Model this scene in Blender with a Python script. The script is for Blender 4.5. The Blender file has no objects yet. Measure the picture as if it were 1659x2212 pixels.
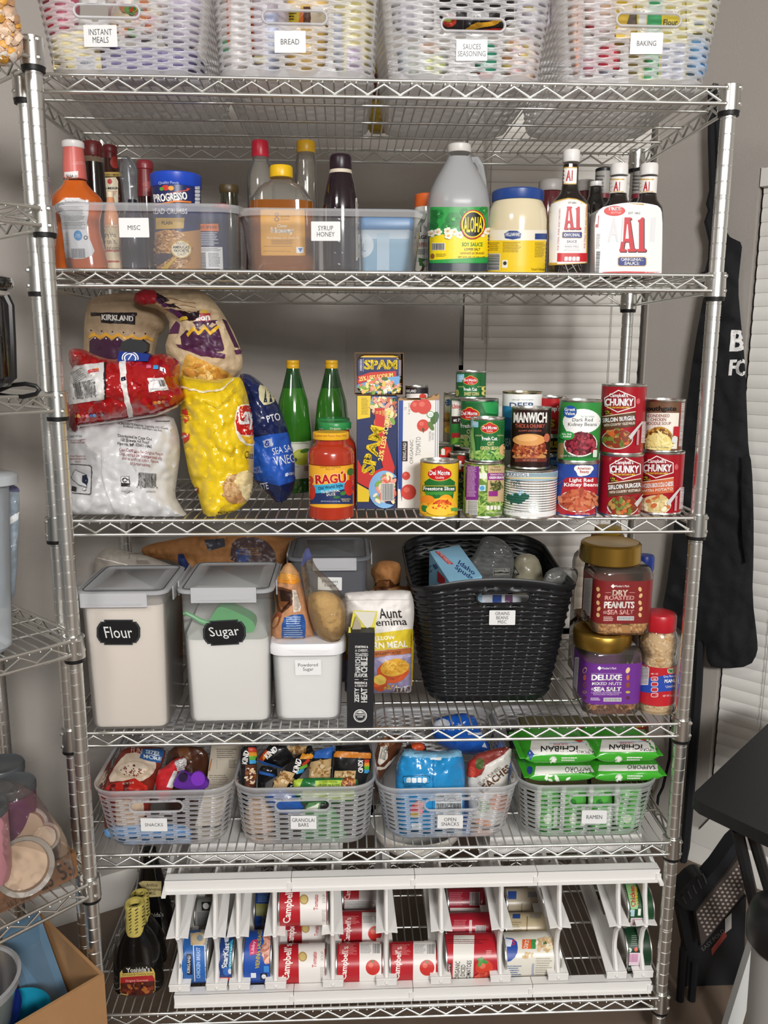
import bpy, math, random
from mathutils import Vector as V, Matrix, noise
from mathutils.bvhtree import BVHTree
from mathutils.geometry import delaunay_2d_cdt, tessellate_polygon
random.seed(7)
SC = bpy.context.scene
COL = SC.collection

# ---------------------------------------------------------------- camera
F = 1806.23                                   # focal length in pixels of the 1659x2212 frame
CAM = V((0.52147, -1.49663, 1.42545))
YAW, PITCH, ROLL = 0.04628, -0.19148, 0.00429
fw = V((math.sin(YAW)*math.cos(PITCH), math.cos(YAW)*math.cos(PITCH), math.sin(PITCH)))
rt0 = V((math.cos(YAW), -math.sin(YAW), 0)); up0 = rt0.cross(fw)
rt = math.cos(ROLL)*rt0 + math.sin(ROLL)*up0
up = -math.sin(ROLL)*rt0 + math.cos(ROLL)*up0
cd = bpy.data.cameras.new('camera'); cam = bpy.data.objects.new('camera', cd); COL.objects.link(cam)
mw = Matrix((rt, up, -fw)).transposed().to_4x4(); mw.translation = CAM; cam.matrix_world = mw
cd.sensor_width = 36; cd.lens = F*36/2212; cd.clip_start = .05
SC.camera = cam

# ---------------------------------------------------------------- world, lights, exposure
wd = bpy.data.worlds.new('world'); SC.world = wd; wd.use_nodes = True
wd.node_tree.nodes['Background'].inputs[0].default_value = (.60, .60, .60, 1)
wd.node_tree.nodes['Background'].inputs[1].default_value = .235
SC.view_settings.view_transform = 'Standard'; SC.view_settings.look = 'None'
SC.view_settings.gamma = 1; SC.view_settings.use_curve_mapping = False
SC.view_settings.exposure = .03
def area(name, loc, rot, sx, sy, power, col):
    l = bpy.data.lights.new(name, 'AREA'); l.shape = 'RECTANGLE'; l.size = sx; l.size_y = sy; l.energy = power; l.color = col
    o = bpy.data.objects.new(name, l); COL.objects.link(o); o.location = loc; o.rotation_euler = rot; return o
WARM = (1, .985, .96)
area('ceiling_lamp_light', (-.5, -1.9, 2.55), (math.radians(20), 0, math.radians(-10)), .5, .35, 19, WARM)
area('kitchen_lamp_light', (1.35, -3.8, 2.5), (math.radians(55), 0, 0), 1.0, .5, 146, WARM)

# ---------------------------------------------------------------- pixel helpers
def ray(x, y): return fw + (x-829.5)/F*rt + (1106-y)/F*up
def atY(x, y, Y): d = ray(x, y); return CAM + d*((Y-CAM.y)/d.y)
def atX(x, y, X): d = ray(x, y); return CAM + d*((X-CAM.x)/d.x)
def atZ(x, y, z): d = ray(x, y); return CAM + d*((z-CAM.z)/d.z)
def pxy(p): d = p-CAM; k = d.dot(fw); return (829.5+F*d.dot(rt)/k, 1106-F*d.dot(up)/k)
def mpp(p): return (p-CAM).dot(fw)/F          # metres per pixel at a point

# ---------------------------------------------------------------- materials
_m = {}
def lin(h):
    h = h.lstrip('#')
    if len(h) == 3: h = ''.join(c*2 for c in h)
    o = []
    for i in (0, 2, 4):
        c = int(h[i:i+2], 16)/255
        o.append(c/12.92 if c <= .04045 else ((c+.055)/1.055)**2.4)
    return (*o, 1)
def mat(h, rough=.45, metal=0, bump=0, bscale=60, alpha=1, trans=0, ior=1.45, vary=0, coat=0, sss=0):
    k = (h, rough, metal, bump, bscale, alpha, trans, ior, vary, coat, sss)
    if k in _m: return _m[k]
    m = bpy.data.materials.new('m_%s_%d' % (h.strip('#'), len(_m))); m.use_nodes = True
    nt = m.node_tree; b = nt.nodes['Principled BSDF']
    b.inputs['Base Color'].default_value = lin(h); b.inputs['Roughness'].default_value = rough; b.inputs['Metallic'].default_value = metal
    b.inputs['IOR'].default_value = ior; b.inputs['Coat Weight'].default_value = coat
    if trans: b.inputs['Transmission Weight'].default_value = trans
    if bump or vary:
        tc = nt.nodes.new('ShaderNodeTexCoord'); nz = nt.nodes.new('ShaderNodeTexNoise')
        nz.inputs['Scale'].default_value = bscale; nz.inputs['Detail'].default_value = 4
        nt.links.new(tc.outputs['Object'], nz.inputs['Vector'])
        if bump:
            bp = nt.nodes.new('ShaderNodeBump'); bp.inputs['Strength'].default_value = bump; bp.inputs['Distance'].default_value = .01
            nt.links.new(nz.outputs[0], bp.inputs['Height']); nt.links.new(bp.outputs[0], b.inputs['Normal'])
        if vary:
            mx = nt.nodes.new('ShaderNodeMix'); mx.data_type = 'RGBA'
            c = lin(h); mx.inputs[6].default_value = tuple(v*(1-vary) for v in c[:3])+(1,); mx.inputs[7].default_value = tuple(min(1, v*(1+vary)) for v in c[:3])+(1,)
            nt.links.new(nz.outputs[0], mx.inputs[0]); nt.links.new(mx.outputs[2], b.inputs['Base Color'])
    if alpha < 1:
        t = nt.nodes.new('ShaderNodeBsdfTransparent'); mx = nt.nodes.new('ShaderNodeMixShader'); out = nt.nodes['Material Output']
        mx.inputs[0].default_value = alpha
        nt.links.new(t.outputs[0], mx.inputs[1]); nt.links.new(b.outputs[0], mx.inputs[2]); nt.links.new(mx.outputs[0], out.inputs[0])
    _m[k] = m; return m
def frost(h, a, rough=.3, gl=.25):
    """clear / frosted plastic: part transparent, part translucent + diffuse, glossy coat"""
    k = ('frost', h, a, rough, gl)
    if k in _m: return _m[k]
    m = bpy.data.materials.new('plastic_%s_%d' % (h.strip('#'), len(_m))); m.use_nodes = True
    nt = m.node_tree; nt.nodes.remove(nt.nodes['Principled BSDF']); N = nt.nodes.new; L = nt.links.new
    out = nt.nodes['Material Output']
    t = N('ShaderNodeBsdfTransparent'); d = N('ShaderNodeBsdfDiffuse'); tl = N('ShaderNodeBsdfTranslucent'); g = N('ShaderNodeBsdfGlossy')
    c = lin(h); d.inputs[0].default_value = c; tl.inputs[0].default_value = c; g.inputs['Roughness'].default_value = rough
    tc = tuple(.5+.5*x for x in c[:3]) + (1,)
    t.inputs[0].default_value = tc
    m1 = N('ShaderNodeMixShader'); m1.inputs[0].default_value = .35; L(d.outputs[0], m1.inputs[1]); L(tl.outputs[0], m1.inputs[2])
    m2 = N('ShaderNodeMixShader'); m2.inputs[0].default_value = a; L(t.outputs[0], m2.inputs[1]); L(m1.outputs[0], m2.inputs[2])
    fr = N('ShaderNodeFresnel'); fr.inputs[0].default_value = 1.35
    mu = N('ShaderNodeMath'); mu.operation = 'MULTIPLY'; mu.inputs[1].default_value = gl*4; L(fr.outputs[0], mu.inputs[0]); mu.use_clamp = True
    m3 = N('ShaderNodeMixShader'); L(mu.outputs[0], m3.inputs[0]); L(m2.outputs[0], m3.inputs[1]); L(g.outputs[0], m3.inputs[2]); L(m3.outputs[0], out.inputs[0])
    _m[k] = m; return m
CHROME = mat('#e6e6e2', .33, 1); CHROME2 = mat('#b9b9b5', .26, 1); STEEL = mat('#d2d1cc', .3, 1)
BLACKP = mat('#101011', .5); GOLD = mat('#b58f4a', .3, 1)
WALL = mat('#a6a09a', .85, bump=.12, bscale=220); WHITE = mat('#e6e4e0', .45)

# ---------------------------------------------------------------- mesh accumulators
class MB:
    def __init__(s): s.v = []; s.f = []; s.m = []; s.mats = []
    def add(s, vf, m=None):
        vs, fs = vf; n = len(s.v); s.v += [V(p) for p in vs]; s.f += [tuple(i+n for i in q) for q in fs]
        if m is not None:
            if m not in s.mats: s.mats.append(m)
            s.m += [s.mats.index(m)]*len(fs)
        else: s.m += [0]*len(fs)
        return s
    def bvh(s): return BVHTree.FromPolygons(s.v, s.f)
def bvh_of(*mbs):
    v = []; f = []
    for b in mbs: n = len(v); v += b.v; f += [tuple(i+n for i in q) for q in b.f]
    return BVHTree.FromPolygons(v, f)
def mesh_ob(name, mb, base=V((0, 0, 0)), angle=38):
    me = bpy.data.meshes.new(name)
    me.from_pydata([tuple(p-base) for p in mb.v], [], mb.f)
    for m in mb.mats: me.materials.append(m)
    me.polygons.foreach_set('material_index', mb.m); me.polygons.foreach_set('use_smooth', [True]*len(mb.f))
    me.set_sharp_from_angle(angle=math.radians(angle)); me.update()
    o = bpy.data.objects.new(name, me); COL.objects.link(o); return o
class Th:
    """one thing: an empty at its base, parts as children"""
    def __init__(s, name, label, cat, base, group=None):
        s.base = V(base); s.o = bpy.data.objects.new(name, None); s.o.empty_display_size = .02; COL.objects.link(s.o); s.o.location = s.base
        s.o['label'] = label; s.o['category'] = cat
        if group: s.o['group'] = group
        s.lab = label
    def part(s, name, mb, parent=None, label=None, angle=38):
        o = mesh_ob(name, mb, s.base, angle); o.parent = parent or s.o
        if label: o['label'] = label
        return o
def solo(name, mb, label, cat, base, group=None, angle=38, kind=None):
    o = mesh_ob(name, mb, V(base), angle); o.location = V(base); o['label'] = label; o['category'] = cat
    if group: o['group'] = group
    if kind: o['kind'] = kind
    return o
def structure(name, mb, parent=None):
    o = mesh_ob(name, mb)
    if parent: o.parent = parent
    else: o['kind'] = 'structure'
    return o

# ---------------------------------------------------------------- shapes: (verts, faces)
def loft(rings, cap0=True, cap1=True, closed=True):
    n = len(rings[0]); v = [p for r in rings for p in r]; f = []
    for i in range(len(rings)-1):
        for j in range(n if closed else n-1):
            a = i*n+j; b = i*n+(j+1) % n; f.append((a, b, b+n, a+n))
    if cap0: f.append(tuple(range(n-1, -1, -1)))
    if cap1: k = (len(rings)-1)*n; f.append(tuple(range(k, k+n)))
    return v, f
def ring(cx, cy, z, r, n=40): return [V((cx+r*math.cos(2*math.pi*i/n), cy+r*math.sin(2*math.pi*i/n), z)) for i in range(n)]
def lathe(cx, cy, prof, n=40, cap0=True, cap1=True): return loft([ring(cx, cy, z, max(r, 1e-5), n) for r, z in prof], cap0, cap1)
def rr2(w, d, r, k=6):
    r = min(r, w/2-1e-5, d/2-1e-5); o = []
    for sx, sy, a0 in ((1, 1, 0), (-1, 1, 90), (-1, -1, 180), (1, -1, 270)):
        for i in range(k+1):
            a = math.radians(a0+90*i/k); o.append((sx*(w/2-r)+r*math.cos(a), sy*(d/2-r)+r*math.sin(a)))
    return o
def rrect(cx, cy, z, w, d, r, k=6, rot=0):
    c, s = math.cos(rot), math.sin(rot); return [V((cx+c*x-s*y, cy+s*x+c*y, z)) for x, y in rr2(w, d, r, k)]
def rbox(cx, cy, z0, z1, w, d, r=.003, e=.0015, rot=0, k=4):
    return loft([rrect(cx, cy, z0, w-2*e, d-2*e, r, k, rot), rrect(cx, cy, z0+e, w, d, r, k, rot), rrect(cx, cy, z1-e, w, d, r, k, rot), rrect(cx, cy, z1, w-2*e, d-2*e, r, k, rot)])
def obox(c, ax, ay, az):
    """box from centre and three half-axis vectors"""
    c = V(c); v = [c+sx*ax+sy*ay+sz*az for sz in (-1, 1) for sy in (-1, 1) for sx in (-1, 1)]
    return v, [(0, 2, 3, 1), (4, 5, 7, 6), (0, 1, 5, 4), (2, 6, 7, 3), (0, 4, 6, 2), (1, 3, 7, 5)]
def box(x0, x1, y0, y1, z0, z1): return obox(((x0+x1)/2, (y0+y1)/2, (z0+z1)/2), V(((x1-x0)/2, 0, 0)), V((0, (y1-y0)/2, 0)), V((0, 0, (z1-z0)/2)))
def tube(path, r, n=6, closed=False):
    path = [V(p) for p in path]; N = len(path); rings = []; prev = None
    for i, p in enumerate(path):
        a = path[i-1] if (i or closed) else p; b = path[(i+1) % N] if (i < N-1 or closed) else p
        t = (b-a).normalized()
        if prev is None: u = t.cross(V((0, 0, 1)));  u = u if u.length > 1e-3 else t.cross(V((0, 1, 0)))
        else: u = prev - t*prev.dot(t)
        u.normalize(); prev = u; w = t.cross(u); rr = r[i] if isinstance(r, (list, tuple)) else r
        rings.append([p+rr*(math.cos(2*math.pi*k/n)*u+math.sin(2*math.pi*k/n)*w) for k in range(n)])
    if closed: rings.append(rings[0]); return loft(rings, False, False)
    return loft(rings)
def ellipsoid(c, a, b, cc, n=10, m=6, rot=None):
    v = []; f = []
    for i in range(1, m):
        th = math.pi*i/m
        for j in range(n): ph = 2*math.pi*j/n; v.append(V((a*math.sin(th)*math.cos(ph), b*math.sin(th)*math.sin(ph), cc*math.cos(th))))
    v += [V((0, 0, cc)), V((0, 0, -cc))]
    for i in range(m-2):
        for j in range(n): q = i*n+j; w = i*n+(j+1) % n; f.append((q, q+n, w+n, w))
    for j in range(n): f.append((len(v)-2, j, (j+1) % n)); k = (m-2)*n; f.append((len(v)-1, k+(j+1) % n, k+j))
    if rot: v = [rot @ p for p in v]
    return [p+V(c) for p in v], f
def smooth_poly(P, it=2):
    for _ in range(it):
        Q = []
        for i in range(len(P)):
            a, b = P[i], P[(i+1) % len(P)]
            Q += [(a[0]*.75+b[0]*.25, a[1]*.75+b[1]*.25), (a[0]*.25+b[0]*.75, a[1]*.25+b[1]*.75)]
        P = Q
    return P

# ---------------------------------------------------------------- lettering and printed shapes (pixel frame -> cast on the surface seen there)
_tx = {}
def glyphs(s, bold=0):
    k = (s, bold)
    if k in _tx: return _tx[k]
    c = bpy.data.curves.new('lettering', 'FONT'); c.body = s; c.size = 1; c.resolution_u = 2; c.offset = bold
    c.align_x = 'CENTER'; c.align_y = 'CENTER'; c.space_line = .9
    o = bpy.data.objects.new('lettering', c); me = bpy.data.meshes.new_from_object(o)
    vs = [(p.co.x, p.co.y) for p in me.vertices]; fs = [tuple(q.vertices) for q in me.polygons]
    bpy.data.objects.remove(o); bpy.data.curves.remove(c); bpy.data.meshes.remove(me)
    if vs:
        x0 = min(p[0] for p in vs); x1 = max(p[0] for p in vs); y0 = min(p[1] for p in vs); y1 = max(p[1] for p in vs)
        vs = [((x-(x0+x1)/2), (y-(y0+y1)/2)) for x, y in vs]; W, H = x1-x0, y1-y0
    else: W = H = 1
    _tx[k] = (vs, fs, W, H); return _tx[k]
def ell(cx, cy, rx, ry, n=28): return [(cx+rx*math.cos(2*math.pi*i/n), cy+ry*math.sin(2*math.pi*i/n)) for i in range(n)]
def tri(poly):
    fs = tessellate_polygon([[V((x, y, 0)) for x, y in poly]]); return poly, fs
class Art:
    """prints: every method adds flat shapes in photo pixels; bake() lays them on a surface"""
    def __init__(s, ref=None, L=6, rot=0):
        s.q = []; s.L = L; s.ref = ref; s.rot0 = rot
    def _add(s, pts, fs, m, bb=None):
        xs = [p[0] for p in pts]; ys = [p[1] for p in pts]; bb = (min(xs), min(ys), max(xs), max(ys))
        lay = 0
        for (_, _, _, b, l) in s.q:
            if b[0] < bb[2] and b[2] > bb[0] and b[1] < bb[3] and b[3] > bb[1]: lay = max(lay, l+1)
        s.q.append((pts, fs, m, bb, lay)); return s
    def _lean(s, cx, cy, pts):
        """pts are offsets from (cx,cy), upright in the world"""
        k = s.lean if hasattr(s, 'lean') else 0
        return [(cx+x+k*y, cy+y) for x, y in pts]
    def _r(s, pts, rot):
        if not rot: return pts
        c, n = math.cos(math.radians(rot)), math.sin(math.radians(rot)); return [(c*x-n*y, n*x+c*y) for x, y in pts]
    def M(s, c, **kw): return mat(c, **{**dict(rough=.42), **kw}) if isinstance(c, str) else c
    def rect(s, x0, y0, x1, y1, c, rot=0):
        cx, cy, a, b = (x0+x1)/2, (y0+y1)/2, (x1-x0)/2, (y1-y0)/2
        return s._add(s._lean(cx, cy, s._r([(-a, -b), (a, -b), (a, b), (-a, b)], rot)), [(0, 1, 2), (0, 2, 3)], s.M(c))
    def rrect(s, x0, y0, x1, y1, r, c, rot=0):
        cx, cy = (x0+x1)/2, (y0+y1)/2; p = rr2(x1-x0, y1-y0, r, 4)
        return s._add(s._lean(cx, cy, s._r(p, rot)), tri(p)[1], s.M(c))
    def ell(s, cx, cy, rx, ry, c, rot=0, n=26):
        p = ell(0, 0, rx, ry, n); return s._add(s._lean(cx, cy, s._r(p, rot)), tri(p)[1], s.M(c))
    def poly(s, P, c, smooth=0):
        P = smooth_poly(P, smooth) if smooth else P
        return s._add(P, tri(P)[1], s.M(c))
    def t(s, txt, cx, cy, h, c, w=None, rot=0, bold=0, shear=0, arc=0):
        """lettering centred at (cx,cy), h = height of the block of ink in px, w = its width in px"""
        b0 = min(bold, .022); vs, fs, W, H = glyphs(txt, b0); k = h/H; kx = (w/W) if w else k
        if bold > b0:                              # heavier weight: the same outlines again, nudged sideways
            n, e = len(vs), (bold-b0)*.9; vs = [(x+d, y) for d in (-e, 0, e) for x, y in vs]; fs = [tuple(i+n*j for i in q) for j in range(3) for q in fs]
        p = [(x*kx-shear*y*k, -y*k + (arc*(x*kx)**2 if arc else 0)) for x, y in vs]
        return s._add(s._lean(cx, cy, s._r(p, rot)), fs, s.M(c))
    def bar(s, x0, y0, x1, y1, c='#222', bg=None, seed=1, vert=False, rot=0):
        if bg: s.rect(x0-2, y0-2, x1+2, y1+2, bg, rot)
        R = random.Random(seed); pts = []; fs = []; cx, cy = (x0+x1)/2, (y0+y1)/2
        a, A = (y0, y1) if vert else (x0, x1)
        while a < A-.8:
            wd = R.choice((.7, .9, 1.4, 2.0)); b = min(a+wd, A); n = len(pts)
            pts += ([(x0, a), (x1, a), (x1, b), (x0, b)] if vert else [(a, y0), (b, y0), (b, y1), (a, y1)]); fs += [(n, n+1, n+2), (n, n+2, n+3)]
            a = b+R.choice((.8, 1, 1.5))
        return s._add(s._lean(cx, cy, s._r([(x-cx, y-cy) for x, y in pts], rot)), fs, s.M(c))
    def fine(s, x0, y0, x1, y1, c='#444', lh=3.2, seed=1, rot=0, fill=.45):
        """lines of illegible small print as short dashes"""
        R = random.Random(seed); pts = []; fs = []; cx, cy = (x0+x1)/2, (y0+y1)/2; y = y0
        while y+lh*fill <= y1:
            x = x0; e = x1-R.random()*(x1-x0)*.25
            while x < e:
                b = min(x+R.uniform(2, 8), e); n = len(pts)
                pts += [(x, y), (b, y), (b, y+lh*fill), (x, y+lh*fill)]; fs += [(n, n+1, n+2), (n, n+2, n+3)]; x = b+R.uniform(.8, 1.8)
            y += lh
        if not pts: return s
        return s._add(s._lean(cx, cy, s._r([(x-cx, y-cy) for x, y in pts], rot)), fs, s.M(c))
    def blobs(s, cx, cy, rx, ry, cols, n, a, b, seed=1, clip=None):
        """pieces of food in a printed picture: n small ovals inside an ellipse"""
        R = random.Random(seed); by = {}
        for i in range(n):
            for _ in range(30):
                x, y = R.uniform(-1, 1), R.uniform(-1, 1)
                if x*x+y*y < 1: break
            x, y = cx+x*rx, cy+y*ry
            if clip and not (clip[0] < x < clip[2] and clip[1] < y < clip[3]): continue
            c = R.choice(cols); k = R.uniform(.75, 1.25); P = ell(0, 0, a*k, b*k, 9); by.setdefault(i % 3, {}).setdefault(c, []).append([(x+px, y+py) for px, py in s._r(P, R.uniform(0, 180))])
        for l in sorted(by):
            for c, Ps in by[l].items():
                pts = []; fs = []
                for P in Ps: n0 = len(pts); pts += P; fs += [(n0, n0+j, n0+j+1) for j in range(1, 8)]
                s._add(pts, fs, s.M(c))
        return s
    def set_ref(s, X, Y, z):
        a = pxy(V((X, Y, z+.05))); b = pxy(V((X, Y, z-.05))); s.lean = (b[0]-a[0])/(b[1]-a[1]); return s
    def bake(s, bvh, mb=None, eps=.00035, step=.00016, maxd=6):
        mb = mb or MB(); cache = {}
        L2 = s.L*s.L
        for pts, fs, m, bb, lay in s.q:
            P = list(pts); out = []; mid = {}
            st = [tuple(q) if len(q) == 3 else None for q in fs]
            st = [q for q in st if q] + [(q[0], q[i], q[i+1]) for q in fs if len(q) > 3 for i in range(1, len(q)-1)]
            while st:
                a, b, c = st.pop(); e = [((P[a][0]-P[b][0])**2+(P[a][1]-P[b][1])**2, a, b, c), ((P[b][0]-P[c][0])**2+(P[b][1]-P[c][1])**2, b, c, a), ((P[c][0]-P[a][0])**2+(P[c][1]-P[a][1])**2, c, a, b)]
                d, i, j, k = max(e)
                if d > L2:
                    key = (min(i, j), max(i, j))
                    if key not in mid: mid[key] = len(P); P.append(((P[i][0]+P[j][0])/2, (P[i][1]+P[j][1])/2))
                    n = mid[key]; st += [(i, n, k), (n, j, k)]
                else: out.append((a, b, c))
            vs = []; ok = []
            for x, y in P:
                d = ray(x, y).normalized(); h, nn, _, dist = bvh.ray_cast(CAM, d)
                if h is None or dist > maxd: vs.append(V((0, 0, 0))); ok.append(False)
                else:
                    if nn.dot(d) > 0: nn = -nn
                    vs.append(h+nn*(eps+step*lay)); ok.append(True)
            fo = []
            for a, b, c in out:
                if ok[a] and ok[b] and ok[c]:
                    if max((vs[a]-vs[b]).length, (vs[b]-vs[c]).length, (vs[c]-vs[a]).length) > max(.03, s.L*.004): continue
                    nn = (vs[b]-vs[a]).cross(vs[c]-vs[a]); mid_ = vs[a]-CAM
                    fo.append((a, b, c) if nn.dot(mid_) < 0 else (a, c, b))
            if fo:
                used = sorted({i for q in fo for i in q}); mp = {u: i for i, u in enumerate(used)}
                mb.add(([vs[u] for u in used], [tuple(mp[i] for i in q) for q in fo]), m)
        return mb

# ================================================================ the room
SH = [1.86, 1.5552, 1.1234, .717, .463, .1074]     # heights of the six shelf decks
W, D = 1.1742, .4604
YB = .787; XR = 2.127                               # back wall plane y; right wall plane x + y
LC = V((.5219, YB)); LD = V((.891, .454))             # left wall: corner and direction
def wall(p, q, z0, z1, t=.1, nrm=None):
    p, q = V((p[0], p[1], 0)), V((q[0], q[1], 0)); d = (q-p).normalized(); n = V((-d.y, d.x, 0)) if nrm is None else nrm
    return obox((p+q)/2+n*t/2+V((0, 0, (z0+z1)/2)), (q-p)/2, n*t/2, V((0, 0, (z1-z0)/2)))
CEIL = 2.75
FLOOR_M = mat('#6f5f52', .45, bump=.15, bscale=8, vary=.2)
structure('floor', MB().add(box(-3.2, 4.2, -5.2, 1.2, -.1, 0), FLOOR_M))
structure('ceiling', MB().add(box(-3.2, 4.2, -5.2, 1.2, CEIL, CEIL+.1), mat('#d8d5cf', .9)))
lw0 = LC - LD*3.2; cr = V((XR-YB, YB))
structure('wall_left', MB().add(wall(lw0, LC, 0, CEIL), WALL))
# back wall with its window opening
wx0, wx1, wz0, wz1 = .828, 1.336, .62, 2.12
b = MB()
for x0, x1, z0, z1 in ((LC.x-.05, wx0, 0, CEIL), (wx0, wx1, 0, wz0), (wx0, wx1, wz1, CEIL), (wx1, cr.x+.06, 0, CEIL)):
    b.add(box(x0, x1, YB, YB+.1, z0, z1), WALL)
structure('wall_back', b)
# right wall (45 degrees) with its window opening
rd = V((1, -1, 0)).normalized(); rn = V((1, 1, 0)).normalized()
r0 = V((cr.x, cr.y, 0)); s0 = (V((1.525, .602, 0))-r0).length; s1 = s0+.95; rz0, rz1 = .22, 1.86
def rw(s, z, off=0): return r0+rd*s+V((0, 0, z))+rn*off
def rbx(s0, s1, z0, z1, o0, o1): return obox(rw((s0+s1)/2, (z0+z1)/2, (o0+o1)/2), rd*(s1-s0)/2, rn*(o1-o0)/2, V((0, 0, (z1-z0)/2)))
b = MB()
for a, c, z0, z1 in ((0, s0, 0, CEIL), (s0, s1, 0, rz0), (s0, s1, rz1, CEIL), (s1, s1+2.2, 0, CEIL)): b.add(rbx(a, c, z0, z1, 0, .1), WALL)
structure('wall_right', b)
# windows: frame, glass, blind
def window(name, P, a, c, z0, z1):
    """P(s,z,off) maps wall coordinates to the world"""
    n = (P(0, 0, 1)-P(0, 0, 0)).normalized(); t = (P(1, 0, 0)-P(0, 0, 0)).normalized(); U = V((0, 0, 1))
    def bx(s0, s1, za, zb, o0, o1): return obox(P((s0+s1)/2, (za+zb)/2, (o0+o1)/2), t*(s1-s0)/2, n*(o1-o0)/2, U*(zb-za)/2)
    m = MB(); fr = mat('#cfcac2', .5)
    for q in ((a, a+.03, z0, z1), (c-.03, c, z0, z1), (a, c, z0, z0+.03), (a, c, z1-.03, z1), (a, c, (z0+z1)/2-.015, (z0+z1)/2+.015)): m.add(bx(*q, .05, .098), fr)
    o = structure(name, m)
    structure('window_pane', MB().add(bx(a+.03, c-.03, z0+.03, z1-.03, .085, .088), mat('#20262c', .05)), o)
    structure('window_sill', MB().add(bx(a-.02, c+.02, z0-.02, z0, -.012, .1), fr), o)
    return o
def Pb(s, z, o): return V((s, YB+o, z))
window('window_1', Pb, wx0, wx1, wz0, wz1)
window('window_2', lambda s, z, o: rw(s, z, o), s0, s1, rz0, rz1)
def blind(name, label, P, a, c, z0, z1, pitch, tilt, cords, mcol, off=.03):
    n = (P(0, 0, 1)-P(0, 0, 0)).normalized(); t = (P(1, 0, 0)-P(0, 0, 0)).normalized(); U = V((0, 0, 1))
    th = Th(name, label, 'blind', P((a+c)/2, z0, off)); sl = MB(); ms = mat(mcol, .5)
    z = z0; h = pitch*.56
    while z < z1-.05:
        pr = []
        for k in range(7):                      # slightly crowned slat, almost closed
            q = -1+k/3; pr.append((off - .0035*(1-q*q) + q*math.cos(tilt)*h*.22, z+pitch/2+q*h*math.sin(tilt)))
        rA = [P(a+.004, zz, oo) for oo, zz in pr]; rB = [P(c-.004, zz, oo) for oo, zz in pr]
        back = [(oo+.002, zz) for oo, zz in pr[::-1]]
        A = rA+[P(a+.004, zz, oo) for oo, zz in back]; B = rB+[P(c-.004, zz, oo) for oo, zz in back]
        sl.add(loft([A, B]), ms); z += pitch
    th.part('slats', sl)
    th.part('head_rail', MB().add(obox(P((a+c)/2, z1-.02, off), t*(c-a)/2, n*.02, U*.022), ms))
    for cx in cords: th.part('ladder_cord', MB().add(tube([P(cx, z0, off-.012), P(cx, z1-.03, off-.012)], .0008, 5), mat('#8d8881', .8)))
    return th
bl = blind('window_blind', 'closed white horizontal window blind behind the shelving, seen between the shelf posts', Pb, wx0+.012, wx1-.004, wz0+.01, wz1, .0308, 1.2, (.905, 1.245), '#d9d5cf')
bl.part('tilt_wand', MB().add(tube([Pb(.892, 1.452, .005), Pb(.889, 2.06, .005)], .004, 6), mat('#b5b1aa', .4)))
bl = blind('window_blind', 'bright white slatted window blind at the right edge, beside the black apron', lambda s, z, o: rw(s, z, o), s0+.003, s1-.012, rz0+.01, rz1, .0335, 1.2, (s0+.12,), '#dedcd7', .02)
BB = mat('#d9d6d0', .4)
def bboard(name, f):
    b = MB(); pr = [(0, 0), (-.013, 0), (-.013, .012), (-.009, .02), (-.009, .078), (-.006, .09), (0, .094)]
    b.add(loft([[f(0, z, o) for o, z in pr], [f(1, z, o) for o, z in pr]]), BB); structure(name, b)
bboard('baseboard_back', lambda t, z, o: V((LC.x+.02+(cr.x-LC.x-.03)*t, YB+o, z)))
bboard('baseboard_right', lambda t, z, o: rw(.012+2.4*t, z, o))
ln = V((-LD.y, LD.x)).normalized()
bboard('baseboard_left', lambda t, z, o: V(((LC-LD*(.03+3.1*t)).x+ln.x*o, (LC-LD*(.03+3.1*t)).y+ln.y*o, z)))
# slanted white board on the right wall above the baseboard
def rpx(x, y, off=-.012):
    d = ray(x, y); c = XR+off*1.41421; k = (c-CAM.x-CAM.y)/(d.x+d.y); return CAM+d*k
P_ = [rpx(1478, 1784), rpx(1510, 1793), rpx(1540, 1762), rpx(1600, 1800), rpx(1600, 1860), rpx(1478, 1812)]
structure('trim_1', MB().add(loft([P_, [p+rn*.012 for p in P_]]), BB))

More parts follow.
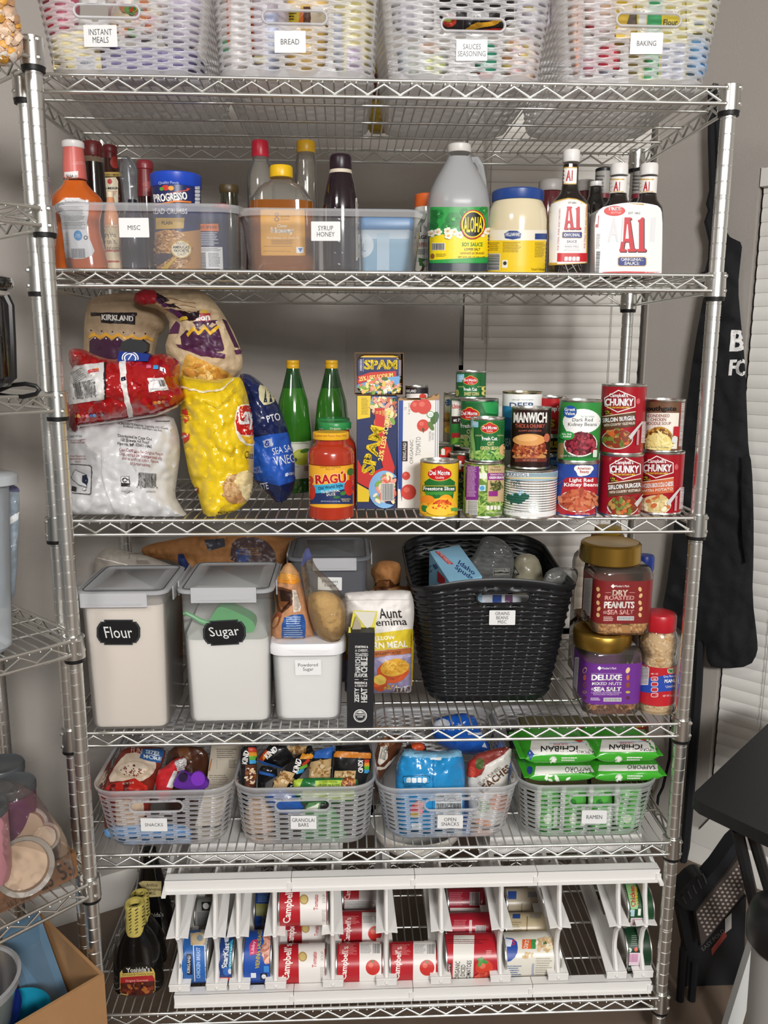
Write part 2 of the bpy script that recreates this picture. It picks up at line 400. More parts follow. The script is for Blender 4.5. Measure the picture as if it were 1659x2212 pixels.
# ================================================================ wire shelving
def post_mb(X, Y, z0, z1, cap=True):
    pr = [(.0127, z0)]; z = z0+.03; i = 0
    while z < z1-.01:
        for dz in ((0,) if i % 8 else (-.0022, .0022)):
            pr += [(.0127, z+dz-.0014), (.0119, z+dz-.0006), (.0119, z+dz+.0006), (.0127, z+dz+.0014)]
        z += .0254; i += 1
    pr += [(.0127, z1-.002), (.0115, z1)]
    b = MB().add(lathe(X, Y, pr, 24), CHROME)
    b.add(lathe(X, Y, [(.008, z0-.03), (.016, z0-.028), (.016, z0-.02), (.008, z0-.016), (.008, z0)], 16), BLACKP); return b
def deck(Wd, Dp, T, nz, nw, ns=3):
    """one wire deck in local coordinates (0..Wd, 0..Dp), mapped by T"""
    b = MB(); e = .0127; rh = .0032
    def tb(pts, r, n=6, m=CHROME): b.add(tube([T(V(p)) for p in pts], r, n), m)
    for y in (-e, Dp+e):
        tb([(.012, y, 0), (Wd-.012, y, 0)], rh, 8); tb([(.012, y, -.0255), (Wd-.012, y, -.0255)], rh, 8)
        zz = []; x0 = .02; st = (Wd-2*x0)/(2*nz)
        for i in range(2*nz+1): zz.append((x0+i*st, y, -.0215 if i % 2 == 0 else -.0055))
        tb(zz, .0024, 6)
    for x in (-e, Wd+e):
        tb([(x, .012, 0), (x, Dp-.012, 0)], rh, 8); tb([(x, .012, -.0255), (x, Dp-.012, -.0255)], rh, 8)
        n2 = max(3, round(nz*Dp/Wd)); st = (Dp-.04)/(2*n2)
        tb([(x, .02+i*st, -.0215 if i % 2 == 0 else -.0055) for i in range(2*n2+1)], .0024, 6)
    for i in range(ns):
        y = Dp*(i+1)/(ns+1); tb([(-e, y, -.0045), (Wd+e, y, -.0045)], .0027, 6)
    for i in range(nw):
        x = Wd*(i+.5)/nw
        tb([(x, -e-.002, -.0045), (x, -e+.001, .0005), (x, Dp+e-.001, .0005), (x, Dp+e+.002, -.0045)], .00165, 5)
    return b
def collar(X, Y, z):
    b = MB().add(lathe(X, Y, [(.0132, z+.006), (.0172, z+.0058), (.0186, z-.0355), (.0135, z-.036)], 24, False, False), STEEL)
    b.add(lathe(X, Y, [(.0128, z-.0345), (.0178, z-.035), (.0172, z-.0425), (.0128, z-.043)], 24, False, False), BLACKP)
    for a in range(0, 360, 90):
        for dz in (0, -.0255):
            q = math.radians(a+45); b.add(ellipsoid((X+.0165*math.cos(q), Y+.0165*math.sin(q), z+dz), .005, .005, .0042, 8, 5), CHROME)
    return b
def shelving(label, X0, Y0, ang, Wd, Dp, zs, top, nz, nw, posts, shelf_names):
    th = Th('wire_shelving_unit', label, 'shelving unit', (X0, Y0, 0))
    c, s = math.cos(ang), math.sin(ang)
    T0 = lambda p: V((X0+c*p.x-s*p.y, Y0+s*p.x+c*p.y, p.z))
    for x, y in ((0, 0), (Wd, 0), (0, Dp), (Wd, Dp)):
        q = T0(V((x, y, 0))); th.part('post', post_mb(q.x, q.y, .03, top))
    for z in zs:
        o = th.part('wire_shelf', deck(Wd, Dp, lambda p: T0(p)+V((0, 0, z)), nz, nw), angle=80)
        for x, y in ((0, 0), (Wd, 0), (0, Dp), (Wd, Dp)):
            q = T0(V((x, y, 0))); th.part('collar', collar(q.x, q.y, z), o)
    return th
shelving('large chrome wire shelving unit of six shelves filling the picture', 0, 0, 0, W, D, SH, SH[0]+.004, 21, 64, 4, None)
LZ = [1.885, 1.641, 1.3505, .9293, .4608, .10]
LA = math.radians(45); LW = .9; LDp = .33
# the left unit's near corner post stands at (.045,-.083); its long side runs towards the camera
shelving('chrome wire shelving unit cut off at the left edge, standing at an angle', .045-LW*math.cos(LA), -.083-LW*math.sin(LA), LA, LW, LDp, LZ, 1.89, 16, 48, 4, None)

# ================================================================ builders for packaged goods
ZONES = dict(Z1=(580, 740, 3.1904), Z2=(940, 740, 2.765), ZC=(120, 620, 2.9625), Z3=(0, 280, 2.9625), Z4=(500, 280, 2.9625), Z5=(880, 280, 2.1297),
             F1=(100, 1140, 3.1904), F2=(560, 1140, 4.425), F3=(860, 1140, 2.5922), G1=(160, 1560, 2.5136), G2=(780, 1560, 2.3042),
             H1=(200, 1840, 2.6758), H2=(800, 1840, 2.4397), T1=(0, 0, 1.9988), T2=(800, 0, 1.9313), P=(0, 0, 1))
ZN = [0, 0, 1]
def zone(n): ZN[:] = ZONES[n]
def gx(x): return ZN[0]+x/ZN[2]
def gy(y): return ZN[1]+y/ZN[2]
def g2(P): return [(gx(x), gy(y)) for x, y in P]
_oadd = Art._add
def _zadd(s, pts, fs, m, bb=None): return _oadd(s, [(gx(x), gy(y)) for x, y in pts], fs, m)
Art._add = _zadd

class G: pass
def place_round(b, z, on=None, Y=None):
    """box in crop pixels -> axis position, radius, base and top height"""
    x0, x1, yt, yb = gx(b[0]), gx(b[1]), gy(b[2]), gy(b[3]); xc, ym = (x0+x1)/2, (yt+yb)/2
    g = G(); g.z = on.top if on else z
    if on and Y is None: Y = on.Y
    if Y is None:
        p = atZ(xc, yb, g.z); Y = p.y
        for _ in range(4): r = (x1-x0)/2*mpp(V((p.x, Y, g.z))); Y = p.y+r
    q = atY(xc, ym, Y); g.s = mpp(q); g.r = (x1-x0)/2*g.s; g.X = q.x; g.Y = Y; g.xc, g.ym = xc, ym
    g.top = atY(xc, yt, Y + (g.r*.97 if atY(xc, yt, Y).z < CAM.z else -g.r*.97)).z
    return g
def art_on(g, fn, bvh, mb, L=6):
    a = Art(L=L); a.set_ref(g.X, g.Y, (g.z+g.top)/2)
    fn(a); a.bake(bvh, mb)
def can(b, z, label, col, art=None, on=None, Y=None, group=None, ribs=0, name='food_can', rim=None, L=6, cat='can', body=None):
    g = place_round(b, z, on, Y); r, X, Yc, z0, z1 = g.r, g.X, g.Y, g.z, g.top; rim = rim or STEEL
    th = Th(name, label, cat, (X, Yc, z0), group)
    m = MB().add(lathe(X, Yc, [(r*.9, z0+.002), (r*.93, z0), (r*.985, z0), (r, z0+.0012), (r*.985, z0+.003), (r*.972, z0+.004), (r*.972, z1-.004), (r*.985, z1-.003), (r, z1-.0012), (r*.985, z1),
                               (r*.94, z1-.0002), (r*.925, z1-.004), (r*.8, z1-.0042), (r*.78, z1-.0034), (r*.62, z1-.0034), (r*.6, z1-.004), (0, z1-.004)], 44), rim)
    th.part('can_body', m)
    rl = r*.983; pr = [(rl, z0+.0038)]
    if ribs:
        n = ribs*6
        for i in range(n+1): q = i/n; pr.append((rl-.0009*(1-math.cos(2*math.pi*ribs*q))/2, z0+.012+(z1-z0-.03)*q))
    pr.append((rl, z1-.0038))
    lb = MB().add(lathe(X, Yc, pr, 56, False, False), mat(col, .3) if isinstance(col, str) else col)
    if art: art_on(g, art, lb.bvh(), lb, L)
    th.part('label', lb); g.th = th; return g
def rev(g, prof, m, n=44, sq=None, mb=None, caps=(True, True)):
    """body from its silhouette: [(half width px, y px)] from bottom to top, in the crop frame; sq=(depth/width, corner fraction)"""
    rings = []; Yz, gs = g.Y, g.s
    if sq: Yz = g.Y-max(p[0] for p in prof)/ZN[2]*g.s*sq[0]*.9; gs = mpp(atY(g.xc, gy(prof[0][1]), Yz))
    for hw, y in prof:
        zz = max(atY(g.xc, gy(y), Yz).z, g.z if hasattr(g, 'z') else -9); w = hw/ZN[2]*gs
        if sq: rings.append(rrect(g.X, g.Y, zz, max(2*w, 1e-4), max(2*w*sq[0], 1e-4), max(w*sq[1], 5e-5), 7, sq[2] if len(sq) > 2 else 0))
        else: rings.append(ring(g.X, g.Y, zz, max(w, 1e-5), n))
    return (mb or MB()).add(loft(rings, *caps), m)
def axis(xc, yref, Y, z=None, ztop=None):
    g = G(); g.xc = gx(xc); q = atY(g.xc, gy(yref), Y); g.X, g.Y, g.s = q.x, Y, mpp(q); g.z = z if z is not None else q.z; g.top = ztop or q.z; return g
def inpoly(x, y, P):
    c = False; j = len(P)-1
    for i in range(len(P)):
        if (P[i][1] > y) != (P[j][1] > y) and x < (P[j][0]-P[i][0])*(y-P[i][1])/(P[j][1]-P[i][1])+P[i][0]: c = not c
        j = i
    return c
def dist_poly(x, y, P):
    m = 1e9; j = len(P)-1
    for i in range(len(P)):
        ax, ay = P[j]; bx, by = P[i]; dx, dy = bx-ax, by-ay; t = max(0, min(1, ((x-ax)*dx+(y-ay)*dy)/(dx*dx+dy*dy+1e-9)))
        m = min(m, (x-ax-t*dx)**2+(y-ay-t*dy)**2); j = i
    return math.sqrt(m)
def pillow(out, Y0, T, m, g=5.5, wr=.0025, seed=0, tb=.8, pw=.55, wf=1.0, mb=None, smooth=1, edge=.6, zmin=None):
    """a filled bag: outline in crop pixels at depth Y0 (number or function of pixel x,y), half thickness T"""
    P = g2(out); P = smooth_poly(P, smooth) if smooth else P
    Y = Y0 if callable(Y0) else (lambda x, y: Y0)
    R = []                                          # resampled outline
    for i in range(len(P)):
        a, b = P[i], P[(i+1) % len(P)]; n = max(1, round(math.dist(a, b)/g))
        R += [(a[0]+(b[0]-a[0])*k/n, a[1]+(b[1]-a[1])*k/n) for k in range(n)]
    rnd = random.Random(seed); pts = list(R); x0 = min(p[0] for p in R); x1 = max(p[0] for p in R); y0 = min(p[1] for p in R); y1 = max(p[1] for p in R)
    y = y0
    k = 0
    while y < y1:
        x = x0+(g/2 if k % 2 else 0)
        while x < x1:
            px, py = x+rnd.uniform(-.15, .15)*g, y+rnd.uniform(-.15, .15)*g
            if inpoly(px, py, R) and dist_poly(px, py, R) > g*.55: pts.append((px, py))
            x += g
        y += g*.87; k += 1
    n = len(R); co, _, fs, *_ = delaunay_2d_cdt([V(p) for p in pts], [(i, (i+1) % n) for i in range(n)], [], 1, 1e-4)
    dd = [dist_poly(p.x, p.y, R) for p in co]; dm = max(dd); f = []; vs = []; bk = []
    for p, d in zip(co, dd):
        u = min(1, d/dm); t = T*(u*(2-u))**pw
        q = V((p.x*.018*wf, p.y*.018*wf, seed*3.1)); w = 0
        if d > .5:
            e = min(1, d/(14)); rim_ = 1+edge*2*max(0, 1-d/30)
            vd = noise.voronoi(q*1.1+V((noise.noise(q*2), noise.noise(q*2+V((9, 0, 0))), 0))*.5)[0]; v2 = noise.voronoi(V((q.x*2.6, q.y*1.7, q.z)))[0]
            w = wr*e*rim_*(.9*noise.noise(q*1.3) + 1.5*(min(1, (vd[1]-vd[0])*1.1)-.4) + .8*(min(1, (v2[1]-v2[0])*1.4)-.4) + .35*(abs(noise.noise(q*5.3+V((1, 7, 2))))*-2+.5))
        else: t = 0
        yy = Y(p.x, p.y)
        vs.append(atY(p.x, p.y, yy-t-w)); bk.append(atY(p.x, p.y, yy)+V((0, (t+.0)*tb+.0006, 0)))
    if zmin is not None:
        for p in vs+bk: p.z = max(p.z, zmin)
    N = len(vs); mb = mb or MB()
    bd = [i for i, d in enumerate(dd) if d <= .5]
    fr = []
    for q in fs:
        a, b, c = [vs[i] for i in q]
        fr.append(tuple(q) if (b-a).cross(c-a).dot(a-CAM) < 0 else tuple(q[::-1]))
    mb.add((vs+bk, fr+[tuple(i+N for i in q[::-1]) for q in fr]), m); return mb
FOIL = dict(rough=.24, coat=.3)
def bag(name, label, cat, out, Y0, T, col, art=None, group=None, L=5, z=None, base=None, part='bag', extra=None, **kw):
    mats = mat(col, **FOIL) if isinstance(col, str) else col
    mb = pillow(out, Y0, T, mats, zmin=z, **kw); P = g2(out); xs = [p[0] for p in P]; yb = max(p[1] for p in P)
    c = (min(xs)+max(xs))/2; Yv = Y0(c, yb) if callable(Y0) else Y0
    q = atY(c, yb, Yv)
    if z is not None: q.z = z
    th = Th(name, label, cat, q, group)
    if art: a = Art(L=L); a.set_ref(q.x, q.y, q.z+.1); art(a); a.bake(mb.bvh(), mb, eps=.0014, step=.0003)
    th.part(part, mb, angle=50)
    th.q = q; return th
def flat_box(name, label, cat, quad, col, art=None, group=None, part='box', L=40):
    pass
def oriented_box(c0, ex, ey, ez, m, e=.0008):
    """box from a base corner and three edge vectors"""
    return MB().add(obox(c0+(ex+ey+ez)/2, ex/2, ey/2, ez/2), m)

# ================================================================ third shelf: cans
zone('Z2'); z3 = SH[2]+.0036
SOUP = 'canned goods on the third shelf'
def delmonte(a, cx, cy, k=1.0):
    a.ell(cx, cy, 52*k, 30*k, '#d9b23a').ell(cx, cy-16*k, 24*k, 22*k, '#d9b23a').ell(cx, cy, 48*k, 27*k, '#c0161c').ell(cx, cy-15*k, 20*k, 19*k, '#c0161c')
    a.t('Del Monte', cx, cy-5*k, 20*k, '#ffffff', w=82*k, bold=.03).t('Quality', cx, cy+16*k, 12*k, '#f4efe0', w=36*k, shear=.2)
def a_free(a):
    zone('Z1'); a.rect(1040, 800, 1130, 1215, '#e0b81c').poly([(1075, 960), (1110, 935), (1250, 935), (1285, 960), (1270, 1075), (1090, 1075)], '#1f6b2a')
    for i in range(6): a.ell(1098+i*30, 1030, 20, 22, '#3f8f35')
    delmonte(a, 1180, 905, 1.65)
    a.rect(1068, 982, 1285, 1025, '#14501f').rect(1068, 985, 1285, 989, '#d8c14a').t('Freestone Slices', 1175, 1005, 26, '#fff', w=205, bold=.025)
    a.ell(1215, 1105, 52, 60, '#f0a01e', rot=25).ell(1200, 1130, 95, 62, '#f2b42a').ell(1195, 1118, 62, 36, '#d8551f').blobs(1195, 1112, 55, 30, ['#b8341c', '#e6782a', '#c9481f'], 40, 9, 4, 3)
    a.ell(1100, 1080, 46, 30, '#e88a22').ell(1080, 1140, 30, 40, '#e9a52c').poly([(1062, 1115), (1105, 1125), (1120, 1160), (1070, 1170)], '#2d7a2e', 1).ell(1185, 1150, 92, 42, '#f7c63c').blobs(1190, 1128, 60, 22, ['#d9501e', '#ee9a2c'], 26, 8, 4, 9)
    a.rrect(1248, 1136, 1295, 1160, 8, '#5b9c46').t('NET WT 15.25 OZ', 1262, 1182, 8, '#7d4a18', w=70); zone('Z2')
zone('Z1')
can((985, 1272, 678, 1137), z3, 'red and green tomato paste sauce can standing behind the yellow peach can', '#1d5a33',
    lambda a: a.rect(985, 768, 1272, 940, '#b3201f').rrect(1015, 738, 1165, 770, 6, '#e8e0cc').t('PREMIUM', 1088, 754, 18, '#20603a', w=115, bold=.02).t('Hunt', 1062, 815, 72, '#fff', w=120, bold=.04)
    .t('PASTA', 1045, 872, 24, '#fff', w=70, bold=.02).t('Traditional', 1065, 940, 24, '#f2e9d0', w=95, shear=.2).ell(1015, 1050, 60, 70, '#b8a27a').blobs(1015, 1050, 55, 62, ['#b3241c', '#d8b26c', '#c9491f', '#ead1a0'], 60, 15, 6, 4)
    .ell(1225, 745, 40, 36, '#c8281f').ell(1240, 760, 22, 22, '#e0543a').rect(1190, 720, 1215, 775, '#e8e4da'), group=SOUP)
can((1245, 1420, 745, 1160), z3, 'dark green bean can mostly hidden between the peach can and the striped green bean can', '#20402a',
    lambda a: a.rect(1300, 780, 1360, 890, '#b02420').t('H', 1342, 845, 60, '#fff', bold=.04).t('It\nGre', 1335, 935, 58, '#e9dfc6', w=42).blobs(1330, 1080, 40, 70, ['#5f8f3a', '#88b05a', '#3f6a2c'], 40, 16, 5, 2), group=SOUP)
g = can((1041, 1309, 790, 1217), z3, 'yellow peach slices can at the shelf front', '#e6c226', a_free, group=SOUP)
zone('Z2')
def a_beans(a):
    a.rect(172, 700, 410, 1050, '#6c8a3c').blobs(290, 960, 118, 90, ['#8fb04e', '#5f8a35', '#a9c468', '#476d2a'], 130, 26, 6, 5).blobs(290, 760, 118, 60, ['#dfe2b0', '#b9cc7a', '#8fb04e'], 60, 22, 9, 6)
    a.rect(172, 700, 186, 1050, '#7f9c48').rect(192, 712, 262, 940, '#7d2a86').fine(198, 740, 252, 920, '#d9b5de', 7, 3).rect(188, 940, 256, 1045, '#f2f0ea').bar(190, 942, 254, 1040, '#555', None, 4, True)
    a.rect(312, 720, 404, 950, '#c8ab80').t('Happy\nHarvest', 358, 748, 34, '#4a5a2a', w=60).rect(312, 778, 404, 820, '#8c2a7e').t('FRENCH STYLE', 362, 788, 9, '#fff', w=70).t('GREEN BEANS', 362, 805, 14, '#fff', w=82, bold=.02)
    a.blobs(358, 855, 36, 30, ['#5a5a2a', '#7d8448', '#3f4a22'], 40, 14, 4, 8).rect(318, 885, 366, 915, '#8c2a7e').rect(266, 778, 308, 812, '#e3ead8').rect(266, 850, 300, 885, '#cfe0ea').ell(282, 868, 14, 14, '#4f9fc4')
    for i in range(4): a.rrect(306+i*20, 972, 322+i*20, 998, 5, '#e6e4d8')
    a.t('NET WT 14.5 OZ', 350, 1015, 9, '#e8e8d8', w=84)
gb = can((172, 407, 690, 1052), z3, 'green bean can with a purple stripe, carrying a smaller green can', '#7f9a46', a_beans, group=SOUP)
def dm_green(a, x0, x1, yt, yb, cx, cy, k, word, L=1):
    a.rect(x0, yt+8, x1, yb, '#1c6130')
    if L: a.rect(x0+10, yt+10, x0+52, yt+68, '#8fc3dd').t('SEA\nSALT', x0+31, yt+42, 22, '#f4f8fa', w=26)
    a.rect(cx-58*k, cy-5, cx+68*k, yb-25, '#14492a').rect(cx-54*k, cy, cx+64*k, yb-28, '#1f6a34')
    delmonte(a, cx, cy, k)
    a.t('MADE', cx-62*k, cy+42*k, 9*k, '#d8cf96', w=40*k).t('WITH', cx+62*k, cy+42*k, 9*k, '#d8cf96', w=36*k).t('Fresh Cut', cx, cy+60*k, 22*k, '#fff', w=88*k, shear=.2, bold=.02)
    a.t(word, cx+6, cy+(104 if '\n' in word else 92)*k, (50 if '\n' in word else 24)*k, '#eadf9a', w=(122 if '\n' in word else 100)*k, bold=.015)
gd = can((207, 414, 438, 694), 0, 'front cut green beans can with pale blue corner tag, stacked on the purple striped can', '#1f7a3a',
         lambda a: (dm_green(a, 207, 414, 438, 694, 325, 513, 1, 'CUT\nGREEN BEANS'), a.blobs(300, 672, 110, 26, ['#8fb85a', '#6fa044', '#a8cc74'], 60, 22, 6, 3), a.ell(220, 590, 12, 90, '#5f9a4a', rot=6), a.ell(232, 600, 9, 80, '#7fb060', rot=-8), a.ell(400, 640, 22, 34, '#d9b27c')), on=gb, group=SOUP)
gm = can((148, 376, 328, 664), SH[2]+.118, 'larger cut green beans can behind, carrying the small sweet corn can', '#1f7d40',
         lambda a: (dm_green(a, 148, 378, 332, 664, 206, 428, 1.15, 'CUT\nGREEN BEANS', 0), a.poly([(270, 340), (376, 340), (376, 430), (300, 420)], '#2d9650'), a.blobs(180, 630, 60, 40, ['#8fb85a', '#6fa044'], 30, 22, 6, 3)), Y=gb.Y+.085, group=SOUP)
can((110, 340, 664, 1040), z3, 'unlabelled looking can under the large cut green beans can, nearly hidden', '#5b6a3c', None, Y=gm.Y, group=SOUP)
can((122, 305, 165, 327), 0, 'small sweet corn can on top of the stack of green cans', '#17592e',
    lambda a: (dm_green(a, 122, 305, 168, 330, 211, 228, .85, 'SWEET CORN', 1), a.ell(128, 300, 14, 24, '#d9cc6a'), a.ell(290, 275, 16, 14, '#d9cc6a'), a.ell(290, 302, 16, 14, '#d9cc6a')), on=gm, Y=gm.Y+.01, group=SOUP)
can((88, 220, 322, 660), SH[2]+.118, 'sweet peas can with a white and red top, squeezed behind the green bean cans', '#2f7d3a',
    lambda a: a.rect(100, 332, 160, 440, '#f0ece4').t('Libby', 128, 385, 34, '#c22a30', w=50, shear=.2, bold=.02).rect(100, 440, 160, 485, '#3a2224').t('et P', 130, 462, 20, '#fff', w=40, bold=.02).rect(100, 540, 160, 570, '#b0242a').blobs(130, 610, 30, 40, ['#7fb83a', '#5f9a2e'], 30, 14, 6, 2), Y=gm.Y+.035, group=SOUP)
can((80, 250, 660, 1030), z3, 'can at the bottom of the hidden rear stack beneath the sweet peas', '#4a5a3a', None, Y=gm.Y+.045, group=SOUP)
can((48, 190, 295, 590), z3+.06, 'golden corn can with a tan band, behind the tomato carton', '#8f8a78',
    lambda a: a.rect(48, 310, 120, 420, '#b9b59a').ell(78, 358, 17, 20, '#1f4a86').poly([(92, 345), (112, 330), (118, 410), (96, 410)], '#8fae4a').rect(48, 418, 120, 500, '#b98a4a').t('Golden', 82, 462, 24, '#2a1c12', w=64, bold=.02).ell(90, 520, 34, 24, '#e0b640').rect(48, 548, 120, 590, '#9a8f76'), Y=gm.Y+.085, group=SOUP)
can((55, 200, 590, 1020), z3, 'can under the golden corn can behind the tomato carton', '#777060', None, Y=gm.Y+.085, group=SOUP)
# pork, manwich
gp = can((402, 727, 722, 1057), z3, 'wide white ribbed pork can with a green pig, at the shelf front', mat('#e4e4e2', .3),
    lambda a: a.rect(402, 756, 727, 763, '#6d8a9a').rect(402, 772, 727, 803, '#8ba3ad').rect(402, 780, 560, 800, '#dfe4e6').t('LAKESIDE', 490, 788, 22, '#33475a', w=128).rect(402, 808, 727, 813, '#c9b45a').rect(402, 818, 727, 823, '#4f8fb0')
    .t('Pork', 482, 836, 30, '#2a4a44', w=58).t('with Juices', 484, 862, 14, '#3a4a46', w=68).ell(490, 930, 54, 30, '#1f5a4a').ell(537, 920, 26, 20, '#1f5a4a').rect(450, 945, 462, 966, '#1f5a4a').rect(492, 945, 503, 966, '#1f5a4a').rect(512, 948, 520, 964, '#1f5a4a').ell(440, 925, 14, 20, '#1f5a4a').poly([(525, 900), (540, 896), (536, 912)], '#1f5a4a')
    .blobs(500, 905, 70, 22, ['#b8d8e8', '#9cc8de'], 22, 6, 5, 3, (430, 880, 600, 908)).ell(583, 972, 20, 20, '#b9c6c8').ell(583, 972, 17, 17, '#e4e4e2').t('NET WT 24 OZ (1 LB 8 OZ) 680g', 490, 1012, 11, '#4a5a5c', w=160), ribs=13, group=SOUP, L=2.5)
can((452, 690, 376, 726), 0, 'dark brown sloppy joe sauce can standing on the white ribbed pork can', '#2a1614',
    lambda a: a.t('MANWICH', 568, 448, 62, '#fbf8f2', w=196, bold=.05).t('THICK & CHUNKY', 566, 498, 22, '#c8614a', w=176, bold=.03).rect(480, 482, 520, 484, '#a84a3a').t('SLOPPY JOE SAUCE', 566, 528, 10, '#c06a54', w=136, bold=.02)
    .ell(562, 680, 100, 22, '#c98d52').ell(565, 620, 96, 62, '#8a3a22').blobs(562, 645, 98, 42, ['#a8502c', '#c4683a', '#7a2e1a', '#d08a58'], 120, 11, 7, 5).ell(562, 580, 92, 36, '#d89a58').ell(550, 570, 60, 20, '#e6b070').rect(480, 690, 660, 712, '#6d2c22').t('NET WT 15.5 OZ', 566, 702, 10, '#d09a8a', w=80).ell(660, 568, 16, 26, '#c26a4c'), on=gp, group=SOUP)
gt = can((397, 633, 286, 640), z3+.07, 'tall white and blue sea tuna can behind the sloppy joe can', '#e9e7e2',
    lambda a: a.rect(397, 300, 633, 378, '#ececea').t('wild-caught  no preservatives', 522, 342, 11, '#5a6a78', w=128).t('DEEP', 515, 375, 34, '#2d4f78', w=140, bold=.02).poly([(397, 375), (440, 380), (470, 400), (633, 395), (633, 640), (397, 640)], '#2f7fae', 0).poly([(397, 440), (460, 450), (633, 450), (633, 640), (397, 640)], '#1f5076').t('SEA', 436, 595, 50, '#d8dde2', w=36, bold=.02), rim=mat('#bfb59a', .28, 1), Y=gp.Y+.085, group=SOUP)
can((397, 640, 640, 1000), z3, 'green can under the tall tuna can, hidden behind the pork can', '#2c6a45', lambda a: a.ell(420, 690, 14, 22, '#d8e0d8'), Y=gt.Y, group=SOUP)
# red / bbq cans behind
gr = can((610, 775, 655, 1000), z3, 'blue can at the bottom of the stack behind the kidney beans', '#2a5aa8', lambda a: a.rect(690, 700, 740, 730, '#7fb4e0'), Y=gp.Y+.09, group=SOUP)
gr2 = can((610, 775, 543, 660), 0, 'black and yellow baked bean can in the middle of the stack behind', '#241a1a', lambda a: a.t('BUSH', 716, 608, 40, '#f0c818', w=72, bold=.05).rect(680, 640, 775, 652, '#b8862a'), on=gr, group=SOUP)
can((612, 776, 314, 548), 0, 'red barbecue sauce can topmost of the stack behind the kidney beans', '#a81c22',
    lambda a: a.t("mp's", 716, 398, 40, '#fff', w=60, bold=.04).t('S', 697, 482, 46, '#f0c818', w=30, bold=.06).t('SAUCE', 716, 520, 12, '#e8c0b8', w=50), on=gr2, group=SOUP)
# kidney beans
def a_ab(a):
    a.rect(722, 700, 968, 812, '#2a4aa0').ell(888, 762, 48, 34, '#f2f0ec').ell(850, 752, 20, 18, '#f2f0ec').ell(925, 752, 20, 18, '#f2f0ec').ell(870, 785, 22, 14, '#f2f0ec').t('American\nBeauty', 889, 763, 42, '#a8242a', w=76, bold=.02, shear=.15)
    a.poly([(722, 850), (790, 805), (968, 805), (968, 1040), (722, 1040)], '#b01f2a').poly([(722, 860), (770, 820), (740, 960), (722, 960)], '#1f3f90').t('Light Red\nKidney Beans', 872, 838, 56, '#fff', w=200, bold=.02)
    a.ell(855, 945, 118, 68, '#e8e2dc').ell(857, 943, 110, 62, '#8a2a20').blobs(857, 940, 108, 58, ['#b8553a', '#c96a48', '#a0402a', '#d0805c'], 130, 19, 10, 7).t('NET WT 15 OZ (425g)', 880, 1024, 13, '#f2dcd8', w=84)
ga = can((722, 969, 688, 1050), z3, 'blue and red light red kidney beans can, bottom of its stack', '#24479c', a_ab, group=SOUP)
def a_gv(a):
    a.rect(735, 345, 985, 590, '#2f8a3c').poly([(735, 620), (985, 590), (985, 690), (735, 690)], '#2a6a35').rect(735, 600, 770, 690, '#a88c5a').ell(875, 470, 112, 74, '#f4f4f2').poly([(760, 480), (960, 540), (800, 560)], '#f4f4f2', 1)
    a.ell(806, 413, 40, 37, '#2456a8').t('Great\nValue', 806, 411, 44, '#fff', w=62, bold=.03, shear=.12).t('No Salt Added', 910, 441, 12, '#7f9a88', w=76).t('Dark Red\nKidney Beans', 880, 478, 54, '#333', w=168)
    a.ell(868, 606, 98, 76, '#f0ede8').ell(870, 604, 90, 70, '#5a1420').blobs(870, 602, 88, 66, ['#7d1c2c', '#94283a', '#641424', '#a83e4c'], 130, 15, 8, 11).ell(793, 555, 42, 26, '#2f9a44').t('No Salt\nAdded', 793, 553, 26, '#fff', w=52, bold=.02).t('NET WT 15.5 OZ (439g)', 806, 678, 13, '#f2f2ee', w=105).rrect(936, 640, 958, 684, 5, '#cfe4d0')
can((735, 986, 332, 692), 0, 'green and white dark red kidney beans can, top of its stack', '#2f8a3e', a_gv, on=ga, group=SOUP)
# chunky soups
def chunky(a, dx, dy, word1, word2, c1, cols, seed, prot='13g'):
    def r(x0, y0, x1, y1, c, **k): a.rect(x0+dx, y0+dy, x1+dx, y1+dy, c, **k)
    def P(L): return [(x+dx, y+dy) for x, y in L]
    a.poly(P([(1010, 330), (1095, 282), (1195, 325), (1195, 385), (1090, 418), (1012, 378)]), '#f2ede8').poly(P([(1016, 333), (1096, 288), (1190, 328), (1190, 382), (1090, 412), (1018, 375)]), '#8c1220')
    a.t("Campbell's", 1096+dx, 318+dy, 30, '#fff', w=108, shear=.25, bold=.015).t('CHUNKY', 1100+dx, 356+dy, 44, '#fff', w=166, bold=.05).t('SOUP THAT EATS LIKE A MEAL', 1096+dx, 388+dy, 10, '#f0d23a', w=136, bold=.02)
    r(1012, 402, 1048, 432, '#2a1a14'); a.t(prot, 1030+dx, 412+dy, 14, '#e8d23a', w=26, bold=.03).t('PROTEIN', 1040+dx, 425+dy, 7, '#e8d23a', w=40)
    a.poly(P([(1000, 445), (1195, 415), (1195, 500), (1000, 522)]), c1).poly(P([(1000, 440), (1195, 410), (1195, 415), (1000, 445)]), '#e8d8c0')
    a.t(word1, 1098+dx, 457+dy, 27, '#fff' if cols[0] != '#e8' else '#fff', w=190, rot=-5, bold=.035).t(word2, 1100+dx, 487+dy, 16, '#fbeee0', w=180, rot=-5, bold=.03)
    a.ell(1088+dx, 578+dy, 92, 60, '#d8cfc6').ell(1090+dx, 575+dy, 86, 56, cols[0]).blobs(1092+dx, 572+dy, 78, 48, cols, 60, 17, 12, seed).poly(P([(1150, 560), (1225, 470), (1230, 476), (1165, 580)]), '#c9c5c2')
    a.rect(1196+dx, 520+dy, 1208+dx, 610+dy, '#c9868a'); a.bar(1222+dx, 470+dy, 1243+dx, 600+dy, '#e8d8d8', None, seed, True); a.ell(1212+dx, 350+dy, 11, 17, '#c85a60')
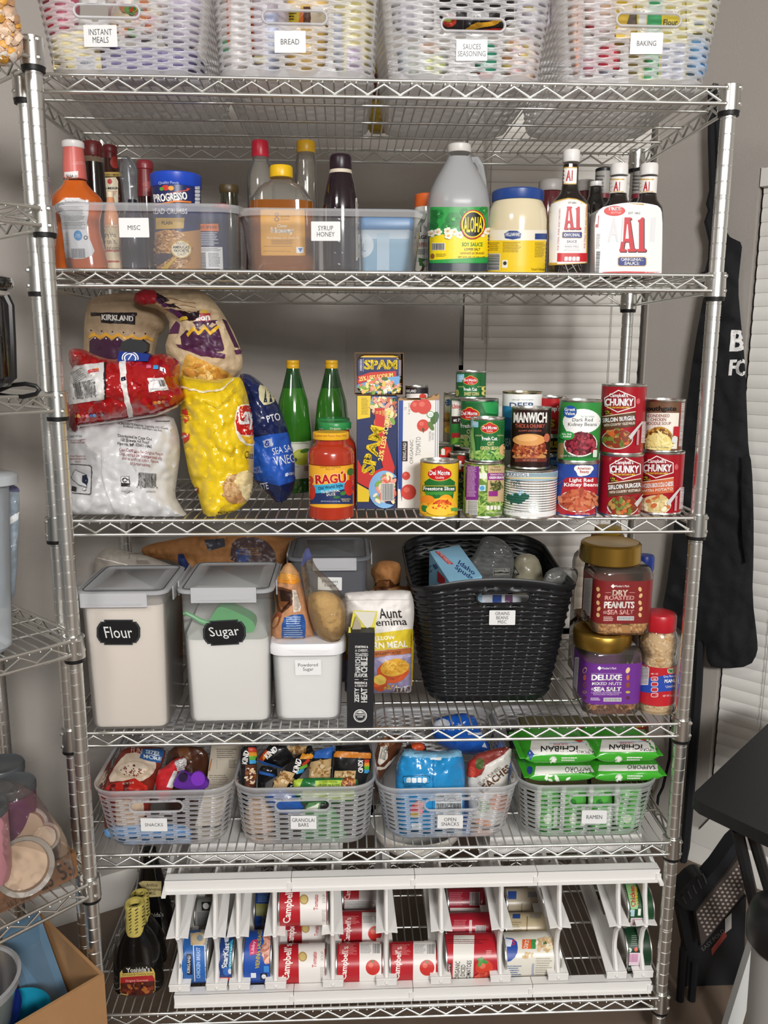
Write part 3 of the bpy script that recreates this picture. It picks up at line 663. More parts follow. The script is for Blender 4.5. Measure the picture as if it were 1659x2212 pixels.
STEW = ['#7a3a1e', '#c8622a', '#6d7a30', '#b08a4a', '#8a2e1c']; POT = ['#d8c48a', '#e8dcae', '#cbb070', '#c86a3a', '#efe6c4']
gc = can((975, 1234, 643, 1044), z3, 'red sirloin burger soup can, bottom of the two sirloin cans', '#9c1422', lambda a: chunky(a, 32, 400, 'SIRLOIN BURGER', 'WITH COUNTRY VEGETABLES', '#5a3a24', STEW, 3), group=SOUP)
can((987, 1250, 243, 652), 0, 'red sirloin burger soup can, topmost of all the cans at right', '#a01624', lambda a: chunky(a, 0, 0, 'SIRLOIN BURGER', 'WITH COUNTRY VEGETABLES', '#5a3a24', STEW, 4), on=gc, group=SOUP)
gk = can((1222, 1475, 630, 1032), z3, 'red chicken broccoli potato soup can at the right end of the shelf', '#a01522', lambda a: chunky(a, 228, 393, 'CHICKEN BROCCOLI CHEESE', 'WITH POTATO', '#c8643a', POT, 5, '14g'), group=SOUP)
def a_south(a):
    a.rect(1248, 345, 1482, 420, '#6a4a34').rect(1258, 420, 1452, 635, '#e9e2d6').t('Southgate', 1342, 398, 40, '#111', w=196, bold=.05).t('CONDENSED\nCHICKEN\nNOODLE SOUP', 1335, 460, 64, '#7a1c22', w=150, bold=.015)
    a.ell(1335, 590, 88, 88, '#b8862e').ell(1335, 590, 80, 78, '#7a4a1e').blobs(1335, 560, 78, 50, ['#c89a3a', '#8a5a24', '#d8b05a'], 60, 10, 5, 8).ell(1335, 610, 78, 70, '#e0cc7a').blobs(1335, 600, 72, 56, ['#f0e2a0', '#e6d488'], 60, 26, 6, 3, (1255, 540, 1415, 636))
    a.rect(1452, 350, 1470, 635, '#7a3a2a').bar(1462, 360, 1480, 620, '#ddd', None, 8, True).rect(1420, 500, 1452, 560, '#b8202a').ell(1424, 578, 16, 22, '#d8d8d4').t('NET WT 10.75 OZ (305g)', 1330, 625, 9, '#3a2a1a', w=120)
can((1248, 1481, 330, 636), 0, 'small chicken noodle soup can with a brown top band, on the broccoli soup can', '#6a4632', a_south, on=gk, group=SOUP)

# ---------------------------------------------------------------- third shelf: cartons, jars, bottles
zone('Z1')
def carton(name, label, cat, quad, Yf, depth, cols, art=None, group=None, z=None, L=40, taper=0):
    """upright carton whose front face corners (TL,TR,BR,BL) are crop pixels in the plane y=Yf"""
    P = [atY(gx(x), gy(y), Yf) for x, y in quad]
    if z is not None:
        dz = z-(P[2].z+P[3].z)/2; P[2].z = P[3].z = z
    Q = [p+V((0, depth, 0)) for p in P]
    mb = MB().add(loft([[P[3], P[2], Q[2], Q[3]], [P[0], P[1], Q[1], Q[0]]]), mat(cols, .5) if isinstance(cols, str) else cols)
    base = (P[2]+P[3]+Q[2]+Q[3])/4; th = Th(name, label, cat, base, group)
    if art:
        a = Art(L=L); a.set_ref(base.x, Yf, base.z+.05); art(a); a.bake(mb.bvh(), mb)
    th.part('carton', mb)
    th.top = (P[0].z+P[1].z)/2; th.P = P; return th
def a_spambox(a):
    a.poly([(612, 367), (705, 367), (700, 515), (612, 530)], '#e8c62a').fine(640, 380, 690, 500, '#8a7a2a', 8, 2)
    a.ell(800, 420, 98, 100, '#6f9fd0').blobs(800, 450, 88, 130, ['#e8c8a0', '#7fa84a', '#e89a8a', '#f0e2b0', '#c86a4a', '#d8b8a8'], 90, 24, 13, 3, (705, 370, 888, 640))
    a.poly([(612, 800), (612, 960), (720, 1020), (790, 960), (860, 900), (870, 860), (800, 640), (800, 450), (730, 450), (740, 620), (760, 760), (790, 860), (700, 900), (640, 850)], '#c8302a')
    a.t('25% LESS SODIUM', 803, 635, 330, '#f4dc5a', rot=0) if 0 else a.t('25% LESS SODIUM', 800, 640, 34, '#f6e27a', w=350, rot=-80, bold=.02)
    a.t('SPAM', 715, 740, 92, '#f2cf1c', w=330, rot=-78, bold=.05)
    a.poly([(612, 970), (700, 1020), (690, 1095), (612, 1095)], '#e8c62a').ell(800, 1010, 110, 130, '#7fb0dc').blobs(810, 1010, 90, 110, ['#e8d8a8', '#7fa84a', '#e89a8a', '#f0e2c0', '#d8604a'], 70, 24, 12, 5, (620, 880, 870, 1090))
    a.bar(775, 968, 862, 1085, '#222', '#f4f2ee', 5); a.t('THE\nSPAM\nCLASSIC', 770, 482, 60, '#f6e27a', w=40, rot=-88)
sb = carton('can_carton', 'tall navy and yellow luncheon meat carton standing beside the white tomato carton', 'carton', [(610, 363), (890, 370), (880, 1100), (611, 1098)], .075, .06, '#1f2a58', a_spambox, z=z3)
def a_tom(a):
    a.rect(893, 388, 924, 1092, '#2a4a96').t('12\n6 oz cans', 955, 455, 42, '#777', w=78, rot=-90)
    for cx, cy, r in ((1018, 440, 42), (1070, 440, 52), (1065, 572, 42), (948, 918, 28), (965, 1030, 52)): a.ell(cx, cy, r, r*1.02, '#cf4338').ell(cx-r*.25, cy-r*.3, r*.4, r*.35, '#dd6a58')
    a.ell(1145, 520, 26, 46, '#4a6a2e', rot=20).ell(1120, 575, 16, 34, '#5a7a38', rot=-30).ell(1115, 495, 25, 24, '#4f9a58').ell(1115, 495, 20, 19, '#f0f2ee').t('USDA\nORGANIC', 1115, 495, 18, '#3a7a44', w=32)
    a.poly([(1055, 595), (1068, 585), (1075, 598), (1068, 625)], '#3f5a2a').rect(916, 680, 958, 818, '#241a1c').t('KIRKLAND', 937, 750, 22, '#f2f0ec', w=120, rot=-90, bold=.03).rect(956, 690, 959, 815, '#c0242c')
    a.t('ORGANIC', 985, 752, 24, '#666', w=165, rot=-90).t('TOMATO', 1032, 715, 34, '#777', w=130, rot=-90).t('TOMATOES\nPACKED', 1122, 645, 34, '#888', w=70, rot=-90).rect(1148, 390, 1151, 1085, '#5a76b4').rect(1162, 390, 1165, 1085, '#5a76b4')
tb = carton('can_carton', 'white tomato paste carton with a blue left edge and torn open top', 'carton', [(893, 388), (1176, 385), (1172, 1092), (890, 1092)], .08, .075, '#e6e2dc', a_tom, z=z3)
zt = tb.top; A_, B_ = tb.P[0], tb.P[1]; fl = MB(); TAN = mat('#b08a60', .8)
pts = [(0, 0), (.06, .002), (.14, -.001), (.3, .001), (.5, .001), (.62, -.002), (.8, .002), (.86, .007), (.93, .004), (1, .009)]
fl.add(loft([[A_.lerp(B_, t)+V((0, -.0006, -.003)) for t, h in pts]+[A_.lerp(B_, t)+V((0, .0012, -.003)) for t, h in pts[::-1]], [A_.lerp(B_, t)+V((0, -.0006, h)) for t, h in pts]+[A_.lerp(B_, t)+V((0, .0012, h)) for t, h in pts[::-1]]]), TAN)
tb.part('torn_edge', fl, label='torn brown cardboard edge')
can((941, 1104, 293, 440), zt-.04, 'small dark-lidded tomato paste can poking out of the torn tomato carton', '#2a2228',
    lambda a: a.rect(941, 310, 1104, 350, '#241c22').t('KIRKLAND', 978, 334, 20, '#f2f0ec', w=80, bold=.03).rect(941, 352, 1104, 440, '#ddd6d0').ell(1062, 372, 24, 20, '#c83a30'), Y=.118)
# luncheon meat can in its open cardboard sleeve
p0 = atY(gx(765), gy(360), .085); s_ = mpp(p0); zb = sb.top+.0012
X0, X1 = atY(gx(598), gy(210), .075).x, atY(gx(926), gy(210), .075).x; zt2 = atY(gx(765), gy(70), .075).z; xm = (X0+X1)/2
th = Th('luncheon_meat_can', 'luncheon meat can in an open cardboard sleeve, lying on top of the tall navy carton', 'can', (xm, .11, zb))
wz = X1-X0-.006; hz = zt2-zb-.006; zc = zb+.003+hz/2
def rrY(y, w, h, r): return [V((xm+x, y, zc+z)) for x, z in rr2(w, h, r, 7)]
cm = MB().add(loft([rrY(.0775, wz*.93, hz*.93, .012), rrY(.076, wz*.96, hz*.96, .013), rrY(.0775, wz, hz, .014), rrY(.083, wz*.985, hz*.985, .014), rrY(.128, wz*.985, hz*.985, .014), rrY(.1305, wz*.94, hz*.94, .012)]), mat('#c9a548', .3, 1))
th.part('can_body', cm)
a = Art(L=10); a.set_ref(xm, .08, zc); a.rrect(612, 102, 922, 356, 26, '#1e2656'); a.rect(625, 92, 910, 100, '#d8b44a')
a.t('SPAM', 773, 152, 68, '#f2d21e', w=224, bold=.05); a.poly([(612, 235), (700, 205), (880, 196), (880, 235), (700, 262), (612, 285)], '#c62f26').t('25% LESS SODIUM', 740, 237, 30, '#f8e27a', w=236, rot=-7, bold=.02)
a.poly([(612, 290), (740, 250), (922, 228), (922, 330), (895, 356), (640, 356), (612, 330)], '#6fa4d4', 0).blobs(765, 305, 142, 58, ['#e8c45a', '#f0d890', '#7fa83e', '#e07a5a', '#f2ece0', '#4a6a2a', '#e8a890'], 110, 20, 10, 4, (620, 245, 915, 354))
a.bar(630, 115, 645, 195, '#c8ccd8', None, 3, True).rect(652, 110, 654, 200, '#c8ccd8').bar(897, 120, 912, 230, '#aab', None, 4, True)
th.part('label', a.bake(cm.bvh()))
sl = MB(); SLV = mat('#7a5a3c', .7)
for q in ((X0-.001, X1+.001, zb, zb+.0012), (X0-.001, X1+.001, zt2-.0012, zt2)): sl.add(box(q[0], q[1], .073, .135, q[2], q[3]), SLV)
for q in ((X0-.001, X0), (X1, X1+.001)): sl.add(box(q[0], q[1], .0735, .135, zb, zt2), SLV)
th.part('sleeve', sl)
# jars of sauce
def jar(label, xc, yref, Y, z, body, lid, bodym, lidm, art=None, name='sauce_jar', cat='jar', group=None, label_prof=None, labelm=None, lidart=None, sq=None, L=6, lidname='lid', lab_eps=.0006):
    g = axis(xc, yref, Y, z); th = Th(name, label, cat, (g.X, g.Y, z), group)
    bm = rev(g, body, bodym, sq=sq); th.part('jar_body', bm)
    if lid: lm = rev(g, lid, lidm, sq=None if not sq else None); th.part(lidname, lm)
    g.top = atY(g.xc, gy((lid or body)[-1][1]), Y).z; g.th = th
    lb = MB()
    if label_prof: rev(g, [(h+lab_eps/g.s*ZN[2], y) for h, y in label_prof], labelm, sq=sq, mb=lb, caps=(False, False))
    if art:
        a = Art(L=L); a.set_ref(g.X, g.Y, (g.z+g.top)/2); art(a); a.bake(lb.bvh() if lb.v else bm.bvh(), lb, maxd=9)
    if lb.v: th.part('label', lb)
    if lidart: a = Art(L=L); a.set_ref(g.X, g.Y, g.top); lidart(a); th.part('lid_print', a.bake(lm.bvh()))
    return g
SAUCE = mat('#a8321c', .22, coat=.6, vary=.12, bscale=40)
def lidp(hw, y0, y1): k = (y0-y1)/8; return [(hw*.97, y0), (hw, y0-k), (hw, y1+k), (hw*.96, y1), (hw*.5, y1-.2)]
Yr = atZ(gx(432), gy(1226), z3).y + 150/3.19*.00083
def a_ragu(a):
    a.rect(275, 832, 590, 1112, '#e8a92c').poly([(275, 985), (420, 975), (545, 950), (590, 930), (590, 985), (540, 1005), (400, 1035), (275, 1040)], '#3aa8d0').poly([(275, 1040), (400, 1035), (540, 1005), (590, 985), (590, 1112), (275, 1112)], '#22305e')
    a.t('CRAFTED WITH PASSION\nSINCE 1937', 425, 866, 26, '#7a3a1c', w=140).t('RAGÚ', 428, 930, 84, '#f6e6c0', w=212, rot=-3, bold=.075).t('RAGÚ', 428, 931, 80, '#c21f22', w=206, rot=-3, bold=.05)
    a.t('Old World Style', 428, 997, 30, '#16244a', w=168, rot=-8, bold=.02, shear=.1).t('TRADITIONAL\nSAUCE', 428, 1035, 40, '#f4f2ea', w=128, rot=-6, bold=.025)
    a.ell(300, 1030, 26, 52, '#c02a1e').ell(292, 950, 20, 30, '#b8261c').ell(552, 1000, 32, 54, '#c82a1e').ell(575, 930, 22, 34, '#c83020').ell(562, 890, 22, 26, '#3a6a2a', rot=20).ell(512, 1038, 20, 14, '#3f7a34', rot=-15).ell(470, 1065, 24, 10, '#2f6a3a')
    a.t('NET WT 24 OZ (1 LB 8 OZ) 680g', 428, 1095, 11, '#cfd4e4', w=130).t('MADE WITH\nOLIVE OIL', 530, 1085, 22, '#e8d89a', w=62)
jar('red pasta sauce jar with a yellow lid at the front of the shelf', 432, 930, Yr, z3, [(120, 1228), (150, 1222), (157, 1190), (157, 1115), (152, 1112), (152, 832), (158, 826), (158, 760), (146, 728), (118, 705), (105, 695), (104, 660)], lidp(124, 662, 614), SAUCE, mat('#eab32a', .35), a_ragu,
    label_prof=[(152, 1112), (152, 832)], labelm=mat('#e8a92c', .35), lidart=lambda a: a.t('Crafted with Passion Since 1937', 428, 642, 14, '#9a2a1c', w=220, shear=.15))
GJ = dict(name='sauce_jar', group='green lidded sauce jars behind the yellow lidded jar')
for dY, xc, yl, lab in ((.10, 458, 560, 'green lidded red sauce jar directly behind the yellow lidded jar'), (.205, 452, 536, 'green lidded red sauce jar rearmost of the two green lids')):
    jar(lab, xc, 900, Yr+dY, z3, [(110, 1180-dY*300), (140, 1170-dY*300), (146, 1130-dY*300), (146, yl+180), (138, yl+130), (104, yl+85), (100, yl+30)], lidp(116-dY*30, yl+34, yl-16), SAUCE, mat('#2f8a4a', .35), None,
        lidart=lambda a: a.t('Organic', 460, yl+34, 18, '#e8e4c8', w=74, shear=.2).t('Organic', 360, yl+36, 14, '#e8e4c8', w=36).t('Organic', 555, yl+36, 14, '#e8e4c8', w=36), **GJ)
# green juice bottles
GG = mat('#17431f', .08, coat=1); GL = mat('#2f6a1e', .1, coat=1)
for xc, yb, lab in ((172, 1040, 'green glass juice bottle with a yellow cap, beside the blue chip bag'), (434, 1040, 'green glass juice bottle with a yellow cap, behind the red sauce jar')):
    p = atZ(gx(xc), gy(yb), z3); Yb_ = p.y+.038
    g = axis(xc+4, 700, Yb_, z3); th = Th('juice_bottle', lab, 'bottle', (g.X, g.Y, z3), 'green glass juice bottles')
    th.part('bottle', rev(g, [(95, yb+8), (116, yb), (122, yb-30), (124, 660), (122, 600), (113, 500), (100, 400), (74, 312)], GL, caps=(True, False)))
    th.part('bottle_neck', rev(g, [(74, 312), (56, 240), (46, 200), (42, 172)], GG, caps=(False, True)))
    th.part('cap', rev(g, [(43, 178), (44, 170), (44, 152), (41, 148), (44, 144), (44, 128), (41, 122), (20, 121)], mat('#d8a51f', .35)))
    lb = rev(g, [(124.5, 922), (124.5, 672)], mat('#d8d8cc', .5), caps=(False, False)); a = Art(L=6); a.set_ref(g.X, g.Y, 1.2)
    x = xc-172; a.fine(140+x, 684, 300+x, 702, '#5a6a3a', 6, 2).ell(226+x, 790, 62, 56, '#b8c03a').ell(210+x, 775, 30, 24, '#ccd25a').ell(250+x, 745, 34, 14, '#4a7a2e', rot=-15).ell(182+x, 808, 15, 14, '#2a5a3a').t('JUICE', 190+x, 856, 12, '#444', w=40).bar(245+x, 850, 280+x, 885, '#7a2a3a', None, 5)
    a.bake(lb.bvh(), lb); th.part('label', lb)

# ---------------------------------------------------------------- third shelf: chip bags
zone('ZC')
PAPER = lambda c: mat(c, .7, bump=.25, bscale=90)
def a_kirk(a):
    a.rect(228, 165, 520, 185, '#241a1c').poly([(290, 168), (512, 182), (510, 240), (296, 228)], '#241a1c').t('KIRKLAND', 400, 199, 36, '#f0ece6', w=200, rot=3, bold=.045)
    for i, x in enumerate((230, 298, 366, 436, 504, 572)): a.ell(x, 278+i*4, 5, 5, '#2a1c24')
    a.poly([(215, 310), (245, 290), (285, 312), (325, 290), (365, 315), (405, 292), (445, 318), (490, 300), (530, 325), (575, 308), (620, 330), (620, 350), (575, 330), (530, 346), (490, 320), (445, 340), (405, 314), (365, 338), (325, 314), (285, 336), (245, 314), (215, 334)], '#d9a03a')
    a.poly([(222, 345), (258, 315), (290, 342), (328, 315), (362, 345), (398, 320), (440, 350), (480, 325), (520, 352), (560, 330), (590, 360), (590, 520), (222, 520)], '#45243c')
    for x, y in ((258, 328), (328, 330), (398, 336)): a.ell(x, y, 5, 6, '#e8e0d8')
bag('chip_bag', 'tan paper chip bag with a dark brand bar, standing behind the red foil bag', 'bag', [(178, 300), (195, 130), (225, 70), (330, 45), (480, 30), (620, 60), (700, 130), (720, 260), (640, 330), (630, 620), (620, 1200), (220, 1200), (185, 700)],
    .27, .07, PAPER('#b39a7c'), a_kirk, wr=.004, seed=3, z=z3)
def a_mission(a):
    a.poly([(905, 165), (990, 168), (985, 235), (880, 210)], '#c03a3c').t('sion', 938, 196, 42, '#fff', w=92, rot=-5, bold=.05).poly([(915, 165), (935, 145), (970, 155), (975, 170)], '#e0b83a')
    a.poly([(800, 320), (840, 275), (870, 290), (900, 255), (935, 275), (965, 245), (1000, 262), (1030, 240), (1050, 290), (1080, 400), (1070, 412), (940, 420), (810, 370)], '#4a2342')
    a.poly([(840, 300), (885, 255), (915, 285), (955, 248), (990, 285), (1035, 245), (1050, 258), (990, 312), (955, 272), (915, 312), (885, 280), (850, 322)], '#e6b52c').poly([(880, 225), (1035, 212), (1020, 240), (1000, 228), (975, 262), (945, 235), (905, 268)], '#4a2342')
    for x, y in ((905, 243), (975, 238), (1028, 226)): a.ell(x, y, 6, 6, '#f0e6da')
    a.poly([(775, 365), (1085, 430), (1080, 455), (930, 440), (790, 385)], '#5a2c50').poly([(1065, 205), (1090, 220), (1170, 390), (1140, 380), (1090, 270)], '#4a2342').poly([(1140, 405), (1190, 395), (1200, 425), (1150, 432)], '#5a2c50').poly([(720, 300), (775, 215), (800, 240), (790, 300)], '#5a2c50')
    a.poly([(630, 60), (650, 40), (860, 170), (925, 150), (915, 190), (870, 215), (800, 200)], '#2a1620', 0).poly([(640, 75), (670, 80), (810, 165), (845, 205), (795, 190), (690, 120)], '#5a2a5a').poly([(800, 195), (845, 185), (850, 205), (800, 215)], '#e0b83a')
    for y in (70, 95, 125): a.poly([(690, y), (720, y-4), (900, y+35), (900, y+42), (720, y+6)], '#c8ab86')
    a.poly([(520, 20), (640, 30), (650, 95), (520, 115), (500, 80)], '#a8202a')
    a.poly([(805, 520), (845, 420), (900, 450), (1000, 490), (1140, 560), (1120, 590), (1040, 650), (950, 665), (800, 620)], '#dca84c', 1).blobs(950, 570, 120, 70, ['#e8be6a', '#d89a3c', '#f0cc80', '#c98a3a'], 40, 34, 14, 3)
bag('chip_bag', 'tan paper chip bag with purple and yellow zigzags, folded over above the yellow bag', 'bag', [(500, 60), (560, 15), (700, 18), (900, 14), (965, 40), (1040, 120), (1100, 215), (1150, 310), (1200, 440), (1195, 540), (1150, 580), (1090, 640), (960, 680), (860, 680), (800, 640), (760, 480), (690, 410), (740, 250), (690, 150), (520, 110)],
    .185, .055, PAPER('#cdb491'), a_mission, wr=.006, seed=5)
def a_red(a):
    a.poly([(85, 560), (130, 500), (320, 485), (315, 715), (90, 755)], '#dcdad8').poly([(312, 485), (325, 484), (320, 715), (308, 718)], '#1c1214').fine(110, 530, 200, 600, '#666', 9, 3, rot=-25).poly([(210, 535), (275, 522), (280, 545), (208, 552)], '#c8323a').t('FRITO', 245, 540, 13, '#f0d0c0', w=50, rot=-4).poly([(235, 530), (262, 518), (268, 528)], '#e8a52c')
    a.bar(125, 605, 262, 695, '#1c1c1c', '#f2f0ee', 8, rot=-8).t('0  28400  55719  9', 190, 705, 14, '#333', w=145, rot=-9)
    a.poly([(408, 475), (450, 465), (455, 610), (500, 840), (470, 845), (420, 640)], '#e6e2e0').rect(422, 578, 452, 602, '#1c2038', rot=-8)
    a.rrect(582, 502, 612, 522, 4, '#d86a8a').rrect(626, 504, 662, 528, 4, '#3f9ad8').poly([(672, 512), (700, 520), (705, 555), (670, 535)], '#f0eeee').t('f', 690, 534, 24, '#2a4a96', bold=.05)
    a.poly([(590, 585), (690, 578), (722, 660), (600, 672)], '#e6e2e2').t('smart', 630, 598, 12, '#555', w=40).bar(668, 592, 698, 640, '#333', None, 3, rot=-12).fine(608, 650, 710, 664, '#777', 5, 3)
    for i, (x, c) in enumerate(((126, '#e8c83a'), (150, '#d8a06a'), (175, '#d06a6a'), (200, '#e88a9a'), (226, '#3f7ad8'), (250, '#7fb8e8'), (275, '#8a2a3a'), (302, '#9a9aa8'))): a.ell(x, 828-i*2, 10, 10, c)
    for x, c in ((638, '#f0922c'), (662, '#e8b88a'), (686, '#d87a5a'), (710, '#8a2430')): a.ell(x, 738-(x-638)*.14, 11, 11, c)
    a.poly([(140, 878), (320, 855), (500, 828), (640, 808), (780, 745), (835, 695), (838, 700), (785, 756), (645, 815), (500, 838), (320, 864), (150, 886), (135, 930), (130, 925)], '#e2dedd')
    a.poly([(130, 790), (105, 830), (95, 880), (125, 925), (140, 870)], '#6a1418')
RB = bag('chip_bag', 'red foil snack bag lying on its side on top of the white bag', 'bag', [(80, 410), (110, 392), (180, 398), (260, 440), (360, 468), (430, 455), (560, 445), (640, 430), (700, 425), (790, 470), (800, 520), (780, 620), (840, 690), (800, 740), (740, 800), (600, 830), (420, 850), (280, 875), (150, 890), (125, 935), (85, 880), (75, 820), (88, 700), (80, 600), (110, 520), (85, 480)],
    .055, .075, mat('#a31418', .2, coat=.5), a_red, wr=.009, seed=8)
cl = Th('bag_clip', 'blue and black bag clip with a white dial on the red foil bag', 'clip', atY(gx(500), gy(470), .05))
def cpx(x, y, Y): return atY(gx(x), gy(y), Y)
def prism(P, Y, d, m): A_ = [cpx(x, y, Y) for x, y in P]; return MB().add(loft([A_, [p+V((0, d, 0)) for p in A_]]), m)
bmb = prism([(395, 475), (405, 410), (580, 425), (600, 440), (590, 475)], .02, .03, mat('#16307e', .3)); cl.part('clip_base', bmb)
cl.part('clip_lever', prism(smooth_poly([(408, 420), (425, 330), (590, 342), (580, 435)], 1), .028, .022, mat('#17181b', .5)))
a = Art(L=30); a.set_ref(cl.base.x, cl.base.y, cl.base.z); a.ell(478, 455, 54, 44, '#e8e8ea').ell(478, 455, 47, 38, '#16307e').ell(478, 455, 40, 32, '#e4e6ea').ell(478, 455, 32, 25, '#2a4a96').rect(474, 428, 480, 470, '#f0f0f0', rot=35); cl.part('dial', a.bake(bmb.bvh()))
def a_cape(a):
    a.t('INGREDIENTS: Potatoes, Vegetable Oils (Canola,\nSunflower and/or Safflower), Sea Salt.', 560, 900, 34, '#333', w=330, rot=6).rect(640, 860, 730, 864, '#333')
    a.t('Distributed by Cape Cod\n100 Breeds Hill Road\nHyannis, MA 02601-1860', 508, 990, 72, '#3a3634', w=218, rot=6, bold=.01)
    a.t('Cape Cod® Less Fat Original Potato\nChips contain no hydrogenated oils,\nand no artificial colors, flavors,\nor preservatives.', 545, 1095, 104, '#8a3438', w=275, rot=6)
    a.rrect(420, 1210, 475, 1278, 3, '#222').rect(424, 1214, 471, 1258, '#dedede').ell(447, 1236, 17, 17, '#333').ell(447, 1236, 10, 10, '#dedede').bar(528, 1190, 642, 1278, '#222', None, 4, rot=4).t('0  20685 00064  8', 586, 1284, 11, '#333', w=130, rot=4)
    a.t('910001028996\n028996', 460, 1312, 22, '#555', w=70).t('00064-0-2', 610, 1312, 11, '#555', w=55).t('CapeCodChips', 130, 956, 15, '#333', w=80).t('us on Instagram\nCapeCodChips', 145, 988, 30, '#8a3438', w=92)
    a.t('of our factory on\ncapecodchips.com\nhours.', 146, 1098, 48, '#8a3438', w=108).poly([(100, 1130), (225, 1138), (238, 1150), (232, 1325), (222, 1333), (108, 1322), (108, 1316), (218, 1326), (226, 1320), (231, 1154), (222, 1144), (100, 1136)], '#555')
    a.poly([(130, 1165), (205, 1200), (205, 1290), (150, 1270), (100, 1220)], '#777').poly([(133, 1171), (200, 1203), (200, 1283), (152, 1264), (106, 1219)], '#d4d4d6').poly([(178, 1205), (205, 1198), (212, 1235), (205, 1272), (175, 1255)], '#1c2238').ell(188, 1298, 11, 11, '#444').ell(188, 1298, 8, 8, '#d8d8da').rect(108, 1280, 140, 1310, '#2a2426', rot=8)
    a.poly([(288, 1040), (292, 1040), (300, 1200), (330, 1330), (395, 1460), (388, 1462), (322, 1330), (293, 1200)], '#b8b8ba')
bag('chip_bag', 'large white potato chip bag showing its printed back, under the red foil bag', 'bag', [(62, 880), (300, 850), (560, 830), (745, 810), (790, 930), (800, 1060), (778, 1220), (762, 1335), (800, 1400), (848, 1478), (815, 1487), (660, 1480), (520, 1482), (400, 1470), (240, 1468), (110, 1464), (60, 1400), (52, 1100)],
    lambda x, y: .09-.065*max(0, min(1, (y-1040)/80)), .085, mat('#cdcdce', .35, coat=.2), a_cape, wr=.006, seed=11, z=z3)
def a_lays(a):
    a.poly([(1205, 752), (1175, 760), (1150, 800), (1142, 860), (1150, 930), (1175, 985), (1215, 1012), (1275, 1020), (1275, 750)], '#f2ecd8').poly([(1210, 760), (1180, 770), (1158, 805), (1150, 860), (1157, 915), (1180, 945), (1275, 950), (1275, 760)], '#c2241e').t("Lay", 1218, 838, 150, '#fff', w=88, rot=4, bold=.05, shear=.1).poly([(1180, 950), (1275, 955), (1275, 1005), (1215, 1000)], '#e8b82c')
    a.t('Classic', 1250, 1075, 46, '#3a3418', w=84, rot=3).ell(1160, 1290, 88, 98, '#b88a5a', rot=20).ell(1135, 1270, 52, 66, '#cda878').ell(1205, 1240, 60, 70, '#e2cf9a', rot=25).ell(1235, 1310, 50, 60, '#e6d6a6').blobs(1110, 1290, 50, 60, ['#a87a48', '#c29a6a'], 20, 9, 5, 3)
    a.poly([(812, 785), (840, 775), (858, 850), (830, 870)], '#c8301e').t('MY', 835, 830, 70, '#f2d24a', w=30, rot=-75, bold=.05).poly([(800, 930), (830, 930), (850, 950), (860, 930), (858, 975), (815, 1010)], '#c2301e').t('OUSLY', 830, 957, 15, '#fff', w=56, rot=-22, bold=.03).poly([(845, 1260), (918, 1285), (918, 1320), (875, 1318)], '#8a2420').t('Y', 902, 1302, 26, '#fff', bold=.05)
    a.t('POTATO', 1090, 1440, 16, '#5a4a14', w=100, rot=-4, bold=.02).poly([(1140, 670), (1152, 668), (1040, 785), (940, 720), (1030, 772)], '#cdb024')
    a.poly([(800, 630), (940, 672), (1060, 655), (1130, 600), (1140, 585), (1142, 600), (1065, 668), (940, 684), (800, 642)], '#efe2b8')
bag('chip_bag', 'yellow potato chip bag with a red round brand badge, standing between white and blue bags', 'bag', [(795, 560), (860, 580), (1000, 600), (1150, 575), (1190, 580), (1225, 680), (1250, 800), (1268, 960), (1270, 1120), (1262, 1260), (1235, 1370), (1160, 1430), (1060, 1470), (1010, 1492), (955, 1482), (930, 1400), (905, 1310), (860, 1230), (835, 1100), (812, 980), (800, 820), (795, 660)],
    lambda x, y: .085-.06*max(0, min(1, (y-1040)/80)), .07, mat('#e3c21c', .22, coat=.5), a_lays, wr=.0085, seed=14, z=z3)
def a_blue(a):
    a.poly([(1262, 960), (1350, 945), (1480, 930), (1535, 1100), (1530, 1240), (1430, 1270), (1270, 1230)], '#2456b4').poly([(1290, 625), (1350, 640), (1400, 700), (1395, 745), (1310, 760)], '#cfc8a0', 1).poly([(1340, 650), (1350, 740), (1330, 740)], '#1c2238').poly([(1370, 680), (1385, 735), (1365, 740)], '#1c2238')
    a.t('PTO', 1392, 838, 48, '#e8e8ec', w=84, rot=-14, bold=.01).t('SEA SALT', 1465, 1036, 44, '#e8ecf2', w=160, rot=-12).t('VINEGAR', 1490, 1100, 58, '#eef0f4', w=190, rot=-10).rrect(1332, 975, 1388, 1022, 10, '#a8b0cc', rot=-15).t('&', 1360, 998, 38, '#1f3a8a', bold=.03)
    a.t('WASTE\nLANDFILL', 1290, 1170, 40, '#c8d0e6', w=76, rot=-10).t('TASTE', 1318, 1275, 46, '#dfe4f0', w=92, rot=-10, bold=.02).t('gust', 1495, 1196, 22, '#e8ecf4', w=60, rot=-4, bold=.03)
bag('chip_bag', 'dark blue sea salt and vinegar chip bag beside the green bottle', 'bag', [(1165, 560), (1230, 552), (1290, 590), (1350, 645), (1420, 735), (1470, 860), (1510, 1000), (1532, 1130), (1530, 1290), (1490, 1350), (1440, 1408), (1420, 1408), (1380, 1340), (1300, 1270), (1250, 1200), (1215, 1000), (1190, 760)],
    .165, .06, mat('#1a2450', .25, coat=.4), a_blue, wr=.007, seed=17, z=z3)

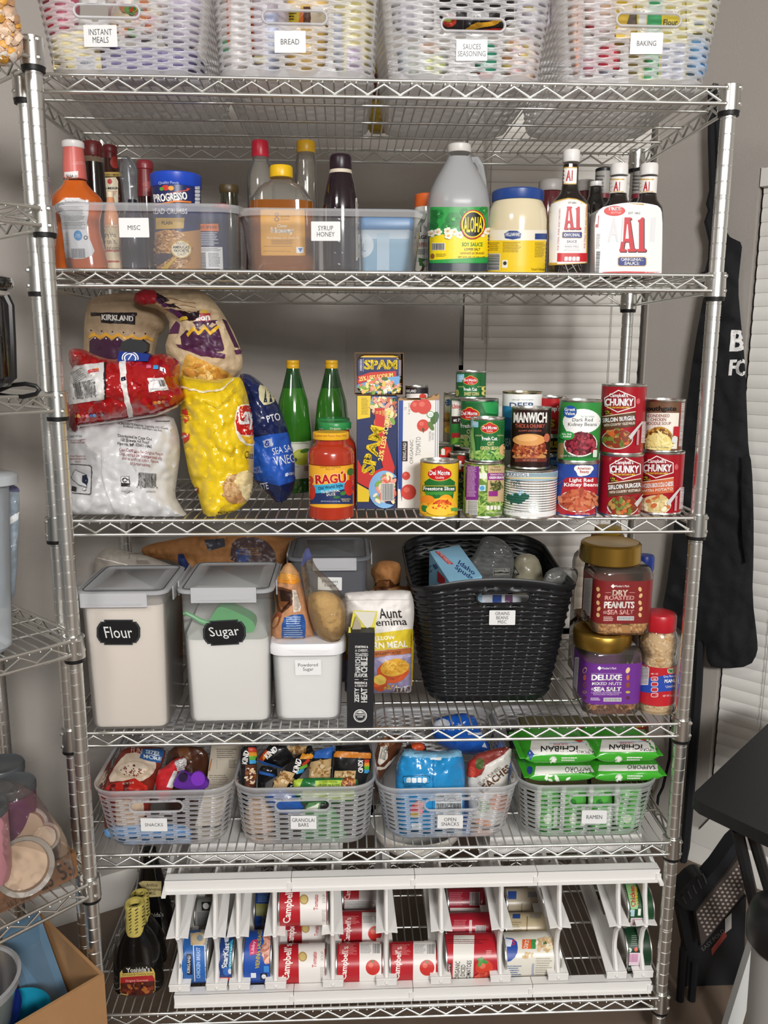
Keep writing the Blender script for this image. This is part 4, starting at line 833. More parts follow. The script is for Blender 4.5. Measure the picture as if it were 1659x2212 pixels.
# ================================================================ fourth shelf
z4 = SH[3]+.0036
zone('F1')
CLEAR = frost('#eef0f2', .16, .15, .3); MILK = frost('#f1f1f0', .62, .3, .2); LIDM = frost('#e2e5ea', .72, .2, .35)
def tag_card(a, x0, y0, x1, y1, txt, h, w, col='#e9e9e9', tcol='#3c3c3e', rot=0, bold=0):
    k = ZN[2]; a.rrect(x0, y0, x1, y1, 4*k/2.5, col, rot=rot).t(txt, (x0+x1)/2, (y0+y1)/2, h, tcol, w=w, rot=rot, bold=bold); return a
def container(name, label, cat, x0, x1, yt, yb, yback, wtop, z, fill, fillm, fill_top, lid=True, latch=None, Yf=None, corner=.018, bodym=None, taper=.94, lidm=None, group=None, fill_slope=0, lid_h=14, side_latch=True):
    """tall food container: x0,x1 = front face at the top, crop pixels"""
    xc = gx((x0+x1)/2); p = atZ(xc, gy(yb), z); Yf = p.y if Yf is None else Yf
    zt = atY(xc, gy(yt), Yf).z; xa, xb = atY(gx(x0), gy(yt), Yf).x, atY(gx(x1), gy(yt), Yf).x; w = xb-xa; X = (xa+xb)/2
    Yk = atZ(xc, gy(yback), zt).y if yback else Yf+w; d = Yk-Yf; Yc = Yf+d/2
    th = Th(name, label, cat, (X, Yc, z), group)
    R = lambda zz, k, off=0, c=corner: rrect(X, Yc, zz, w*k-off*2, d*k-off*2, c, 6)
    body = MB().add(loft([R(z, taper-.03), R(z+.004, taper-.008), R(z+.012, taper), R(zt, 1)], True, False), bodym or CLEAR)
    th.part('container', body)
    if fillm:
        zf = atY(xc, gy(fill_top), Yf).z; kf = taper+(1-taper)*(zf-z)/(zt-z); ring_ = R(zf, kf, .0022)
        if fill_slope:
            ring_ = [p_+V((0, 0, fill_slope*(p_.y-Yf)/d + .004*noise.noise(p_*30))) for p_ in ring_]
        th.part(fill, MB().add(loft([R(z+.004, taper-.008, .0022), R(z+.012, taper, .002), ring_]), fillm))
    if lid:
        lm = lidm or LIDM; hh = lid_h/ZN[2]*mpp(p)
        L_ = lambda zz, o, c=corner: rrect(X, Yc, zz, w+2*o, d+2*o, c+o, 6)
        lb = MB().add(loft([L_(zt-hh*.6, .004), L_(zt-hh*.6, .007), L_(zt+hh*.35, .0075), L_(zt+hh*.8, .005), L_(zt+hh, .001), L_(zt+hh*.98, -.004), L_(zt+hh*.55, -.007), L_(zt+hh*.55, -.024, .034), L_(zt+hh*.75, -.026, .034)], False, True), lm)
        lo = th.part('lid', lb)
        th.part('seal', MB().add(tube(L_(zt+hh*.9, -.003), .0012, 6, True), mat('#3a3d44', .6)), lo)
        if latch:
            a0, a1, yl0, yl1 = latch
            za, zb_ = atY(xc, gy(yl0), Yf).z, atY(xc, gy(yl1), Yf).z; xl, xr = atY(gx(a0), gy(yl0), Yf).x, atY(gx(a1), gy(yl0), Yf).x
            lt = frost('#f0f1f4', .62, .2, .3)
            th.part('latch', MB().add(rbox((xl+xr)/2, Yf-.0095, zb_, za, xr-xl, .003, .001, .001), lt).add(box(xl+.01, xr-.01, Yf-.0125, Yf-.0105, zb_+.006, zb_+.0075), lt), lo)
            if side_latch:
                for sx in (-1, 1): th.part('latch', MB().add(rbox(X+sx*(w/2+.0095), Yc, zb_, za, .003, d*.62, .001, .001), lt), lo)
    th.X, th.Yf, th.Yc, th.zt, th.w, th.d, th.body = X, Yf, Yc, zt, w, d, body; return th
def stick(th, name, fn, mb=None, L=12, eps=.0006):
    a = Art(L=L); a.set_ref(th.base.x, th.base.y, th.base.z+.1); fn(a); th.part(name, a.bake((mb or th.body).bvh(), eps=eps))
def chalk(a, cx, cy, w, h, txt, tw, tth, rot=0):
    for k, c in ((1, '#17181a'), (.955, '#50545a'), (.93, '#141517')):
        W_, H_ = w*k, h*k; q = .16
        P = [(-W_/2, -H_*.18), (-W_/2+W_*.06, -H_*.36), (-W_*.42, -H_*.36), (-W_*.42, -H_*.42), (-W_*.33, -H_*.42), (-W_*.33, -H_/2), (W_*.33, -H_/2), (W_*.33, -H_*.42), (W_*.42, -H_*.42), (W_*.42, -H_*.36), (W_/2-W_*.06, -H_*.36), (W_/2, -H_*.18)]
        P = P+[(x, -y) for x, y in P[::-1]]
        a.poly([(cx+x, cy+y) for x, y in a._r(P, rot)], c)
    a.t(txt, cx, cy, tth, '#dfe0e0', w=tw, rot=rot, shear=.18)
fl = container('flour_container', 'tall lidded plastic container full of flour with a black chalk tag', 'food container', 222, 808, 452, 1397, 275, 0, z4, 'flour', mat('#e3d8cc', .95), 540, latch=(238, 700, 442, 540))
stick(fl, 'tag', lambda a: chalk(a, 498, 720, 300, 174, 'Flour', 190, 78))
su = container('sugar_container', 'tall lidded plastic container of sugar with a green scoop and a black chalk tag', 'food container', 918, 1540, 440, 1355, 250, 0, z4, 'sugar', mat('#e9e5df', .9), 775, latch=(998, 1450, 402, 508), fill_slope=.02)
stick(su, 'tag', lambda a: chalk(a, 1228, 722, 294, 172, 'Sugar', 205, 84, rot=-3))
sc = Th('scoop', 'green plastic scoop lying in the sugar container', 'scoop', (su.X+.01, su.Yf+.05, atY(gx(1250), gy(720), su.Yf+.05).z))
GRN = mat('#4fae5e', .35); Ys = su.Yf+.03
def at_(x, y, Y): return atY(gx(x), gy(y), Y)
bowl = [(1110, 660), (1160, 575), (1185, 545), (1230, 548), (1330, 590), (1425, 640), (1440, 690), (1430, 718), (1360, 726), (1200, 700)]
A_ = [at_(x, y, Ys) for x, y in smooth_poly(bowl, 1)]; cx_ = sum((p for p in A_), V((0, 0, 0)))/len(A_)
sc.part('scoop_bowl', MB().add(loft([A_, [p+V((0, .045, 0)) for p in A_], [cx_+(p-cx_)*.9+V((0, .045, 0)) for p in A_], [cx_+(p-cx_)*.9+V((0, .004, 0)) for p in A_]]), GRN))
hp = [at_(x, y, Ys+.02) for x, y in ((945, 578), (1000, 605), (1060, 640), (1140, 668))]
sc.part('handle', MB().add(tube(hp, [.004, .0045, .005, .007], 8), GRN))

# powdered sugar tub and the things standing on its lid
zone('F2')
ps = container('sugar_tub', 'white powdered sugar tub with a white lid, between the tall containers and the black carton', 'food container', 112, 800, 1185, 1850, None, 0, z4, 'powdered_sugar', mat('#eeedeb', .95), 1235, lid=False, corner=.024, bodym=frost('#f3f3f3', .3, .2, .3))
ps_w = ps.w
zl = ps.zt; LW_ = mat('#e9e8ea', .4)
L_ = lambda zz, o: rrect(ps.X, ps.Yc, zz, ps.w+2*o, ps.d+2*o, .026+o, 6)
hk = .016
ld = MB().add(loft([L_(zl-.006, .003), L_(zl-.006, .006), L_(zl+hk*.6, .0065), L_(zl+hk, .003), L_(zl+hk, -.004), L_(zl+hk*.7, -.007)], False, True), LW_)
pp = [at_(x, y, ps.Yf-.0075) for x, y in ((270, 1165), (680, 1170), (600, 1205), (360, 1195))]
ld.add(loft([pp, [p+V((0, .003, 0)) for p in pp]]), LW_); ps.part('lid', ld)
stick(ps, 'tag', lambda a: tag_card(a, 342, 1262, 592, 1408, 'Powdered\nSugar', 82, 188, rot=-1))
ztl = zl+hk*.72; ytl = gy(1080)
def a_bsbag(a):
    a.poly([(195, 420), (380, 410), (400, 510), (330, 540), (170, 520)], '#e0902c', 0).fine(205, 430, 370, 505, '#f4c870', 14, 3).poly([(280, 345), (300, 345), (370, 460), (200, 430)], '#c89a6a')
    a.poly([(140, 575), (180, 560), (300, 590), (330, 640), (310, 740), (215, 825), (185, 800), (165, 700)], '#5a3420').poly([(160, 590), (200, 590), (300, 610), (300, 720), (215, 805), (190, 740)], '#2e1810').poly([(175, 600), (200, 600), (215, 700), (290, 700), (215, 790), (195, 740)], '#7a4a2c')
    a.poly([(310, 590), (345, 590), (395, 760), (385, 800), (325, 805)], '#e6dccf').fine(325, 610, 380, 790, '#8a7a6a', 12, 2).poly([(240, 860), (310, 830), (415, 830), (440, 900), (440, 1060), (215, 1078), (220, 930)], '#27549c', 0)
    a.fine(260, 850, 400, 1060, '#b8cbe6', 20, 4).fine(235, 950, 430, 1065, '#a8bfe0', 20, 6).ell(170, 880, 34, 90, '#8a4a30', rot=25).ell(165, 900, 20, 60, '#c08a60', rot=25)
bag('sugar_bag', 'crumpled brown and orange paper sugar bag with a blue back, on the white tub', 'bag', [(195, 430), (235, 360), (285, 325), (340, 370), (385, 450), (410, 560), (450, 700), (490, 850), (525, 1020), (505, 1060), (380, 1072), (200, 1082), (115, 1060), (100, 960), (120, 860), (160, 790), (135, 580), (160, 540)],
    ps.Yf+.055, .045, mat('#c48e66', .7, bump=.2, bscale=80), a_bsbag, wr=.004, seed=21, z=ztl)
pbag = [(400, 330), (425, 230), (465, 180), (500, 260), (520, 330), (560, 400), (650, 470), (740, 560), (810, 660), (835, 800), (830, 960), (800, 1040), (720, 1120), (660, 1090), (580, 1050), (530, 990), (480, 870), (440, 640), (410, 480)]
pb = bag('zip_bag', 'clear plastic bag of tan sugar slumped on the white tub lid', 'bag', [(470, 640), (540, 610), (640, 600), (740, 640), (800, 700), (828, 800), (825, 950), (800, 1035), (720, 1112), (660, 1085), (585, 1045), (535, 985), (490, 870), (465, 750)],
    ps.Yf+.024, .032, mat('#c9a468', .85, bump=.15, bscale=260, vary=.25), None, wr=.0008, seed=22, z=ztl, part='sugar')
pb.part('plastic', pillow(pbag, ps.Yf+.022, .05, frost('#ece6da', .07, .1, .15), wr=.006, seed=23), label='clear plastic film')
q = [(400, 385), (405, 330), (430, 225), (468, 182), (498, 255), (505, 290), (450, 320)]
pb.part('zip_strip', pillow(q, ps.Yf-.01, .004, mat('#4a4f7a', .3), wr=.001, seed=3), label='blue zip strip')

# brown sugar container behind
zone('F2')
bs = container('sugar_container', 'grey lidded container of brown sugar standing behind the paper and plastic sugar bags', 'food container', 300, 1035, 305, 1100, 105, 0, z4, 'brown_sugar', mat('#3d3a42', .9), 420, latch=(510, 930, 280, 400), Yf=.20, lidm=frost('#aab0b8', .55, .2, .3), bodym=frost('#b8bcc4', .3, .2, .3))
stick(bs, 'tag', lambda a: tag_card(a, 560, 472, 790, 596, 'Brown\n Sugar', 72, 150, rot=1))
# paper bags along the back
KR = mat('#a5703f', .75, bump=.3, bscale=70)
bag('paper_bag', 'rolled brown paper bag standing behind the white corn meal bag', 'bag', [(1055, 420), (1120, 330), (1200, 310), (1300, 320), (1355, 350), (1350, 500), (1330, 560), (1450, 560), (1460, 700), (1450, 1150), (1040, 1150), (1030, 700), (1080, 600), (1110, 520)], .27, .045, KR,
    lambda a: a.poly([(1110, 540), (1150, 500), (1250, 490), (1290, 540), (1340, 520), (1330, 560), (1235, 580), (1230, 600), (1115, 600)], '#4a2c18').poly([(1125, 520), (1160, 505), (1240, 500), (1235, 560), (1130, 560)], '#7a4d2a'), wr=.006, seed=31, z=z4)
zone('F1')
bag('paper_bag', 'big brown paper sugar bag lying across the back, above the two tall containers', 'bag', [(640, 150), (720, 110), (900, 78), (1100, 40), (1350, 40), (1600, 60), (1750, 70), (1700, 300), (1640, 700), (1560, 1060), (1000, 1060), (950, 300), (900, 230), (700, 210)], .385, .045, mat('#9a693c', .75, bump=.3, bscale=60),
    lambda a: a.poly([(1088, 85), (1225, 70), (1235, 130), (1120, 160)], '#3a3a44').poly([(1270, 130), (1300, 80), (1400, 60), (1500, 80), (1570, 150), (1590, 230), (1560, 260), (1270, 250)], '#4a3a3a', 1).poly([(1310, 150), (1370, 140), (1420, 180), (1380, 240), (1320, 240)], '#3a4a7a').fine(1330, 140, 1500, 190, '#8a6a4a', 14, 3).t('SUGAR', 1440, 180, 22, '#8a6a50', w=90, rot=10).poly([(905, 180), (945, 178), (985, 250), (960, 330), (915, 300)], '#2c3a68'), wr=.008, seed=33, z=z4)
bag('paper_bag', 'greyish white paper flour bag lying behind the flour container', 'bag', [(325, 260), (340, 200), (400, 140), (470, 140), (600, 170), (720, 200), (820, 240), (900, 270), (880, 700), (850, 1040), (420, 1040), (350, 700)], .36, .05, mat('#9c958c', .75, bump=.2, bscale=70),
    lambda a: a.poly([(340, 205), (345, 200), (560, 255), (555, 262)], '#d8d0c6').rect(570, 180, 680, 182, '#6a625a').rect(570, 178, 572, 215, '#6a625a').fine(620, 225, 720, 250, '#6a625a', 7, 2), wr=.006, seed=35, z=z4)

# corn meal bag and black carton
zone('F2')
def a_aunt(a):
    a.t('Aunt\nJemima', 1258, 858, 178, '#241e1c', w=300, rot=-3, shear=.12, bold=.01) if 0 else None
    a.t('Aunt', 1250, 815, 95, '#241e1c', w=215, rot=-3, shear=.12, bold=.008).t('Jemima', 1242, 910, 92, '#241e1c', w=330, rot=-3, shear=.1, bold=.008)
    a.poly([(830, 1040), (1465, 965), (1460, 1140), (830, 1200)], '#d8c030').t('YELLOW', 1180, 1052, 40, '#f6f2d8', w=230, rot=-4, bold=.03).t('CORN MEAL', 1190, 1120, 62, '#f8f4e2', w=440, rot=-4, bold=.03).poly([(830, 1205), (1460, 1140), (1456, 1195), (830, 1265)], '#b86a3a').t('ENRICHED-DEGERMINATED', 1150, 1200, 24, '#4a2a1a', w=400, rot=-5)
    a.poly([(830, 1265), (1456, 1195), (1440, 1560), (830, 1575)], '#8f86a8').poly([(1110, 1240), (1440, 1200), (1440, 1230), (1180, 1290)], '#b8acc8').ell(1270, 1370, 150, 105, '#c8552a', rot=-8).ell(1290, 1330, 130, 78, '#dda83c', rot=-8).blobs(1290, 1330, 110, 60, ['#e8bc54', '#cf9430'], 40, 20, 8, 5).ell(1155, 1470, 70, 80, '#c8552a').ell(1150, 1440, 60, 46, '#e6c45a').blobs(1280, 1510, 80, 22, ['#e8d8b0', '#d8a04a'], 12, 14, 8, 4)
    for i in range(4): a.rrect(1282+i*38, 1512, 1316+i*38, 1560, 10, '#e8e4de').rrect(1286+i*38, 1516, 1312+i*38, 1556, 8, '#5a4a4a')
    a.poly([(1440, 1010), (1468, 1000), (1450, 1560), (1436, 1560)], '#d8b82c').rect(820, 690, 1450, 693, '#b8b4b0', rot=-1)
bag('corn_meal_bag', 'white and yellow corn meal bag standing beside the black carton', 'bag', [(812, 640), (830, 620), (1000, 608), (1200, 600), (1440, 596), (1460, 640), (1480, 720), (1482, 850), (1465, 1000), (1460, 1250), (1445, 1555), (1430, 1575), (1150, 1580), (850, 1590), (820, 1560), (815, 1200), (810, 850)],
    lambda x, y: .10, .055, mat('#e4e0dc', .5, bump=.1, bscale=60), a_aunt, wr=.004, seed=41, pw=.42, z=z4, smooth=1)
bx = carton('seasoning_carton', 'open black carton with white lettering running up its front, torn open at the top', 'carton', [(855, 1005), (1105, 1003), (1090, 1908), (838, 1905)], atZ(gx(965), gy(1907), z4).y, .04, '#1b1b1f',
    lambda a: [a.t(s, x, y, h, '#eeeeec', w=w, rot=r, bold=b) for s, x, y, h, w, r, b in (('STARTING &', 978, 1138, 22, 124, 0, .02), ('A CHEESY,', 978, 1175, 28, 124, 0, .03), ('TOASTED', 978, 1213, 34, 124, 0, .04), ('HATCH', 942, 1310, 50, 145, -90, .05), ('CHILE', 1003, 1310, 64, 145, -90, .05), ('FLAVOR', 974, 1410, 38, 122, 0, .05),
        ('FINISHING &', 972, 1482, 22, 120, 0, .02), ('A FUSION OF', 972, 1510, 22, 120, 0, .03), ('ZESTY', 932, 1600, 46, 135, -90, .05), ('HEAT', 1002, 1600, 60, 135, -90, .05))] and a.rect(912, 1448, 950, 1452, '#eee').rect(1000, 1448, 1036, 1452, '#eee').ell(965, 1797, 64, 62, '#e8e8e6').ell(965, 1797, 56, 54, '#1b1b1f').ell(965, 1797, 50, 48, '#e8e8e6').ell(965, 1797, 47, 45, '#26262a').t('SAN ANTONIO\nGOURMET', 965, 1795, 36, '#e8e8e6', w=84, bold=.02).poly([(930, 1770), (965, 1750), (1000, 1770)], '#d8d8d6'), z=z4)
tf = MB(); YC = mat('#d9cf4a', .6); CR = mat('#d8d4c6', .7); Yq = bx.base.y-.02
for P, dY, m in (([(862, 1003), (900, 790), (1130, 800), (1104, 1003)], .03, YC), ([(905, 800), (1118, 806), (1075, 940), (1030, 960), (1000, 930)], .028, CR), ([(880, 1000), (925, 840), (970, 920), (975, 1000)], .02, mat('#a89c86', .8)), ([(852, 1004), (858, 945), (872, 960), (875, 1004)], .0, YC)):
    A_ = [at_(x, y, Yq+dY) for x, y in P]; tf.add(loft([A_, [p+V((0, .0012, 0)) for p in A_]]), m)
bx.part('torn_flap', tf, label='torn yellow and cream cardboard flap')

# ================================================================ woven plastic baskets
def row_i(i, sub): return i//sub
def basket(label, bl, br, tl, tr, Yf, depth, z, rows, m, hole=None, card=None, group='frosted woven baskets', arch=0, name='storage_basket', corner=.045, amp=.0022, back_up=0, N=414, slits=True, yb=0, yt=0):
    """bl,br,tl,tr: crop-pixel x of the front bottom and top corners at pixel rows yb, yt"""
    B0, B1 = atY(gx(bl), gy(yb), Yf), atY(gx(br), gy(yb), Yf); T0, T1 = atY(gx(tl), gy(yt), Yf), atY(gx(tr), gy(yt), Yf)
    zt = (T0.z+T1.z)/2; wb, wt = B1.x-B0.x, T1.x-T0.x; Xb, Xt = (B0.x+B1.x)/2, (T0.x+T1.x)/2; X = (Xb+Xt)/2
    fl_ = (wt-wb)/2; db, dt = depth-2*fl_, depth; Yc = Yf+depth/2
    th = Th(name, label, 'basket', (X, Yc, z), group)
    def prof(t, off, zz, s):
        w, d = wb+(wt-wb)*t, db+(dt-db)*t; r = min(corner, w*.3, d*.3)
        P = rr2(w+2*off, d+2*off, r+off, 8); return P, w, d
    def per(P):
        L = [0]
        for i in range(len(P)): a, b = P[i], P[(i+1) % len(P)]; L.append(L[-1]+math.dist(a, b))
        o = []; j = 0
        for i in range(N):
            s = L[-1]*i/N
            while L[j+1] < s: j += 1
            a, b = P[j], P[(j+1) % len(P)]; t = (s-L[j])/max(1e-9, L[j+1]-L[j]); o.append((a[0]+(b[0]-a[0])*t, a[1]+(b[1]-a[1])*t))
        return o
    rings = []; H = zt-z
    for k, (o, h) in enumerate(((-.012, 0), (-.004, .001), (0, .006))): rings.append([V((X+x, Yc+y, z+h)) for x, y in per(prof(0, o, 0, 0)[0])])
    h0, h1 = .012, H-.016; sub = 4
    for i in range(rows*sub+1):
        u = i/sub; row = int(u) % 2; tt = u-int(u); zz = h0+(h1-h0)*i/(rows*sub); bump_ = abs(math.sin(math.pi*tt))
        P0 = per(prof(zz/H, 0, 0, 0)[0]); P1 = per(prof(zz/H, .001, 0, 0)[0]); R_ = []
        for j, ((x, y), (x1, y1)) in enumerate(zip(P0, P1)):
            nx, ny = (x1-x)*1000, (y1-y)*1000; ph = 2*math.pi*j/N*23+math.pi*row
            of = amp*bump_*(.75+.5*math.sin(ph)); wv = .0014*math.sin(ph)*(1 if 0 < i < rows*sub else 0)
            if slits and i % sub == 1 and 0 < row_i(i, sub) < rows-1:
                q = math.sin(ph)
                if q > .45: wv -= (h1-h0)/(rows*sub)*(1-.75*min(1, (max(0, q-.45)/.4)**.6))*.92
            R_.append(V((X+x+nx*of, Yc+y+ny*of, z+zz+wv)))
        rings.append(R_)
    for o, h in ((.001, H-.013), (.0045, H-.010), (.005, H-.002), (.003, H), (.0005, H-.001), (0, H-.006)): rings.append([V((X+x, Yc+y, z+h)) for x, y in per(prof(h/H, o, 0, 0)[0])])
    if arch or back_up:
        for R_ in rings:
            for p in R_:
                t = max(0, (p.z-z)/H-.35)/.65; fr = 1-min(1, abs(p.x-X)/(wt/2))**2
                if p.y < Yf+depth*.3 or p.y > Yf+depth*.7: p.z += arch*fr*t*t
                if p.y > Yc: p.z += back_up*t*t*min(1, (p.y-Yc)/(depth/2))
    vs, fs = loft(rings, True, False)
    if slits:
        fs = [f for n_, f in enumerate(fs) if not (3 < n_//N < 3+rows*sub-2 and (n_//N-2) % sub == 0 and math.sin(2*math.pi*(n_ % N)/N*23+math.pi*(((n_//N-2)//sub) % 2)) > .55)]
    rim = []
    if hole:
        hx0, hx1, hy0, hy1 = hole; A_, B_ = atY(gx(hx0), gy(hy0), Yf), atY(gx(hx1), gy(hy1), Yf); cx, cz = (A_.x+B_.x)/2, (A_.z+B_.z)/2; hw, hh = (B_.x-A_.x)/2, (A_.z-B_.z)/2
        def sd(p):
            dx = max(0, abs(p.x-cx)-(hw-hh)); return math.hypot(dx, p.z-cz)-hh
        keep = []; yl = Yf+depth*.2
        for f in fs:
            c = sum((vs[i] for i in f), V((0, 0, 0)))/len(f)
            if len(f) == 4 and c.y < yl and sd(c) < 0: continue
            keep.append(f)
        fs = keep
        for v in vs:
            if v.y < yl:
                d = sd(v)
                if -.006 < d < .006 and abs(d) > 1e-5:
                    dx = max(0, abs(v.x-cx)-(hw-hh)); gxx = math.copysign(dx, v.x-cx); gz = v.z-cz; l = math.hypot(gxx, gz) or 1
                    v.x -= gxx/l*d*.9; v.z -= gz/l*d*.9
        yw = min(v.y for v in vs if abs(v.x-cx) < .05 and abs(v.z-cz) < hh*2.5)
        t_ = fl_*((cz-z)/H); yw = Yc-(db+(dt-db)*(cz-z)/H)/2
        for i in range(44):
            a = 2*math.pi*i/44; ex = math.copysign(hw-hh, math.cos(a)); rim.append(V((cx+ex+hh*math.cos(a), yw-.001, cz+hh*math.sin(a))))
    mb = MB().add((vs, fs), m); th.part('basket', mb, angle=70)
    if rim: th.part('handle_rim', MB().add(tube(rim, .0024, 6, True), m))
    if card:
        x0, y0, x1, y1, txt, h, w = card; a = Art(L=14); a.set_ref(X, Yf, z+.05); tag_card(a, x0, y0, x1, y1, txt, h, w)
        
        A_, B_ = atY(gx(x0), gy((y0+y1)/2), Yf), atY(gx(x1), gy((y0+y1)/2), Yf); cz = A_.z; yl = lambda zz: Yc-(db+(dt-db)*(zz-z)/H)/2-amp*1.6
        cb = MB(); ww = .2; q = [V((A_.x-ww, yl(cz-.06), cz-.06)), V((B_.x+ww, yl(cz-.06), cz-.06)), V((B_.x+ww, yl(cz+.06), cz+.06)), V((A_.x-ww, yl(cz+.06), cz+.06))]
        cb.add((q, [(0, 1, 2, 3)])); th.part('label_card', a.bake(cb.bvh(), eps=.0003, step=.00025))
    th.X, th.Yf, th.Yc, th.wt, th.wb, th.d, th.zt, th.z = X, Yf, Yc, wt, wb, depth, zt, z; return th
FB = frost('#f4f5f8', .4, .28, .35); z5 = SH[4]+.0036
zone('G1'); Y5 = atZ(gx(460), gy(684), z5).y
b1 = basket('frosted woven basket carrying the SNACKS card', 150, 800, 97, 858, Y5-.012, .37, z5, 19, FB, (297, 592, 440, 490), (362, 521, 506, 592, 'SNACKS', 17, 98), yb=684, yt=366)
b2 = basket('frosted woven basket carrying the GRANOLA BARS card', 905, 1600, 866, 1630, Y5-.012, .37, z5, 19, FB, (1092, 1390, 430, 480), (1176, 508, 1316, 580, 'GRANOLA/\nBARS', 46, 126), yb=668, yt=348)
zone('G2')
b3 = basket('frosted woven basket carrying the OPEN SNACKS card', 135, 735, 80, 795, Y5-.012, .37, z5, 19, FB, (318, 590, 395, 442), (380, 462, 507, 528, 'OPEN\nSNACKS', 40, 88), yb=612, yt=322)
b4 = basket('frosted woven basket carrying the RAMEN card', 840, 1440, 795, 1482, Y5-.012, .37, z5, 19, FB, (1040, 1293, 370, 415), (1098, 438, 1223, 505, 'RAMEN', 19, 78), yb=590, yt=306)
z1 = SH[0]+.0036; FB1 = frost('#f8f7fa', .56, .3, .35)
zone('T1')
t1 = basket('frosted woven basket carrying the INSTANT MEALS card, on the top shelf', 195, 850, 112, 893, -.004, .40, z1, 22, FB1, (312, 600, 10, 72), (362, 108, 506, 203, 'INSTANT\nMEALS', 60, 100), group='frosted woven baskets on the top shelf', yb=316, yt=-115)
t2 = basket('frosted woven basket carrying the BREAD card, on the top shelf', 932, 1612, 906, 1640, -.004, .40, z1, 22, FB1, (1132, 1412, 40, 104), (1185, 133, 1320, 228, 'BREAD', 24, 80), group='frosted woven baskets on the top shelf', yb=336, yt=-110)
zone('T2')
t3 = basket('frosted woven basket carrying the SAUCES SEASONING card, on the top shelf', 92, 730, 45, 776, -.004, .40, z1, 22, FB1, (298, 564, 68, 128), (358, 165, 488, 254, 'SAUCES\nSEASONING', 52, 116), group='frosted woven baskets on the top shelf', yb=344, yt=-95)
t4 = basket('frosted woven basket carrying the BAKING card, on the top shelf', 840, 1440, 790, 1505, -.004, .40, z1, 22, FB1, (1034, 1300, 46, 106), (1084, 136, 1220, 226, 'BAKING', 22, 80), group='frosted woven baskets on the top shelf', yb=352, yt=-90)
zone('F3')
BK = mat('#131417', .38)
bb = basket('large black woven basket carrying the GRAINS BEANS MISC card', 195, 895, 75, 1000, atZ(gx(560), gy(1005), z4).y-.01, .34, z4, 28, BK, (440, 740, 362, 425), (510, 462, 656, 544, 'GRAINS\nBEANS\nMISC', 66, 80), group=None, yb=1005, yt=340, slits=False, arch=.022, amp=.0032, back_up=.02)

# ================================================================ second shelf
z2 = SH[1]+.0036
zone('Z3')
def bin_(label, x0, x1, ytop, xb0, xb1, z, Yf, depth, card, band, group=None, tint='#f0f2f6'):
    A_, B_ = atY(gx(x0), gy(ytop), Yf), atY(gx(x1), gy(ytop), Yf); zt = (A_.z+B_.z)/2; w = B_.x-A_.x; X = (A_.x+B_.x)/2
    C_, D_ = atY(gx(xb0), gy(ytop+400), Yf), atY(gx(xb1), gy(ytop+400), Yf); wb = D_.x-C_.x; Yc = Yf+depth/2; h = zt-z
    th = Th('storage_bin', label, 'bin', (X, Yc, z), group); db = depth-(w-wb)
    R = lambda t, o=0: rrect(X, Yc, z+h*t, wb+(w-wb)*t+2*o, db+(depth-db)*t+2*o, .035+o, 8)
    bm = MB().add(loft([R(0, -.006), R(.02, -.001), R(.04), R(.5), R(1-band/h*.9)], True, False), frost(tint, .15, .12, .3)); th.part('bin', bm)
    th.part('rim', MB().add(loft([R(1-band/h, .002), R(1-band/h, .006), R(.985, .0075), R(1, .006), R(1, .002), R(.97, .001)], False, False), frost(tint, .42, .15, .35)))
    x0, y0, x1, y1, txt, hh, ww = card; a = Art(L=60); a.set_ref(X, Yf, z+.06); tag_card(a, x0, y0, x1, y1, txt, hh, ww); th.part('label_card', a.bake(bm.bvh(), eps=.0006))
    th.X, th.Yc, th.zt = X, Yc, zt; return th
BG = 'clear plastic bins on the second shelf'
bin_('clear plastic bin carrying the MISC card', 340, 1520, 472, 368, 1500, z2, -.004, .26, (762, 565, 954, 690, 'MISC', 30, 80), .013, BG)
zone('Z4')
bin_('clear plastic bin carrying the SYRUP HONEY card', 42, 1236, 508, 92, 1180, z2, -.004, .26, (510, 588, 697, 712, 'SYRUP\nHONEY', 70, 114), .012, BG)
zone('Z3')
def bottle(label, xc, yref, Y, parts, art=None, z=z2, sq=None, group=None, label_prof=None, labelm=None, artp='label', name='bottle', cat='bottle', L=6):
    """parts: [(part name, profile, material[, sq])] from the bottom up"""
    g = axis(xc, yref, Y, z); th = Th(name, label, cat, (g.X, g.Y, z), group); bs_ = []
    for q in parts:
        m = rev(g, q[1], q[2], sq=q[3] if len(q) > 3 else sq); th.part(q[0], m, label=None); bs_.append(m)
    lb = MB()
    if label_prof: rev(g, label_prof, labelm, sq=sq, mb=lb, caps=(False, False))
    if art:
        a = Art(L=L); a.set_ref(g.X, g.Y, z+.1); art(a); a.bake(lb.bvh() if lb.v else bvh_of(*bs_), lb, maxd=9, eps=.0005, step=.0003)
    if lb.v: th.part(artp, lb)
    g.th = th; return g
ORG = mat('#c25c1c', .15, coat=.8); SOY = mat('#1a1210', .08, coat=1); DKR = mat('#5c1a1c', .3)
